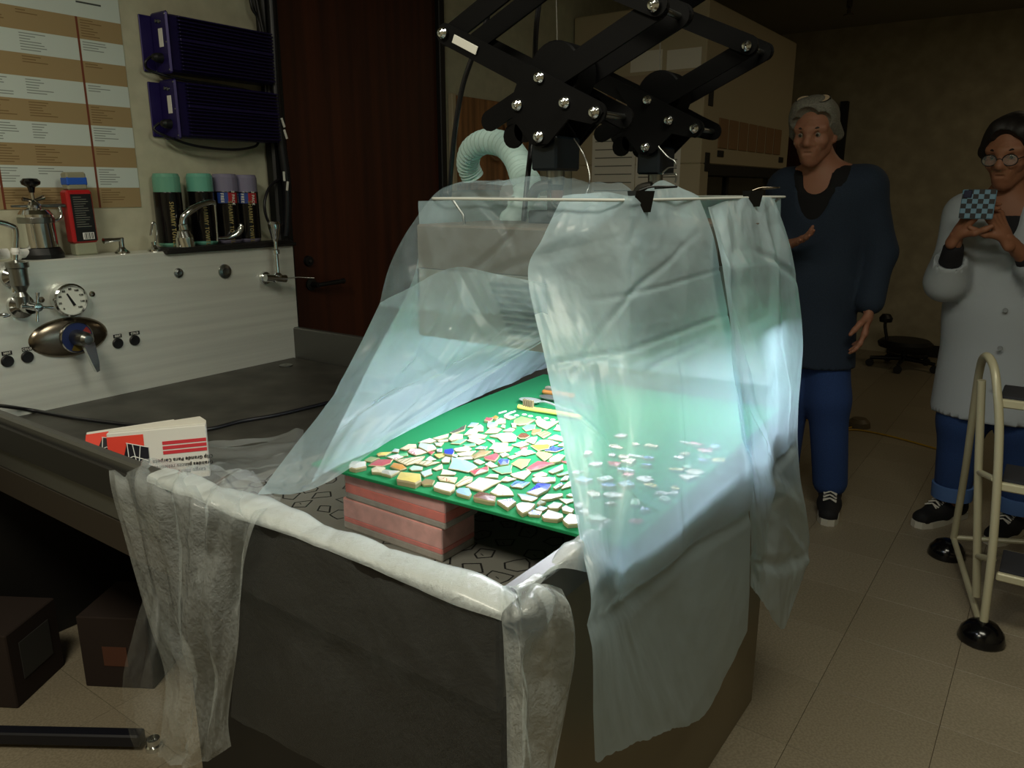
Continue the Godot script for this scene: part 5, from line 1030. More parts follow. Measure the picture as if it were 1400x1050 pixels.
	sherd(-0.659, -1.192, "eef3ee", "plain", 4, "6,11,-10,13,-13,0,-4,-12,8,-13,12,1", "small white pottery sherd behind the hanging film, right of the turquoise sherd")
	sherd(-0.590, -1.063, "efe8c8", "plain", 4, "14,5,5,16,-15,0,-12,-12,8,-8", "cream pottery sherd behind the hanging film, right of the long white sherd")
	sherd(-0.587, -1.106, "6f9fe0", "plain", 7, "10,7,-7,11,-14,2,-2,-13,13,-7", "small light blue pottery sherd behind the hanging film, right of the long white sherd")
	sherd(-0.583, -1.175, "cf5e68", "plain", 6, "5,12,-9,9,-9,-6,3,-11,10,-4", "small rose red pottery sherd behind the hanging film, right of the turquoise sherd")
	sherd(-0.605, -1.131, "cfeadc", "plain", 7, "-6,-11,1,-15,13,-7,8,9,-2,17,-15,7", "pale mint sherd behind film, right of the white sherd with ornate blue border")
	sherd(-0.480, -1.344, "efdc7e", "plain", 5, "-13,-3,6,-17,15,3,-8,18", "yellow pottery sherd behind the hanging film, right of the turquoise sherd")
	sherd(-0.700, -1.232, "eef3ee", "plain", 7, "8,9,-1,14,-9,-2,-4,-11,6,-10", "small white pottery sherd behind the hanging film, right of the cream shell-shaped sherd")
	sherd(-0.635, -1.256, "efe8c8", "plain", 5, "0,11,-10,5,-10,-8,8,-11,12,2", "small cream pottery sherd behind the hanging film, right of the turquoise sherd")
	sherd(-0.700, -1.370, "cfd3cc", "plain", 5, "8,-14,12,4,4,14,-9,14,-12,-5,-4,-13", "pale grey sherd behind film, right of the white plate sherd with cobalt print")
	sherd(-0.508, -1.347, "7fd39a", "plain", 5, "16,1,10,12,-5,13,-16,-4,-10,-11,4,-11", "green pottery sherd behind the hanging film, right of the turquoise sherd")
	sherd(-0.515, -1.413, "a9d3ee", "plain", 7, "-10,2,-8,-12,8,-13,10,9,-1,14", "small sky blue sherd behind film, right of the white plate sherd with cobalt print")
	sherd(-0.547, -1.041, "eef3ee", "plain", 5, "-6,-6,10,-8,3,6,-8,7", "small white pottery sherd behind the hanging film, right of the long white sherd")
	sherd(-0.616, -1.239, "efe8c8", "plain", 6, "14,15,-13,10,-11,-10,9,-16", "cream pottery sherd behind the hanging film, right of the cream shell-shaped sherd")
	sherd(-0.593, -1.276, "6f9fe0", "plain", 6, "10,-6,9,3,0,10,-11,7,-7,-5,-1,-9", "small light blue pottery sherd behind the hanging film, right of the cream shell-shaped sherd")
	sherd(-0.551, -1.407, "cf5e68", "plain", 6, "-16,5,-14,-9,17,-5,13,9", "rose red sherd behind film, right of the white plate sherd with cobalt print")
	sherd(-0.666, -1.135, "cfeadc", "plain", 3, "-4,13,-9,-9,7,-13,6,9", "small pale mint pottery sherd behind the hanging film, right of the turquoise sherd")
	sherd(-0.488, -1.162, "efdc7e", "plain", 6, "-6,-13,10,-1,4,10,-7,4", "small yellow pottery sherd behind the hanging film, right of the long white sherd")
	sherd(-0.547, -1.316, "eef3ee", "plain", 5, "6,-10,11,2,5,10,-9,8,-11,1,-1,-11", "small white sherd behind film, right of the white plate sherd with cobalt print")
	sherd(-0.650, -1.338, "efe8c8", "plain", 5, "10,1,1,12,-11,-4,0,-9", "small cream sherd behind film, right of the white plate sherd with cobalt print")
	sherd(-0.500, -1.133, "cfd3cc", "plain", 3, "-5,-11,11,-6,11,6,-7,14,-11,-3", "small pale grey pottery sherd behind the hanging film, right of the long white sherd")
	sherd(-0.517, -1.071, "7fd39a", "plain", 5, "-2,-16,13,9,-1,17,-11,-9", "green pottery sherd behind the hanging film, right of the mint block sherd")
	sherd(-0.635, -1.106, "a9d3ee", "plain", 6, "-14,10,-11,-12,14,-11,11,13", "sky blue sherd behind film, right of the white sherd with ornate blue border")
	sherd(-0.658, -1.253, "eef3ee", "plain", 5, "-4,-10,2,-9,8,0,6,10,-4,10,-8,-1", "small white pottery sherd behind the hanging film, right of the orange triangular sherd")
	sherd(-0.546, -1.340, "efe8c8", "plain", 5, "8,-8,9,1,5,8,-8,7,-10,2,-4,-10", "small cream pottery sherd behind the hanging film, right of the cream shell-shaped sherd")
	sherd(-0.490, -1.052, "6f9fe0", "plain", 5, "6,-8,7,3,-4,11,-9,-7", "small light blue sherd behind film, right of the white sherd under the film edge")
	sherd(-0.631, -1.209, "cf5e68", "plain", 5, "-17,-7,9,-14,13,10,-4,11", "rose red pottery sherd behind the hanging film, right of the turquoise sherd")
	sherd(-0.483, -1.110, "cfeadc", "plain", 6, "0,-12,12,0,6,12,-8,6,-10,-7", "small pale mint sherd behind film, right of the white sherd under the film edge")
	sherd(-0.528, -1.153, "efdc7e", "plain", 4, "-6,-10,7,-8,14,2,10,8,-9,7,-15,0", "yellow pottery sherd behind the hanging film, right of the long white sherd")
	sherd(-0.576, -1.408, "eef3ee", "plain", 4, "6,-7,12,5,-8,5,-10,-2", "small white sherd behind film, right of the large cream sherd with a scalloped edge")
	sherd(-0.619, -1.344, "efe8c8", "plain", 6, "13,5,-14,9,-13,-7,14,-7", "cream pottery sherd behind the hanging film, right of the orange triangular sherd")
	sherd(-0.482, -1.144, "cfd3cc", "plain", 4, "5,-9,9,3,-3,11,-8,5,-3,-10", "small pale grey pottery sherd behind the hanging film, right of the mint block sherd")
	sherd(-0.515, -1.280, "7fd39a", "plain", 4, "-7,-11,7,-9,8,11,-8,10", "small green pottery sherd behind the hanging film, right of the turquoise sherd")
	sherd(-0.564, -1.130, "a9d3ee", "plain", 7, "-14,6,-4,-19,16,-4,2,17", "sky blue pottery sherd behind the hanging film, right of the long white sherd")
	sherd(-0.549, -1.172, "eef3ee", "plain", 6, "10,16,-15,9,-15,-6,4,-16,16,-4", "white pottery sherd behind the hanging film, right of the turquoise sherd")
	sherd(-0.490, -1.230, "efe8c8", "plain", 6, "-2,-17,16,-11,4,22,-18,7", "cream pottery sherd behind the hanging film, right of the white sherd with ornate blue border")
	sherd(-0.577, -1.237, "6f9fe0", "plain", 7, "4,-9,10,-3,5,6,-9,7,-10,-1", "small light blue sherd behind film, right of the long rose red sherd with white line")
	sherd(-0.519, -1.381, "cf5e68", "plain", 6, "16,4,0,15,-20,2,3,-21", "rose red pottery sherd behind the hanging film, right of the cream shell-shaped sherd")
	# brush, spoons, toothbrush, buttons, pipe stems
	var tb := thing("toothbrush", "yellow toothbrush with brown bristles on the green board", "toothbrush", Vector3(-0.95, BT, -1.42))
	st = MB(); tube(st, path([Vector3(-0.045, 0.006, 0.002), Vector3(-0.02, 0.005, 0.0), Vector3(0.01, 0.006, -0.001), Vector3(0.06, 0.007, -0.004), Vector3(0.12, 0.006, -0.006)], 5), 0.0058, 10); put("handle", st, mat("e6d870", 0.35), tb)
	for i in 5:
		st = MB(); box(st, Vector3(-0.03 + i * 0.006, 0.018, 0.0), Vector3(0.0035, 0.017, 0.007), 0.0005); put("bristle_tuft", st, mat("8a7a5a", 0.9), tb)
	for k in 2:
		var sp := thing("spoon", ["pale metal spoon behind the yellow toothbrush", "darker grey spoon, the farther of two"][k], "spoon", [Vector3(-1.0, BT, -1.475), Vector3(-0.975, BT, -1.525)][k], "spoons on the board")
		st = MB(); lathe(st, [Vector2(0, 0.002), Vector2(0.012, 0.003), Vector2(0.019, 0.009), Vector2(0.0185, 0.0095), Vector2(0.011, 0.005), Vector2(0, 0.004)], Transform3D(Basis(Vector3(1.6, 0, 0), Vector3.UP, Vector3(0, 0, 1)), Vector3.ZERO), 20, false); put("bowl", st, mat(["c9cec8", "7c7f78"][k], 0.4, 0.5), sp)
		st = MB(); tube(st, path([Vector3(0.027, 0.008, 0.0), Vector3(0.05, 0.012, 0.004), Vector3(0.10, 0.006, 0.01), Vector3(0.13, 0.005, 0.014)], 5), 0.0032, 8); put("handle", st, mat(["c9cec8", "7c7f78"][k], 0.4, 0.5), sp)
	var br := thing("wooden_brush", "small orange wooden brush end at the back of the board", "brush", Vector3(-1.0, BT, -1.57))
	st = MB(); box(st, Vector3(0.02, 0.007, 0), Vector3(0.09, 0.012, 0.02), 0.004); put("back", st, mat("d08a48", 0.5), br)
	st = MB(); box(st, Vector3(-0.005, 0.017, 0), Vector3(0.024, 0.009, 0.013), 0.002); put("bristles", st, mat("8a8578", 0.9), br)
	var bt := [Vector3(-0.966, 0.865, -1.369), Vector3(-0.955, 0.865, -1.385), Vector3(-0.937, 0.865, -1.383), Vector3(-0.916, 0.865, -1.384), Vector3(-0.898, 0.865, -1.389), Vector3(-0.880, 0.865, -1.388)]
	for i in 6:
		st = MB(); lathe(st, [Vector2(0, 0), Vector2(0.0055, 0), Vector2(0.006, 0.0015), Vector2(0.004, 0.0025), Vector2(0, 0.0018)], Transform3D.IDENTITY, 12)
		var o := put_at("button", st, M.white, Vector3(bt[i].x, BT + 0.0004, bt[i].z)); tag(o, "%s white button in the row before the yellow toothbrush" % ["leftmost", "second", "third", "fourth", "fifth", "rightmost"][i], "button", "row of white buttons")
	var ps := [[Vector3(-1.006, 0.865, -1.356), Vector3(-1.003, 0.865, -1.380)], [Vector3(-0.985, 0.865, -1.349), Vector3(-0.988, 0.865, -1.383)], [Vector3(-0.985, 0.865, -1.370), Vector3(-0.986, 0.865, -1.392)]]
	for i in 3:
		st = MB(); var mid: Vector3 = (ps[i][0] + ps[i][1]) / 2; tube(st, [ps[i][0] - mid, ps[i][1] - mid], 0.0022, 8)
		tag(put_at("clay_pipe", st, M.white, Vector3(mid.x, BT + 0.0025, mid.z)), "%s thin white pipe stem left of the row of buttons" % ["farthest left", "middle", "nearest right"][i], "pipe stem", "white pipe stems")

func sherd(x: float, z: float, col: String, pat: String, th_mm: int, pts: String, label: String):
	var n := pts.split(","); var poly := []
	for i in range(0, n.size(), 2): poly.append(Vector3(float(n[i]), 0, float(n[i + 1])) / 1000.0)
	var th := th_mm * 0.8 / 1000.0
	# broken edges: one jittered point between each pair of corners
	var ring := []
	for i in poly.size():
		var a: Vector3 = poly[i]; var b: Vector3 = poly[(i + 1) % poly.size()]
		ring.append(a)
		var off := (b - a).rotated(Vector3.UP, PI / 2).normalized() * rng.randf_range(-0.05, 0.05) * a.distance_to(b)
		ring.append(a.lerp(b, rng.randf_range(0.4, 0.6)) + off)
	var dome := rng.randf_range(0.0, 0.0028)
	var key := col + pat
	if not M.glaze.has(key):
		var m := mat(hex(col).darkened(0.13), 0.22)
		if pat != "plain":
			if not M.has("pat_" + pat): M["pat_" + pat] = pattern(pat)
			m.albedo_texture = M["pat_" + pat]
			if pat == "lace" and col != "2a3fc8": m.albedo_color = hex(col).lerp(Color(0.95, 0.95, 0.97), 0.6)
			if pat == "lace" and col == "2a3fc8": m.albedo_color = hex("4a5ee0")
		M.glaze[key] = m
	var st := MB(); var side := MB()
	st.set_smooth_group(-1); side.set_smooth_group(-1)
	var mid := Vector3(0, th + dome, 0)
	var k := ring.size()
	var uv := func(v: Vector3): return Vector2(v.x + x, v.z + z) * 14.0
	for i in k:
		var a: Vector3 = ring[i]; var b: Vector3 = ring[(i + 1) % k]
		var ta := a * 0.93 + Vector3(0, th, 0); var tb := b * 0.93 + Vector3(0, th, 0)
		tri(st, ta, tb, mid, Vector3.UP, uv.call(ta), uv.call(tb), uv.call(mid))
		var m0 := a + Vector3(0, th * 0.72, 0); var m1 := b + Vector3(0, th * 0.72, 0)
		var out := a + b
		quad(side, ta, tb, m1, m0, out + Vector3(0, 0.02, 0)); quad(side, m0, m1, b * 0.95, a * 0.95, out)
		tri(side, a * 0.95, b * 0.95, Vector3.ZERO, Vector3.DOWN)
	st.generate_normals(); var mesh: ArrayMesh = st.commit(); side.generate_normals(); side.commit(mesh)
	var o := MeshInstance3D.new(); o.name = numbered("pottery_sherd"); o.mesh = mesh
	o.set_surface_override_material(0, M.glaze[key]); o.set_surface_override_material(1, M.biscuit)
	add_child(o); o.position = Vector3(x, BT + 0.0005, z)
	tag(o, label, "sherd", "sherds on the green board")

# ---------------------------------------------------------------- plastic film
# a sheet through a grid of points, with creases (straight fold lines) and soft waves pushed along the normal
func sheet_mesh(rows: Array, nu: int, nv: int, sd: int, creases: int, amp: float, wave := 0.004, ragged := 0.0, marks := [], push := 0.0) -> ArrayMesh:
	var r := RandomNumberGenerator.new(); r.seed = sd
	var n := FastNoiseLite.new(); n.seed = sd; n.frequency = 1.0; n.fractal_octaves = 3
	var R := rows.size(); var C: int = rows[0].size()
	var P := []
	for j in nv + 1:
		var fj := float(j) / nv * (R - 1); var a := mini(int(fj), R - 2); var tj := fj - a
		var ctrl := []
		for c in C: ctrl.append(rows[a][c].cubic_interpolate(rows[a + 1][c], rows[maxi(a - 1, 0)][c], rows[mini(a + 2, R - 1)][c], tj))
		var line := []
		for i in nu + 1:
			var fi := float(i) / nu * (C - 1); var b := mini(int(fi), C - 2)
			line.append(ctrl[b].cubic_interpolate(ctrl[b + 1], ctrl[maxi(b - 1, 0)], ctrl[mini(b + 2, C - 1)], fi - b))
		P.append(line)
	var size_u: float = P[nv / 2][0].distance_to(P[nv / 2][nu]); var size_v: float = P[0][nu / 2].distance_to(P[nv][nu / 2])
	var folds := []
	for k in creases:
		var c := Vector2(r.randf() * size_u, r.randf() * size_v); var a := r.randf() * PI
		folds.append([c, Vector2.from_angle(a), r.randf_range(0.06, 0.30) * maxf(size_u, size_v) , r.randf_range(-1, 1) * amp, r.randf_range(0.015, 0.05)])
	var v := PackedVector3Array(); var uv := PackedVector2Array(); var idx := PackedInt32Array()
	for j in nv + 1:
		for i in nu + 1:
			var p: Vector3 = P[j][i]
			var du: Vector3 = P[j][mini(i + 1, nu)] - P[j][maxi(i - 1, 0)]; var dv: Vector3 = P[mini(j + 1, nv)][i] - P[maxi(j - 1, 0)][i]
			var nn := du.cross(dv).normalized()
			var q := Vector2(float(i) / nu * size_u, float(j) / nv * size_v)
			var h := n.get_noise_2d(q.x * 7.0, q.y * 3.0) * wave * 2.0 + n.get_noise_2d(q.x * 22.0 + 50, q.y * 11.0) * wave * 0.6
			for f in folds:
				var d: Vector2 = q - f[0]
				var across: float = absf(d.dot(Vector2(-f[1].y, f[1].x))); var al: float = absf(d.dot(f[1]))
				if across < f[4] * 2.0 and al < f[2]:
					h += f[3] * maxf(0.0, 1.0 - across / (f[4] * 2.0)) * (1.0 - al / f[2])
			var fu := float(i) / nu; var fv := float(j) / nv
			h *= 0.15 + 0.85 * smoothstep(0.0, 0.10, fu) * smoothstep(0.0, 0.10, 1.0 - fu)
			for mk in marks:   # one long fold from (u, v) to (u, v): height and half width in metres
				var ma := Vector2(mk[0] * size_u, mk[1] * size_v); var md := Vector2(mk[2] * size_u, mk[3] * size_v) - ma
				var t := (q - ma).dot(md) / md.length_squared()
				if t > -0.02 and t < 1.02:
					h += mk[4] * maxf(0.0, 1.0 - (q - ma - md * t).length() / mk[5]) * sqrt(maxf(0.0, sin(PI * clampf(t * 0.96 + 0.02, 0.0, 1.0))))
			if push != 0.0: h = push * absf(h)
			p += nn * h
			if ragged > 0 and (j == nv): p += dv.normalized() * n.get_noise_2d(q.x * 30.0, 7.0) * ragged
			v.append(p); uv.append(q * 3.0)
	for j in nv:
		for i in nu:
			var a := j * (nu + 1) + i
			idx.append_array(PackedInt32Array([a, a + 1, a + nu + 2, a, a + nu + 2, a + nu + 1]))
	var ar := []; ar.resize(Mesh.ARRAY_MAX); ar[Mesh.ARRAY_VERTEX] = v; ar[Mesh.ARRAY_TEX_UV] = uv; ar[Mesh.ARRAY_INDEX] = idx
	var st := SurfaceTool.new(); st.create_from_arrays(ar); st.generate_normals(); st.generate_tangents()
	return st.commit()

func films():
	var o: MeshInstance3D
	var folds := [[-0.1, 0.45, 1.1, 0.36, 0.0035, 0.007], [0.3, 0.32, 1.1, 0.24, 0.003, 0.007], [0.13, 0.52, 0.36, 0.59, 0.004, 0.005], [0.36, 0.59, 0.64, 0.68, 0.004, 0.005], [-0.1, 0.87, 1.1, 0.79, 0.010, 0.02], [-0.1, 0.95, 1.1, 0.79, 0.010, 0.12], [0.5, 0.714, -0.05, 0.88, 0.006, 0.03], [0.5, 0.714, 0.95, 0.62, 0.004, 0.05], [0.72, 0.40, 0.74, 0.80, 0.0025, 0.004], [0.70, 0.40, 0.72, 0.80, -0.0025, 0.004], [0.15, 0.46, 0.85, 0.14, 0.004, 0.01], [0.5, 0.05, 0.5, 0.42, 0.008, 0.06], [0.8, 0.1, 0.7, 0.5, -0.008, 0.08], [0.55, 0.45, 0.85, 0.42, 0.004, 0.008]]
	o = put("plastic_film", sheet_mesh(FRONT_FILM, 130, 190, 5, 12, 0.006, 0.002, 0.008, folds), film(0.77, "c6dce6", 0.95, 0.2)); tag(o, "large milky plastic sheet hanging from the lamp frame over the sink's near right side", "plastic sheet")
	folds = [[0.1, 0.0, 0.35, 0.55, 0.012, 0.03], [0.75, 0.0, 0.62, 0.35, -0.012, 0.03], [0.62, 0.35, 0.75, 0.62, -0.014, 0.03], [0.2, 0.5, 0.55, 0.66, 0.01, 0.012], [0.55, 0.66, 0.95, 0.60, 0.012, 0.02], [0.55, 0.66, 0.35, 0.92, 0.014, 0.03], [0.0, 0.90, 1.0, 0.84, 0.012, 0.02], [0.6, 0.78, 1.0, 0.88, -0.01, 0.02], [0.0, 0.35, 0.2, 0.75, 0.01, 0.02], [0.5, 0.15, 1.0, 0.22, 0.008, 0.015]]
	o = put("plastic_film", sheet_mesh(SIDE_FILM, 80, 150, 9, 26, 0.010, 0.003, 0.006, folds), film(0.74, "c6dce6", 0.95, 0.3)); tag(o, "narrow milky plastic sheet at the tent's right edge, nearest the standing people", "plastic sheet")
	folds = [[0.1, 0.2, 0.7, 0.55, 0.008, 0.012], [0.3, 0.9, 0.8, 0.35, 0.008, 0.012], [0.55, 0.75, 1.0, 0.55, 0.007, 0.012], [0.05, 0.5, 0.3, 0.95, 0.01, 0.02]]
	o = put("plastic_film", sheet_mesh(CROWN_FILM, 90, 80, 12, 30, 0.008, 0.004, 0.0, folds), film(0.24)); tag(o, "thin clear plastic sheet draped over the top left of the lamp hoods", "plastic sheet")
	folds = [[0.5, 0.0, 0.25, 0.5, 0.014, 0.04], [0.25, 0.5, 0.12, 1.0, 0.014, 0.04], [0.5, 0.0, 0.75, 0.45, 0.008, 0.02], [0.0, 0.92, 1.0, 0.90, 0.005, 0.012], [0.3, 0.35, 0.65, 0.75, 0.008, 0.015], [0.6, 0.25, 0.4, 0.95, 0.008, 0.02], [0.0, 0.45, 0.5, 0.62, 0.01, 0.02], [0.15, 0.75, 0.7, 0.6, -0.008, 0.02]]
	o = put("plastic_film", sheet_mesh(CURTAIN_FILM, 110, 110, 21, 36, 0.010, 0.003, 0.0, folds), film(0.34)); tag(o, "bright plastic curtain swept down to the near rim left of the green board", "plastic sheet")
	o = put("plastic_film", sheet_mesh(LEFT_FILM, 80, 60, 25, 40, 0.012, 0.004), film(0.7)); tag(o, "glowing plastic sheet hanging behind the green board's left edge", "plastic sheet")
	o = put("plastic_film", sheet_mesh(FAR_FILM, 40, 40, 28, 18, 0.008, 0.004), film(0.66)); tag(o, "plastic sheet closing the far end of the lamp tent", "plastic sheet")
	o = put("plastic_film", sheet_mesh(TRAY_FILM, 60, 50, 44, 40, 0.010, 0.004), film(0.22, "d5dcdc", 0.6, 0.9)); tag(o, "loose clear film lying rumpled on the sink tray behind the clip carton", "plastic sheet")
	var w := thing("rim_film", "thin clear drop film wrapped over the sink's near rim and hanging to the floor", "plastic film", Vector3(-1.0, 0.87, -0.70))
	var sub := -w.position
	for s in [["gathered_drop", RIM_GATHER, 110, 150, 31, 70, 0.012, 0.32, "crumpled gather of film hanging down at the left", [[0.1, -0.05, 0.15, 0.5, 0.014, 0.02], [0.25, -0.05, 0.22, 0.35, -0.012, 0.018], [0.36, 0.05, 0.42, 0.6, 0.016, 0.02], [0.5, -0.05, 0.46, 0.3, -0.014, 0.016], [0.6, 0.0, 0.66, 0.45, 0.016, 0.02], [0.74, -0.05, 0.70, 0.4, -0.012, 0.016], [0.85, 0.05, 0.92, 0.5, 0.014, 0.018], [0.3, 0.4, 0.35, 1.05, 0.014, 0.03], [0.7, 0.4, 0.6, 1.05, 0.014, 0.03], [0.55, 0.5, 0.45, 0.9, -0.012, 0.03], [0.0, 0.16, 1.0, 0.2, -0.006, 0.012]]], ["billow", RIM_BILLOW, 30, 60, 33, 20, 0.012, 0.12, ""], ["hanging_panel", RIM_PANEL, 70, 70, 35, 30, 0.006, 0.045, "clear panel of film before the dark cabinet"], ["rim_band", RIM_BAND, 240, 20, 37, 140, 0.0028, 0.7, "bright crumpled band along the rim"], ["corner_tail", RIM_TAIL, 50, 90, 39, 60, 0.008, 0.40, "film bunched at the near corner and trailing down", [[0.3, -0.05, 0.35, 0.4, 0.012, 0.014], [0.5, 0.05, 0.62, 0.5, -0.012, 0.014], [0.7, -0.05, 0.55, 0.45, 0.014, 0.014], [0.85, 0.1, 0.8, 0.6, -0.01, 0.014], [0.45, 0.35, 0.55, 1.05, 0.014, 0.02], [0.2, 0.3, 0.25, 1.0, 0.008, 0.02]]], ["side_band", RIM_SIDE, 60, 14, 41, 40, 0.006, 0.55, "film over the side rim"]]:
		var rows := []
		for row in s[1]:
			var l := []
			for p in row: l.append(p + sub)
			rows.append(l)
		var m := film(s[7], "dfe6e4", 0.6); m.normal_texture = M.crumple; m.normal_scale = 0.55; m.clearcoat = 1.0; m.clearcoat_roughness = 0.12; m.uv1_scale = Vector3(2.2, 2.2, 1)
		o = put(s[0], sheet_mesh(rows, s[2], s[3], s[4], s[5], s[6], 0.001 if s[0] == "rim_band" else 0.004, 0.0, s[9] if s.size() > 9 else [], -1.0 if s[0] == "rim_band" else 0.0), m, w)
		if s[0] == "rim_band" or s[0] == "side_band": m.normal_texture = M.crinkle; m.normal_scale = 1.0; m.uv1_scale = Vector3(1.6, 1.6, 1); m.clearcoat_roughness = 0.2
		if s[8]: o.set_meta("label", s[8])

# ---------------------------------------------------------------- ladder
func ladder():
	var l := thing("step_ladder", "beige rolling step ladder with black dome feet at the picture's right edge", "ladder", Vector3(0.1, 0, -2.8))
	var o := -l.position
	var F1 := Vector3(-0.047, 0, -2.575); var F2 := Vector3(-0.212, 0, -3.16)
	var st := MB()
	var r := 0.0125
	tube(st, path([F1 + Vector3(0, 0.05, 0) + o, Vector3(-0.058, 0.324, -2.600) + o, Vector3(-0.086, 0.641, -2.620) + o, Vector3(-0.113, 0.790, -2.640) + o, Vector3(-0.135, 0.853, -2.680) + o, Vector3(-0.162, 0.860, -2.740) + o, Vector3(-0.177, 0.761, -2.850) + o, Vector3(-0.184, 0.406, -3.020) + o, Vector3(-0.194, 0.094, -3.120) + o], 5), r, 10); put("side_rail", st, M.ladder, l)
	st = MB(); tube(st, [Vector3(-0.159, 0.790, -2.720) + o, Vector3(-0.132, 0.502, -2.740) + o, Vector3(-0.082, 0.066, -2.740) + o], r, 10); put("upright", st, M.ladder, l)
	st = MB(); tube(st, [Vector3(-0.194, 0.094, -3.120) + o, Vector3(-0.144, 0.060, -2.960) + o, Vector3(-0.043, -0.001, -2.620) + o], r * 0.85, 8); put("base_brace", st, M.ladder, l)
	st = MB(); tube(st, [Vector3(-0.194, 0.097, -3.120) + o, Vector3(0.064, 0.149, -3.120) + o], r * 0.8, 8); put("rear_bar", st, M.ladder, l)
	st = MB(); tube(st, [Vector3(-0.130, 0.490, -2.740) + o, Vector3(-0.081, 0.514, -2.620) + o], r * 0.8, 8); put("link_bar", st, M.ladder, l)
	st = MB(); tube(st, [Vector3(-0.098, 0.206, -2.740) + o, Vector3(-0.051, 0.261, -2.610) + o], r * 0.8, 8); put("link_bar", st, M.ladder, l)
	for f in [F1, F2, F1 + Vector3(0.46, 0, -0.08), F2 + Vector3(0.62, 0, -0.05)]:
		st = MB(); lathe(st, [Vector2(0, 0.0), Vector2(0.062, 0.0), Vector2(0.066, 0.008), Vector2(0.06, 0.035), Vector2(0.042, 0.058), Vector2(0.02, 0.068), Vector2(0, 0.07)], Transform3D(Basis.IDENTITY, f + o), 24, false); put("dome_foot", st, M.black_gloss, l)
	# steps run off to the right, out of the picture
	for k in 3:
		var fr: Vector3 = [Vector3(-0.106, 0.748, -2.640), Vector3(-0.067, 0.498, -2.620), Vector3(-0.036, 0.218, -2.600)][k] + o
		st = MB(); box(st, fr + Vector3(0.22, -0.002, 0), Vector3(0.44, 0.026, 0.02), 0.004); put("step_lip", st, M.ladder, l)
		st = MB(); box(st, fr + Vector3(0.22, 0.012, -0.09), Vector3(0.43, 0.012, 0.17), 0.003); put("tread", st, M.tread, l)
		st = MB(); box(st, fr + Vector3(0.22, 0.008, -0.18), Vector3(0.43, 0.012, 0.012), 0.003); put("step_back", st, M.ladder, l)
	var pts := path([F1 + Vector3(0.46, 0.05, -0.08) + o, F1 + Vector3(0.45, 0.4, -0.1) + o, F1 + Vector3(0.44, 0.82, -0.12) + o, F1 + Vector3(0.44, 0.88, -0.2) + o, F2 + Vector3(0.62, 0.3, 0.0) + o, F2 + Vector3(0.62, 0.05, -0.05) + o], 5)
	st = MB(); tube(st, pts, r, 10); put("side_rail", st, M.ladder, l)

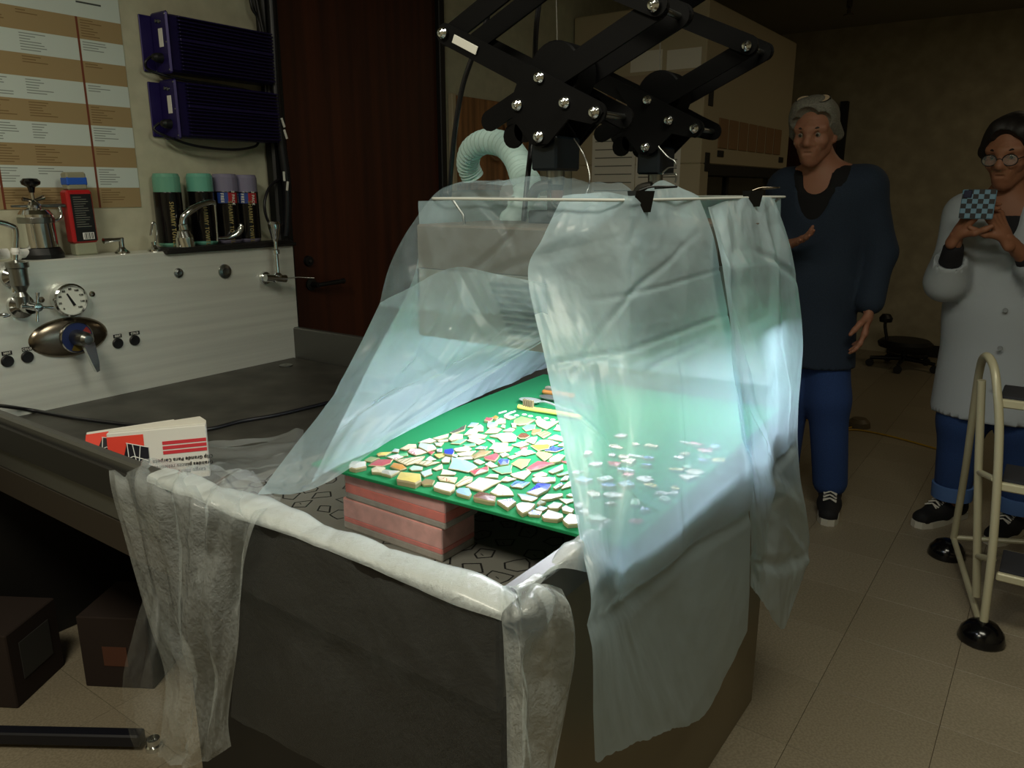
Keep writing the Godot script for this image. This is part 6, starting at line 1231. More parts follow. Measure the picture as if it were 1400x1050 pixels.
# ---------------------------------------------------------------- people: fields of tapered capsules, meshed as surface nets
# bone: [a, b, ra, rb, stretch] ; stretch squeezes space (bigger = thinner along that axis). carve: [a, b, r]
func net(bones: Array, cell: float, k: float, into: Dictionary, xf := Transform3D.IDENTITY, carve := []):
	var lo := Vector3.INF; var hi := -Vector3.INF; var pad := cell * 2 + 1.5 / k
	for b in bones:
		var rr: float = maxf(b[2], b[3]) + pad
		lo = lo.min(b[0] - Vector3.ONE * rr).min(b[1] - Vector3.ONE * rr); hi = hi.max(b[0] + Vector3.ONE * rr).max(b[1] + Vector3.ONE * rr)
	var nx := int((hi.x - lo.x) / cell) + 2; var ny := int((hi.y - lo.y) / cell) + 2; var nz := int((hi.z - lo.z) / cell) + 2
	var F := PackedFloat32Array(); F.resize(nx * ny * nz)
	for b in bones:
		var a: Vector3 = b[0]; var e: Vector3 = b[1]; var ra: float = b[2]; var rb: float = b[3]
		var q: Vector3 = b[4] if b.size() > 4 else Vector3.ONE
		var rr: float = maxf(ra, rb) + pad
		var p0 := (a.min(e) - Vector3.ONE * rr - lo) / cell; var p1 := (a.max(e) + Vector3.ONE * rr - lo) / cell
		var A := a * q; var D := (e - a) * q; var dd := maxf(D.length_squared(), 1e-9); var dr := rb - ra
		for z in range(maxi(0, int(p0.z)), mini(nz, int(p1.z) + 2)):
			for y in range(maxi(0, int(p0.y)), mini(ny, int(p1.y) + 2)):
				var at := (z * ny + y) * nx
				for x in range(maxi(0, int(p0.x)), mini(nx, int(p1.x) + 2)):
					var P := (lo + Vector3(x, y, z) * cell) * q - A
					var t := clampf(P.dot(D) / dd, 0.0, 1.0)
					var d := (P - D * t).length() - ra - dr * t
					if d < pad: F[at + x] += exp(-k * d)
	for c in carve:
		if c.size() == 1:   # cut off flat below this height
			for z in nz:
				for y in ny:
					var lim := exp(minf(k * (lo.y + y * cell - c[0]), 30.0))
					for x in nx: F[(z * ny + y) * nx + x] = minf(F[(z * ny + y) * nx + x], lim)
			continue
		var a: Vector3 = c[0]; var e: Vector3 = c[1]; var rc: float = c[2]
		var D := e - a; var dd := maxf(D.length_squared(), 1e-9)
		var p0 := (a.min(e) - Vector3.ONE * (rc + cell * 3) - lo) / cell; var p1 := (a.max(e) + Vector3.ONE * (rc + cell * 3) - lo) / cell
		for z in range(maxi(0, int(p0.z)), mini(nz, int(p1.z) + 2)):
			for y in range(maxi(0, int(p0.y)), mini(ny, int(p1.y) + 2)):
				for x in range(maxi(0, int(p0.x)), mini(nx, int(p1.x) + 2)):
					var P := lo + Vector3(x, y, z) * cell - a
					var d := (P - D * clampf(P.dot(D) / dd, 0.0, 1.0)).length() - rc
					var at := (z * ny + y) * nx + x
					F[at] = minf(F[at], exp(minf(k * d, 30.0)))
	# surface at F = 1
	var ids := PackedInt32Array(); ids.resize(nx * ny * nz); ids.fill(-1)
	var V: PackedVector3Array = into.v; var N: PackedVector3Array = into.n; var I: PackedInt32Array = into.i
	var off := [0, 1, nx, nx + 1, nx * ny, nx * ny + 1, nx * ny + nx, nx * ny + nx + 1]
	var inv := xf.basis.inverse().transposed()
	for z in nz - 1:
		for y in ny - 1:
			var row := (z * ny + y) * nx
			for x in nx - 1:
				var at := row + x
				var m := 0
				for c in 8:
					if F[at + off[c]] > 1.0: m |= 1 << c
				if m == 0 or m == 255: continue
				var s := Vector3.ZERO; var cnt := 0; var g := Vector3.ZERO
				var L := []
				for c in 8: L.append(clampf(log(maxf(F[at + off[c]], 1e-12)) / k, -0.5, 0.5))
				for e in [[0, 1], [2, 3], [4, 5], [6, 7], [0, 2], [1, 3], [4, 6], [5, 7], [0, 4], [1, 5], [2, 6], [3, 7]]:
					var u: float = L[e[0]]; var w: float = L[e[1]]
					if (u > 0) != (w > 0):
						var t := u / (u - w)
						var c0 := Vector3(e[0] & 1, (e[0] >> 1) & 1, e[0] >> 2); var c1 := Vector3(e[1] & 1, (e[1] >> 1) & 1, e[1] >> 2)
						s += c0.lerp(c1, t); cnt += 1
				g = Vector3(L[1] + L[3] + L[5] + L[7] - L[0] - L[2] - L[4] - L[6], L[2] + L[3] + L[6] + L[7] - L[0] - L[1] - L[4] - L[5], L[4] + L[5] + L[6] + L[7] - L[0] - L[1] - L[2] - L[3])
				ids[at] = V.size()
				V.append(xf * (lo + (Vector3(x, y, z) + s / maxi(cnt, 1)) * cell)); N.append((inv * -g).normalized())
	var step := [1, nx, nx * ny]
	for z in range(1, nz - 1):
		for y in range(1, ny - 1):
			var row := (z * ny + y) * nx
			for x in range(1, nx - 1):
				var at := row + x
				var inside := F[at] > 1.0
				for ax in 3:
					if inside == (F[at + step[ax]] > 1.0): continue
					var b: int = step[(ax + 1) % 3]; var c: int = step[(ax + 2) % 3]
					var q0 := ids[at - b - c]; var q1 := ids[at - c]; var q2 := ids[at]; var q3 := ids[at - b]
					if q0 < 0 or q1 < 0 or q2 < 0 or q3 < 0: continue
					if inside: I.append_array(PackedInt32Array([q0, q2, q1, q0, q3, q2]))
					else: I.append_array(PackedInt32Array([q0, q1, q2, q0, q2, q3]))
	into.v = V; into.n = N; into.i = I

func fresh() -> Dictionary: return {"v": PackedVector3Array(), "n": PackedVector3Array(), "i": PackedInt32Array()}

func skin_mesh(d: Dictionary) -> ArrayMesh:
	var ar := []; ar.resize(Mesh.ARRAY_MAX); ar[Mesh.ARRAY_VERTEX] = d.v; ar[Mesh.ARRAY_NORMAL] = d.n; ar[Mesh.ARRAY_INDEX] = d.i
	var m := ArrayMesh.new(); m.add_surface_from_arrays(Mesh.PRIMITIVE_TRIANGLES, ar); return m

func head_bones() -> Array:   # centre of the head at the origin, face to +z
	return [[Vector3(0, 0.035, -0.018), Vector3(0, 0.03, -0.005), 0.083, 0.083, Vector3(1.12, 1.0, 0.95)], [Vector3(0, 0.01, 0.02), Vector3(0, -0.075, 0.045), 0.064, 0.036, Vector3(1.0, 1, 1)],
		[Vector3(0.03, -0.055, 0.015), Vector3(0.014, -0.09, 0.056), 0.034, 0.02], [Vector3(-0.03, -0.055, 0.015), Vector3(-0.014, -0.09, 0.056), 0.034, 0.02],
		[Vector3(0, 0.012, 0.09), Vector3(0, -0.024, 0.107), 0.008, 0.013], [Vector3(0.012, -0.03, 0.092), Vector3(-0.012, -0.03, 0.092), 0.009, 0.009],
		[Vector3(0.018, -0.056, 0.083), Vector3(-0.018, -0.056, 0.083), 0.008, 0.008], [Vector3(0.015, -0.068, 0.082), Vector3(-0.015, -0.068, 0.082), 0.009, 0.009],
		[Vector3(0, -0.095, 0.072), Vector3(0, -0.096, 0.07), 0.018, 0.018], [Vector3(0.05, 0.026, 0.068), Vector3(0.012, 0.024, 0.083), 0.011, 0.012], [Vector3(-0.05, 0.026, 0.068), Vector3(-0.012, 0.024, 0.083), 0.011, 0.012],
		[Vector3(0.042, -0.024, 0.062), Vector3(0.04, -0.03, 0.06), 0.022, 0.02], [Vector3(-0.042, -0.024, 0.062), Vector3(-0.04, -0.03, 0.06), 0.022, 0.02],
		[Vector3(0.078, 0.012, -0.012), Vector3(0.074, -0.028, -0.006), 0.014, 0.009, Vector3(1.6, 1, 1)], [Vector3(-0.078, 0.012, -0.012), Vector3(-0.074, -0.028, -0.006), 0.014, 0.009, Vector3(1.6, 1, 1)],
		[Vector3(0, -0.05, -0.025), Vector3(0, -0.16, -0.045), 0.052, 0.056]]
func eye_carve() -> Array: return [[Vector3(0.032, 0.004, 0.092), Vector3(0.033, 0.004, 0.092), 0.013], [Vector3(-0.032, 0.004, 0.092), Vector3(-0.033, 0.004, 0.092), 0.013], [Vector3(0.014, -0.062, 0.098), Vector3(-0.014, -0.062, 0.098), 0.004]]

func hand_bones(curl: Array, s: float, spread := 0.10) -> Array:   # wrist at the origin, fingers to +y, palm to +z, thumb on the side of s
	var out := [[Vector3(0, -0.03, 0), Vector3(0, 0.02, 0), 0.024, 0.024, Vector3(0.9, 1, 1.3)]]
	for i in 4:
		var x := s * (0.029 - i * 0.0195)
		out.append([Vector3(x * 0.55, 0.01, 0), Vector3(x, 0.088 - absf(i - 1.2) * 0.004, 0), 0.012, 0.0105])
		var p := Vector3(x, 0.088 - absf(i - 1.2) * 0.004, 0); var ang := 0.0; var r := 0.0092
		for j in 3:
			ang += curl[i] * [0.8, 1.1, 0.8][j]
			var len: float = [0.042, 0.026, 0.021][j] * [0.95, 1.05, 1.0, 0.8][i]
			var dir := Vector3(s * spread * (1.2 - i * 0.8), cos(ang), sin(ang)).normalized()
			out.append([p, p + dir * len, r, r - 0.0012]); p += dir * len; r -= 0.001
	var th := Vector3(s * 0.022, 0.02, 0.006)
	for j in 3:
		var dir: Vector3 = [Vector3(s * 0.75, 0.6, 0.35), Vector3(s * 0.45, 0.8, 0.45), Vector3(s * 0.2, 0.85, 0.5)][j].normalized()
		var len: float = [0.042, 0.032, 0.024][j]
		out.append([th, th + dir * len, [0.014, 0.011, 0.0095][j], [0.011, 0.0095, 0.0082][j]]); th += dir * len
	return out

func frame(at: Vector3, fingers: Vector3, palm: Vector3) -> Transform3D:   # wrist frame: fingers along y, palm normal along z
	var y := fingers.normalized(); var z := (palm - y * palm.dot(y)).normalized()
	return Transform3D(Basis(y.cross(z), y, z), at)

func eyes(parent, xf: Transform3D, dark := "1a1410"):
	for s in [-1, 1]:
		var st := MB(); var c := Vector3(s * 0.032, 0.003, 0.0765)
		lathe(st, [Vector2(0, -0.012), Vector2(0.0085, -0.0085), Vector2(0.012, 0), Vector2(0.0085, 0.0085), Vector2(0.0055, 0.0107)], xf * Transform3D(Basis(Vector3.RIGHT, PI / 2), c), 14, false); var e := put("eyeball", st, mat("8d8478", 0.3), parent)
		st = MB(); lathe(st, [Vector2(0.0057, 0.0105), Vector2(0.004, 0.0116), Vector2(0, 0.0122)], xf * Transform3D(Basis(Vector3.RIGHT, PI / 2), c), 12, false); put("iris", st, mat(dark, 0.2), e)
		st = MB(); tube(st, [xf * Vector3(s * 0.014, 0.024, 0.0955), xf * Vector3(s * 0.032, 0.030, 0.0895), xf * Vector3(s * 0.05, 0.024, 0.076)], [0.003, 0.004, 0.002], 6); put("eyebrow", st, mat("3a3028" if dark != "1a1410" else "15100c", 0.9), parent)
	# lips
	var st2 := MB(); tube(st2, [xf * Vector3(-0.023, -0.061, 0.079), xf * Vector3(-0.01, -0.058, 0.0895), xf * Vector3(0.01, -0.058, 0.0895), xf * Vector3(0.023, -0.061, 0.079)], [0.002, 0.0042, 0.0042, 0.002], 8)
	tube(st2, [xf * Vector3(-0.02, -0.063, 0.08), xf * Vector3(-0.008, -0.067, 0.090), xf * Vector3(0.008, -0.067, 0.090), xf * Vector3(0.02, -0.063, 0.08)], [0.002, 0.005, 0.005, 0.002], 8); put("lips", st2, mat("8a4a44", 0.5), parent)

func glasses(parent, xf: Transform3D, pane: Material, w := 0.026):
	var o := Node3D.new(); o.name = "eyeglasses"; parent.add_child(o, true)
	for s in [-1, 1]:
		var c := Vector3(s * 0.034, 0, 0); var ring := []
		for i in 17: ring.append(xf * (c + Vector3(cos(TAU * i / 16) * w, sin(TAU * i / 16) * w * 0.8, 0)))
		var st := MB(); tube(st, ring, 0.0018, 6, false); tube(st, [xf * Vector3(s * 0.06, 0.004, 0), xf * Vector3(s * 0.078, 0.006, -0.09)], 0.0018, 6); put("rim", st, M.black, o)
		st = MB(); lathe(st, [Vector2(w * 0.95, -0.0006), Vector2(w * 0.95, 0.0006), Vector2(0, 0.0012)], xf * Transform3D(Basis(Vector3.RIGHT, Vector3(0, 0, 1), Vector3(0, -0.8, 0)), c), 18); put("lens", st, pane, o)
	var st := MB(); tube(st, path([xf * Vector3(-0.009, 0.002, 0), xf * Vector3(0, 0.006, 0.002), xf * Vector3(0.009, 0.002, 0)], 3), 0.0018, 6); put("bridge", st, M.black, o)

func shoe(parent, at: Vector3, dir: Vector3):   # ankle above at, toe along dir
	var d := Vector3(dir.x, 0, dir.z).normalized(); var xf := Transform3D(Basis(Vector3.UP.cross(d), Vector3.UP, d), at)
	var body := fresh()
	net([[Vector3(0, 0.05, -0.05), Vector3(0, 0.048, 0.06), 0.04, 0.036], [Vector3(0, 0.045, 0.06), Vector3(0, 0.036, 0.165), 0.04, 0.034, Vector3(0.88, 1, 1)], [Vector3(0, 0.09, -0.045), Vector3(0, 0.06, -0.04), 0.04, 0.042], [Vector3(0, 0.085, -0.02), Vector3(0, 0.065, 0.07), 0.033, 0.034]], 0.008, 90.0, body, xf)
	var s := put("shoe", skin_mesh(body), mat("0f0f12", 0.8), parent)
	var poly := PackedVector2Array([Vector2(-0.034, -0.085), Vector2(0, -0.096), Vector2(0.034, -0.085), Vector2(0.038, -0.02), Vector2(0.044, 0.08), Vector2(0.042, 0.15), Vector2(0.026, 0.195), Vector2(0, 0.205), Vector2(-0.026, 0.195), Vector2(-0.042, 0.15), Vector2(-0.042, 0.08), Vector2(-0.036, -0.02)])
	var st := MB(); prism(st, poly, 0.028, xf * Transform3D(Basis(Vector3.RIGHT, Vector3(0, 0, 1), Vector3(0, -1, 0)), Vector3(0, 0.0145, 0))); put("rubber_sole", st, mat("c9c6b8", 0.6), s)
	st = MB()
	for i in 5:
		var z := 0.025 + i * 0.021; var y := 0.121 - i * 0.0078; var k := 1.0 if i % 2 == 0 else -1.0
		tube(st, [xf * Vector3(-0.026 * k, y - 0.009, z - 0.004), xf * Vector3(0, y + 0.001, z), xf * Vector3(0.026 * k, y - 0.009, z + 0.012)], 0.0035, 6)
		tube(st, [xf * Vector3(0.026 * k, y - 0.009, z - 0.004), xf * Vector3(0, y + 0.002, z + 0.003), xf * Vector3(-0.026 * k, y - 0.009, z + 0.012)], 0.0035, 6)
	put("laces", st, mat("d8d6cc", 0.8), s)

func people():
	# ---- standing by the tent, in a dark blue smock
	var O := Vector3(-0.78, 0, -3.36)
	var p := thing("person", "grey-haired person in a dark blue smock and jeans, glasses pushed up on the head", "person", O)
	var T := Transform3D(Basis.IDENTITY, -O)
	var skin := mat("9c6c55", 0.6); skin.subsurf_scatter_enabled = true; skin.subsurf_scatter_strength = 0.1
	var hx := Transform3D(Basis(Vector3.UP, -0.02) * Basis(Vector3.RIGHT, 0.16), Vector3(-0.868, 1.575, -3.26) - O)
	var b := fresh()
	var neck := Vector3(-0.845, 1.43, -3.33)
	net([[Vector3(-0.86, 0.95, -3.35), Vector3(-0.835, 1.33, -3.35), 0.12, 0.135, Vector3(0.85, 1, 1.3)], [Vector3(-0.98, 1.37, -3.36), Vector3(-0.68, 1.375, -3.36), 0.06, 0.06], [neck, Vector3(-0.86, 1.53, -3.28), 0.055, 0.052],
		[Vector3(-0.68, 1.375, -3.36), Vector3(-0.611, 1.134, -3.380), 0.048, 0.038], [Vector3(-0.611, 1.134, -3.380), Vector3(-0.610, 0.894, -3.300), 0.038, 0.026], [Vector3(-0.99, 1.37, -3.36), Vector3(-1.04, 1.10, -3.38), 0.048, 0.038], [Vector3(-1.04, 1.10, -3.38), Vector3(-0.93, 1.14, -3.17), 0.036, 0.026],
		[Vector3(-0.92, 0.93, -3.36), Vector3(-0.91, 0.5, -3.36), 0.09, 0.055], [Vector3(-0.91, 0.5, -3.36), Vector3(-0.92, 0.09, -3.39), 0.052, 0.036], [Vector3(-0.78, 0.93, -3.36), Vector3(-0.735, 0.5, -3.34), 0.09, 0.055], [Vector3(-0.735, 0.5, -3.34), Vector3(-0.70, 0.09, -3.37), 0.052, 0.036]], 0.018, 40.0, b, T)
	net(head_bones(), 0.005, 110.0, b, hx, eye_carve())
	net(hand_bones([0.25, 0.3, 0.35, 0.4], -1.0), 0.0042, 260.0, b, frame(Vector3(-0.609, 0.885, -3.300) - O, Vector3(-0.05, -1, 0.12), Vector3(-0.9, 0, 0.1)))
	net(hand_bones([0.12, 0.1, 0.15, 0.3], 1.0, 0.22), 0.0042, 260.0, b, frame(Vector3(-0.925, 1.145, -3.15) - O, Vector3(0.8, 0.25, 0.55), Vector3(-0.1, 0.9, 0.4)))
	put("body", skin_mesh(b), skin, p)
	eyes(p, hx, "2a2420")
	var hair := fresh()
	net([[Vector3(0, 0.055, -0.03), Vector3(0, 0.06, 0.0), 0.082, 0.082, Vector3(1.05, 1, 0.95)], [Vector3(0.062, 0.05, 0.03), Vector3(0.075, -0.01, -0.03), 0.022, 0.024], [Vector3(-0.062, 0.05, 0.03), Vector3(-0.075, -0.01, -0.03), 0.022, 0.024], [Vector3(0.05, 0.095, 0.045), Vector3(-0.04, 0.10, 0.05), 0.026, 0.028], [Vector3(-0.03, 0.09, 0.06), Vector3(-0.062, 0.06, 0.045), 0.02, 0.016], [Vector3(0, 0.0, -0.07), Vector3(0, -0.05, -0.065), 0.055, 0.045], [Vector3(0.03, 0.115, 0.03), Vector3(-0.06, 0.10, 0.03), 0.02, 0.022], [Vector3(-0.07, 0.06, 0.02), Vector3(-0.085, 0.0, 0.0), 0.016, 0.012]], 0.005, 80.0, hair, hx, [[Vector3(-0.015, 0.02, 0.115), Vector3(-0.01, 0.055, 0.105), 0.055], [Vector3(0.04, 0.01, 0.085), Vector3(0.045, 0.05, 0.08), 0.035], [Vector3(-0.045, 0.01, 0.08), Vector3(-0.05, 0.04, 0.075), 0.03]])
	put("hair", skin_mesh(hair), tri_tex(mat("8f8c80", 0.7), noise_tex(0.09, Color(0.6, 0.6, 0.6), Color(1, 1, 1), 256), 5.0), p)
	glasses(p, hx * Transform3D(Basis(Vector3.RIGHT, -1.0), Vector3(0, 0.132, 0.052)), mat("d8c0a0", 0.08, 0.2), 0.028)
	var shirt := fresh()
	net([[Vector3(-0.85, 1.05, -3.345), Vector3(-0.838, 1.33, -3.34), 0.14, 0.142, Vector3(0.85, 1, 1.28)], [Vector3(-0.95, 1.375, -3.355), Vector3(-0.71, 1.38, -3.355), 0.064, 0.064]], 0.014, 50.0, shirt, T, [[Vector3(-0.85, 1.47, -3.26), Vector3(-0.848, 1.40, -3.22), 0.062]])
	put("undershirt", skin_mesh(shirt), mat("0b0b0e", 0.9), p)
	var co := fresh()
	var elR := Vector3(-0.606, 1.119, -3.380)
	net([[Vector3(-0.85, 0.98, -3.35), Vector3(-0.84, 1.31, -3.345), 0.145, 0.152, Vector3(0.82, 1, 1.25)], [Vector3(-0.98, 1.365, -3.36), Vector3(-0.69, 1.372, -3.36), 0.084, 0.084], [Vector3(-0.845, 0.98, -3.35), Vector3(-0.83, 0.6, -3.35), 0.148, 0.16, Vector3(0.86, 1, 1.2)],
		[Vector3(-0.69, 1.365, -3.36), elR, 0.082, 0.062], [elR, Vector3(-0.612, 0.929, -3.320), 0.054, 0.054], [Vector3(-0.985, 1.36, -3.36), Vector3(-1.04, 1.10, -3.38), 0.082, 0.064], [Vector3(-1.04, 1.10, -3.38), Vector3(-0.965, 1.125, -3.24), 0.06, 0.056]], 0.012, 75.0, co, T, [[Vector3(-0.848, 1.46, -3.24), Vector3(-0.846, 1.29, -3.165), 0.080], [Vector3(-0.85, 1.52, -3.30), Vector3(-0.85, 1.45, -3.28), 0.072], [0.64]])
	var denim := noise_tex(0.2, Color(0.75, 0.75, 0.75), Color(1, 1, 1), 256, FastNoiseLite.TYPE_SIMPLEX, 3, 5)
	put("smock", skin_mesh(co), tri_tex(mat("27364a", 0.9), denim, 3.0), p)
	var je := fresh()
	net([[Vector3(-0.915, 0.85, -3.36), Vector3(-0.905, 0.5, -3.36), 0.105, 0.082], [Vector3(-0.905, 0.5, -3.36), Vector3(-0.915, 0.10, -3.39), 0.08, 0.07], [Vector3(-0.785, 0.85, -3.36), Vector3(-0.735, 0.5, -3.34), 0.105, 0.083], [Vector3(-0.735, 0.5, -3.34), Vector3(-0.70, 0.13, -3.365), 0.08, 0.072]], 0.014, 60.0, je, T)
	put("jeans", skin_mesh(je), tri_tex(mat("2b4a86", 0.9), denim, 3.0), p)
	shoe(p, Vector3(-0.695, 0.0, -3.37) - O, Vector3(0.22, 0, 1.0)); shoe(p, Vector3(-0.92, 0.0, -3.40) - O, Vector3(-0.1, 0, 1))
	# ---- photographing with a phone, in a white lab coat
	O = Vector3(-0.14, 0, -3.5); T = Transform3D(Basis.IDENTITY, -O)
	p = thing("person", "dark-haired person in a white lab coat holding up a phone with both hands", "person", O)
	hx = Transform3D(Basis(Vector3.UP, -0.28) * Basis(Vector3.RIGHT, 0.22), Vector3(-0.215, 1.49, -3.43) - O)
	b = fresh()
	var wl := Vector3(-0.335, 1.201, -3.240); var wr := Vector3(-0.184, 1.198, -3.250); var el := Vector3(-0.362, 1.021, -3.360); var er := Vector3(-0.043, 1.039, -3.400)
	var sl := Vector3(-0.345, 1.275, -3.50); var sr := Vector3(-0.055, 1.285, -3.48)
	net([[Vector3(-0.17, 0.88, -3.5), Vector3(-0.195, 1.22, -3.5), 0.115, 0.125, Vector3(0.85, 1, 1.3)], [sl, sr, 0.055, 0.055], [Vector3(-0.20, 1.3, -3.49), Vector3(-0.212, 1.42, -3.455), 0.052, 0.05], [sl, el, 0.045, 0.036], [el, wl, 0.036, 0.025], [sr, er, 0.045, 0.036], [er, wr, 0.036, 0.025],
		[Vector3(-0.235, 0.86, -3.5), Vector3(-0.25, 0.46, -3.48), 0.09, 0.055], [Vector3(-0.25, 0.46, -3.48), Vector3(-0.25, 0.09, -3.53), 0.05, 0.036], [Vector3(-0.08, 0.86, -3.5), Vector3(-0.04, 0.46, -3.49), 0.09, 0.055], [Vector3(-0.04, 0.46, -3.49), Vector3(-0.02, 0.09, -3.53), 0.05, 0.036]], 0.018, 40.0, b, T)
	net(head_bones(), 0.005, 110.0, b, hx, eye_carve())
	net(hand_bones([0.42, 0.46, 0.5, 0.55], -1.0), 0.0042, 260.0, b, frame(wl - O, Vector3(0.42, 0.8, 0.15), Vector3(0.75, -0.3, -0.55)))
	net(hand_bones([0.42, 0.46, 0.5, 0.55], 1.0), 0.0042, 260.0, b, frame(wr - O, Vector3(-0.45, 0.8, 0.15), Vector3(-0.75, -0.3, -0.55)))
	put("body", skin_mesh(b), mat("8e5f46", 0.6), p)
	eyes(p, hx)
	hair = fresh()
	net([[Vector3(0, 0.055, -0.03), Vector3(0, 0.055, -0.005), 0.088, 0.088, Vector3(1.05, 1, 0.95)], [Vector3(0.05, 0.085, 0.05), Vector3(0.082, 0.02, 0.02), 0.026, 0.024], [Vector3(-0.03, 0.098, 0.055), Vector3(-0.082, 0.01, 0.02), 0.026, 0.022], [Vector3(0.08, 0.02, -0.01), Vector3(0.07, -0.09, -0.05), 0.03, 0.03], [Vector3(-0.08, 0.01, -0.02), Vector3(-0.07, -0.06, -0.06), 0.026, 0.03], [Vector3(0, 0.0, -0.08), Vector3(0, -0.1, -0.08), 0.065, 0.055]], 0.006, 70.0, hair, hx, [[Vector3(0.0, 0.01, 0.12), Vector3(0.0, 0.05, 0.112), 0.055], [Vector3(0.035, 0.0, 0.09), Vector3(0.03, 0.04, 0.09), 0.035], [Vector3(-0.035, 0.0, 0.09), Vector3(-0.04, 0.03, 0.085), 0.033]])
	put("hair", skin_mesh(hair), mat("15100e", 0.6), p)
	var clear := mat("e8f0f0", 0.08); clear.transparency = BaseMaterial3D.TRANSPARENCY_ALPHA; clear.albedo_color.a = 0.12
	glasses(p, hx * Transform3D(Basis.IDENTITY, Vector3(0, -0.004, 0.105)), clear, 0.025)
	shirt = fresh()
	net([[Vector3(-0.175, 0.92, -3.495), Vector3(-0.195, 1.2, -3.495), 0.135, 0.138, Vector3(0.85, 1, 1.3)], [Vector3(-0.29, 1.285, -3.5), Vector3(-0.10, 1.29, -3.485), 0.06, 0.06], [el.lerp(wl, 0.1), el.lerp(wl, 0.72), 0.046, 0.036], [er.lerp(wr, 0.1), er.lerp(wr, 0.5), 0.046, 0.038]], 0.014, 55.0, shirt, T, [[Vector3(-0.205, 1.44, -3.42), Vector3(-0.203, 1.40, -3.40), 0.055]])
	put("shirt", skin_mesh(shirt), mat("17161c", 0.9), p)
	co = fresh()
	net([[Vector3(-0.175, 0.9, -3.5), Vector3(-0.195, 1.19, -3.5), 0.152, 0.152, Vector3(0.82, 1, 1.25)], [sl + Vector3(0.01, -0.01, 0), sr + Vector3(-0.01, -0.01, 0), 0.07, 0.07], [Vector3(-0.175, 0.9, -3.5), Vector3(-0.155, 0.44, -3.5), 0.158, 0.185, Vector3(0.84, 1, 1.2)],
		[sl, el + Vector3(0, 0.0, 0), 0.066, 0.066], [el, el.lerp(wl, 0.42), 0.066, 0.056], [sr, er, 0.066, 0.066], [er, er.lerp(wr, 0.35), 0.064, 0.058]], 0.014, 50.0, co, T, [[Vector3(-0.205, 1.40, -3.40), Vector3(-0.20, 1.20, -3.33), 0.065], [Vector3(-0.205, 1.45, -3.46), Vector3(-0.203, 1.36, -3.44), 0.08], [Vector3(-0.2, 1.22, -3.345), Vector3(-0.19, 0.98, -3.335), 0.028], [Vector3(-0.19, 0.98, -3.33), Vector3(-0.165, 0.52, -3.29), 0.012], [el.lerp(wl, 0.62), el.lerp(wl, 1.0), 0.058], [0.49]])
	put("lab_coat", skin_mesh(co), mat("a9b1b8", 0.85), p)
	for y in [0.93, 0.79, 0.65]:
		var st := MB(); lathe(st, [Vector2(0.009, 0), Vector2(0.008, 0.003), Vector2(0, 0.002)], Transform3D(Basis(Vector3.RIGHT, PI / 2), Vector3(-0.155 + (0.93 - y) * 0.02, y, -3.348 + (0.93 - y) * 0.09) - O), 12); put("button", st, mat("8a9094", 0.5), p)
	je = fresh()
	net([[Vector3(-0.24, 0.8, -3.5), Vector3(-0.25, 0.46, -3.48), 0.105, 0.085], [Vector3(-0.25, 0.46, -3.48), Vector3(-0.25, 0.19, -3.52), 0.083, 0.072], [Vector3(-0.08, 0.8, -3.5), Vector3(-0.04, 0.46, -3.49), 0.105, 0.085], [Vector3(-0.04, 0.46, -3.49), Vector3(-0.02, 0.19, -3.52), 0.083, 0.072]], 0.014, 60.0, je, T)
	put("jeans", skin_mesh(je), tri_tex(mat("24447c", 0.9), denim, 3.0), p)
	for c in [Vector3(-0.25, 0.15, -3.52), Vector3(-0.02, 0.15, -3.52)]:
		var st := MB(); lathe(st, [Vector2(0.066, -0.04), Vector2(0.077, -0.038), Vector2(0.079, 0.02), Vector2(0.07, 0.022)], Transform3D(Basis.IDENTITY, c - O), 20); put("turned_up_cuff", st, mat("4a6aa0", 0.9), p)
	shoe(p, Vector3(-0.255, 0, -3.55) - O, Vector3(-0.55, 0, 1)); shoe(p, Vector3(-0.02, 0, -3.55) - O, Vector3(-0.35, 0, 1))
	# phone, held between both hands
	var ph := thing("phone", "phone in a checkered black and blue case held up by the person in white", "phone", Vector3(-0.278, 1.330, -3.190))
	ph.rotation = Vector3(-0.12, -0.1, 0)
	var st3 := MB(); box(st3, Vector3(0, -0.018, 0), Vector3(0.105, 0.10, 0.011), 0.003); put("case", st3, mat("6a90a8", 0.5), ph)
	for i in 6:
		for j in 6:
			if (i + j) % 2 == 0:
				st3 = MB(); box(st3, Vector3(-0.0425 + i * 0.017, -0.058 + j * 0.0165, 0.0058), Vector3(0.0168, 0.0163, 0.0012)); put("check_square", st3, M.black, ph)
	st3 = MB(); box(st3, Vector3(-0.034, 0.016, 0.007), Vector3(0.026, 0.026, 0.004), 0.003); put("camera_bump", st3, mat("141a3a", 0.2), ph)

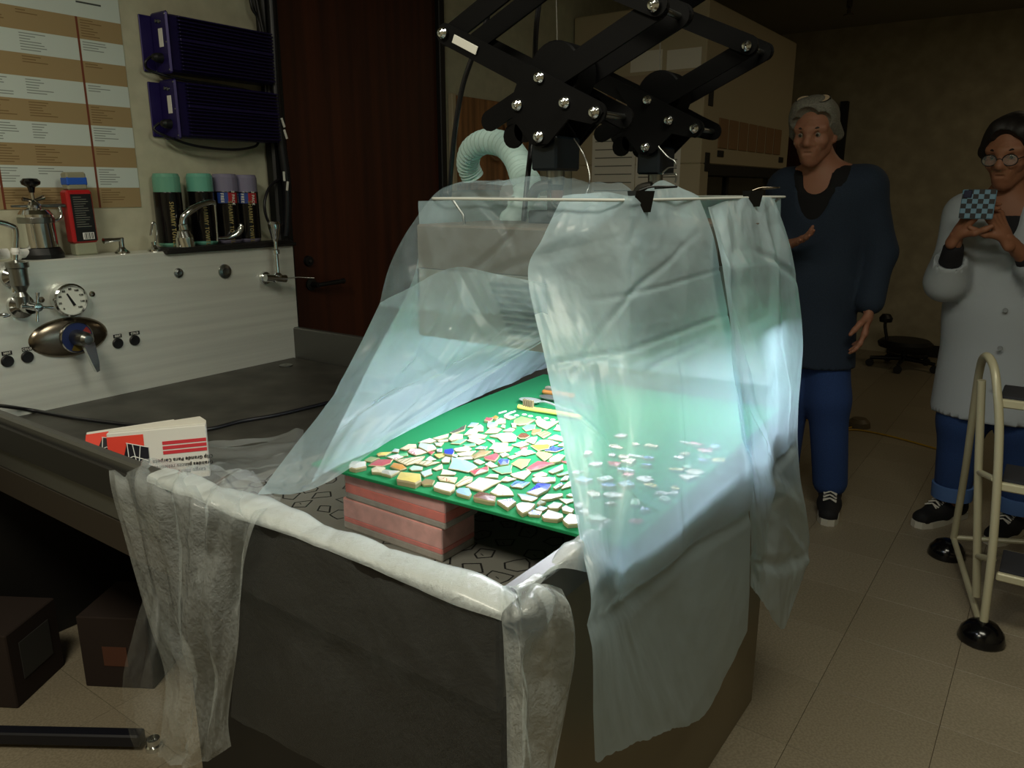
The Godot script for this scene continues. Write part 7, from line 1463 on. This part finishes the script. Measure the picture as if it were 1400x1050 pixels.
# ---------------------------------------------------------------- small things near the sink
func small_things():
	var st: SurfaceTool
	# two binder clip cartons, upside down, leaning inside the near rim
	for k in 2:
		var bx := thing("clip_carton", ["upright red and white binder clip carton lying on its head at the near rim", "second red and white clip carton lying flat behind the upright one"][k], "carton", [Vector3(-1.538, 0.805, -0.840), Vector3(-1.725, 0.77, -0.875)][k], "binder clip cartons")
		bx.rotation = [Vector3(-0.12, 0.95, 0.0), Vector3(-0.9, 0.75, 0.15)][k]
		var w := 0.195; var h := 0.115
		st = MB(); box(st, Vector3.ZERO, Vector3(w, h, 0.03), 0.0015); put("carton", st, mat("cfcdc4", 0.7), bx)
		st = MB(); prism(st, PackedVector2Array([Vector2(-w / 2, h / 2), Vector2(w / 2, h / 2), Vector2(w / 2, h / 2 + 0.006), Vector2(w / 2 - 0.012, h / 2 + 0.016), Vector2(0, h / 2 + 0.010), Vector2(-w / 2, h / 2 + 0.003)]), 0.0012, Transform3D(Basis.IDENTITY, Vector3(0, 0, -0.012))); put("tuck_flap", st, mat("c2bfb4", 0.75), bx)
		st = MB(); box(st, Vector3(-w / 2 + 0.035, -0.004, 0.0153), Vector3(0.07, h - 0.008, 0.0008)); put("red_panel", st, mat("d8402e", 0.5), bx)
		for i in 3:
			st = MB(); box(st, Vector3(0.052, 0.026 - i * 0.0105, 0.0153), Vector3(0.088, 0.0075, 0.0008)); put("red_stripe", st, mat("c03038", 0.5), bx)
		var cl := PackedVector2Array([Vector2(-0.075, -0.012), Vector2(-0.062, 0.034), Vector2(-0.022, 0.022), Vector2(-0.022, -0.012), Vector2(-0.03, -0.024), Vector2(-0.066, -0.02)])
		st = MB(); prism(st, cl, 0.001, Transform3D(Basis.IDENTITY, Vector3(0.002, 0.0, 0.0162))); put("clip_picture", st, mat("14141c", 0.4), bx)
		st = MB()
		for q in [[Vector2(-0.06, 0.034), Vector2(-0.058, -0.03)], [Vector2(-0.05, 0.03), Vector2(-0.04, -0.05)], [Vector2(-0.035, 0.026), Vector2(-0.046, -0.05)], [Vector2(-0.062, 0.034), Vector2(-0.02, 0.021)], [Vector2(-0.072, -0.004), Vector2(-0.05, 0.004)], [Vector2(-0.05, 0.004), Vector2(-0.022, -0.008)]]:
			tube(st, [Vector3(q[0].x, q[0].y, 0.0168), Vector3(q[1].x, q[1].y, 0.0168)], 0.0009, 5)
		put("clip_picture_lines", st, M.paper, bx)
		var tx := ["Clip Grande Para Carpeta", "Grandes pinces relieures", "Large Binder Clips"]
		for i in 3:
			words(bx, "lettering", tx[i], 0.0075, Transform3D(Basis(Vector3.BACK, PI), Vector3(0.046, -0.012 - i * 0.0135, 0.016)), M.black)
	# black cable across the sink
	st = MB(); tube(st, path([Vector3(-2.200, 0.828, -0.757), Vector3(-2.322, 0.780, -0.851), Vector3(-2.347, 0.744, -0.932), Vector3(-2.138, 0.744, -0.974), Vector3(-1.926, 0.744, -1.042), Vector3(-1.799, 0.744, -1.101), Vector3(-1.781, 0.744, -1.212), Vector3(-1.749, 0.744, -1.322), Vector3(-1.730, 0.744, -1.539)], 8), 0.0055, 8); tag(put("sink_cable", st, M.cable), "black cable lying across the sink tray behind the carton", "cable")
	# loose film on the tray behind the carton
	# things in the dark under the bench
	for k in 2:
		var at: Vector3 = [Vector3(-2.05, 0, -0.98), Vector3(-2.27, 0, -0.72)][k]
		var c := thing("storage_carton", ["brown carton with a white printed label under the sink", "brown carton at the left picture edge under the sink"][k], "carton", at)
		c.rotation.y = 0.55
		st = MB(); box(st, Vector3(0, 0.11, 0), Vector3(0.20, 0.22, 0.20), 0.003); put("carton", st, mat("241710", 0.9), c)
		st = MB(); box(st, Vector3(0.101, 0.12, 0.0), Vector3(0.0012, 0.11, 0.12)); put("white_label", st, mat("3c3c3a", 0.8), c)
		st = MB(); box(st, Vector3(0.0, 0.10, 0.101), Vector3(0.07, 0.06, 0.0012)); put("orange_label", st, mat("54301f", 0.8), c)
	var r := thing("floor_bar", "dark navy square bar with a chrome end cap on the floor under the sink", "bar", Vector3(-1.878, 0.000, -0.692))
	st = MB(); box(st, Vector3(0, 0.03, 0), Vector3(0.034, 0.034, 0.40), 0.004, Basis(Vector3.UP, -0.98)); put("bar", st, mat("0a0c18", 0.5), r)
	for s in [-1, 1]:
		st = MB(); lathe(st, [Vector2(0, 0), Vector2(0.02, 0), Vector2(0.02, 0.012), Vector2(0.016, 0.016), Vector2(0.016, 0.03)], Transform3D(Basis.IDENTITY, Vector3(-0.19 * s, 0, 0.125 * s)), 14); put("end_cap", st, M.chrome, r)
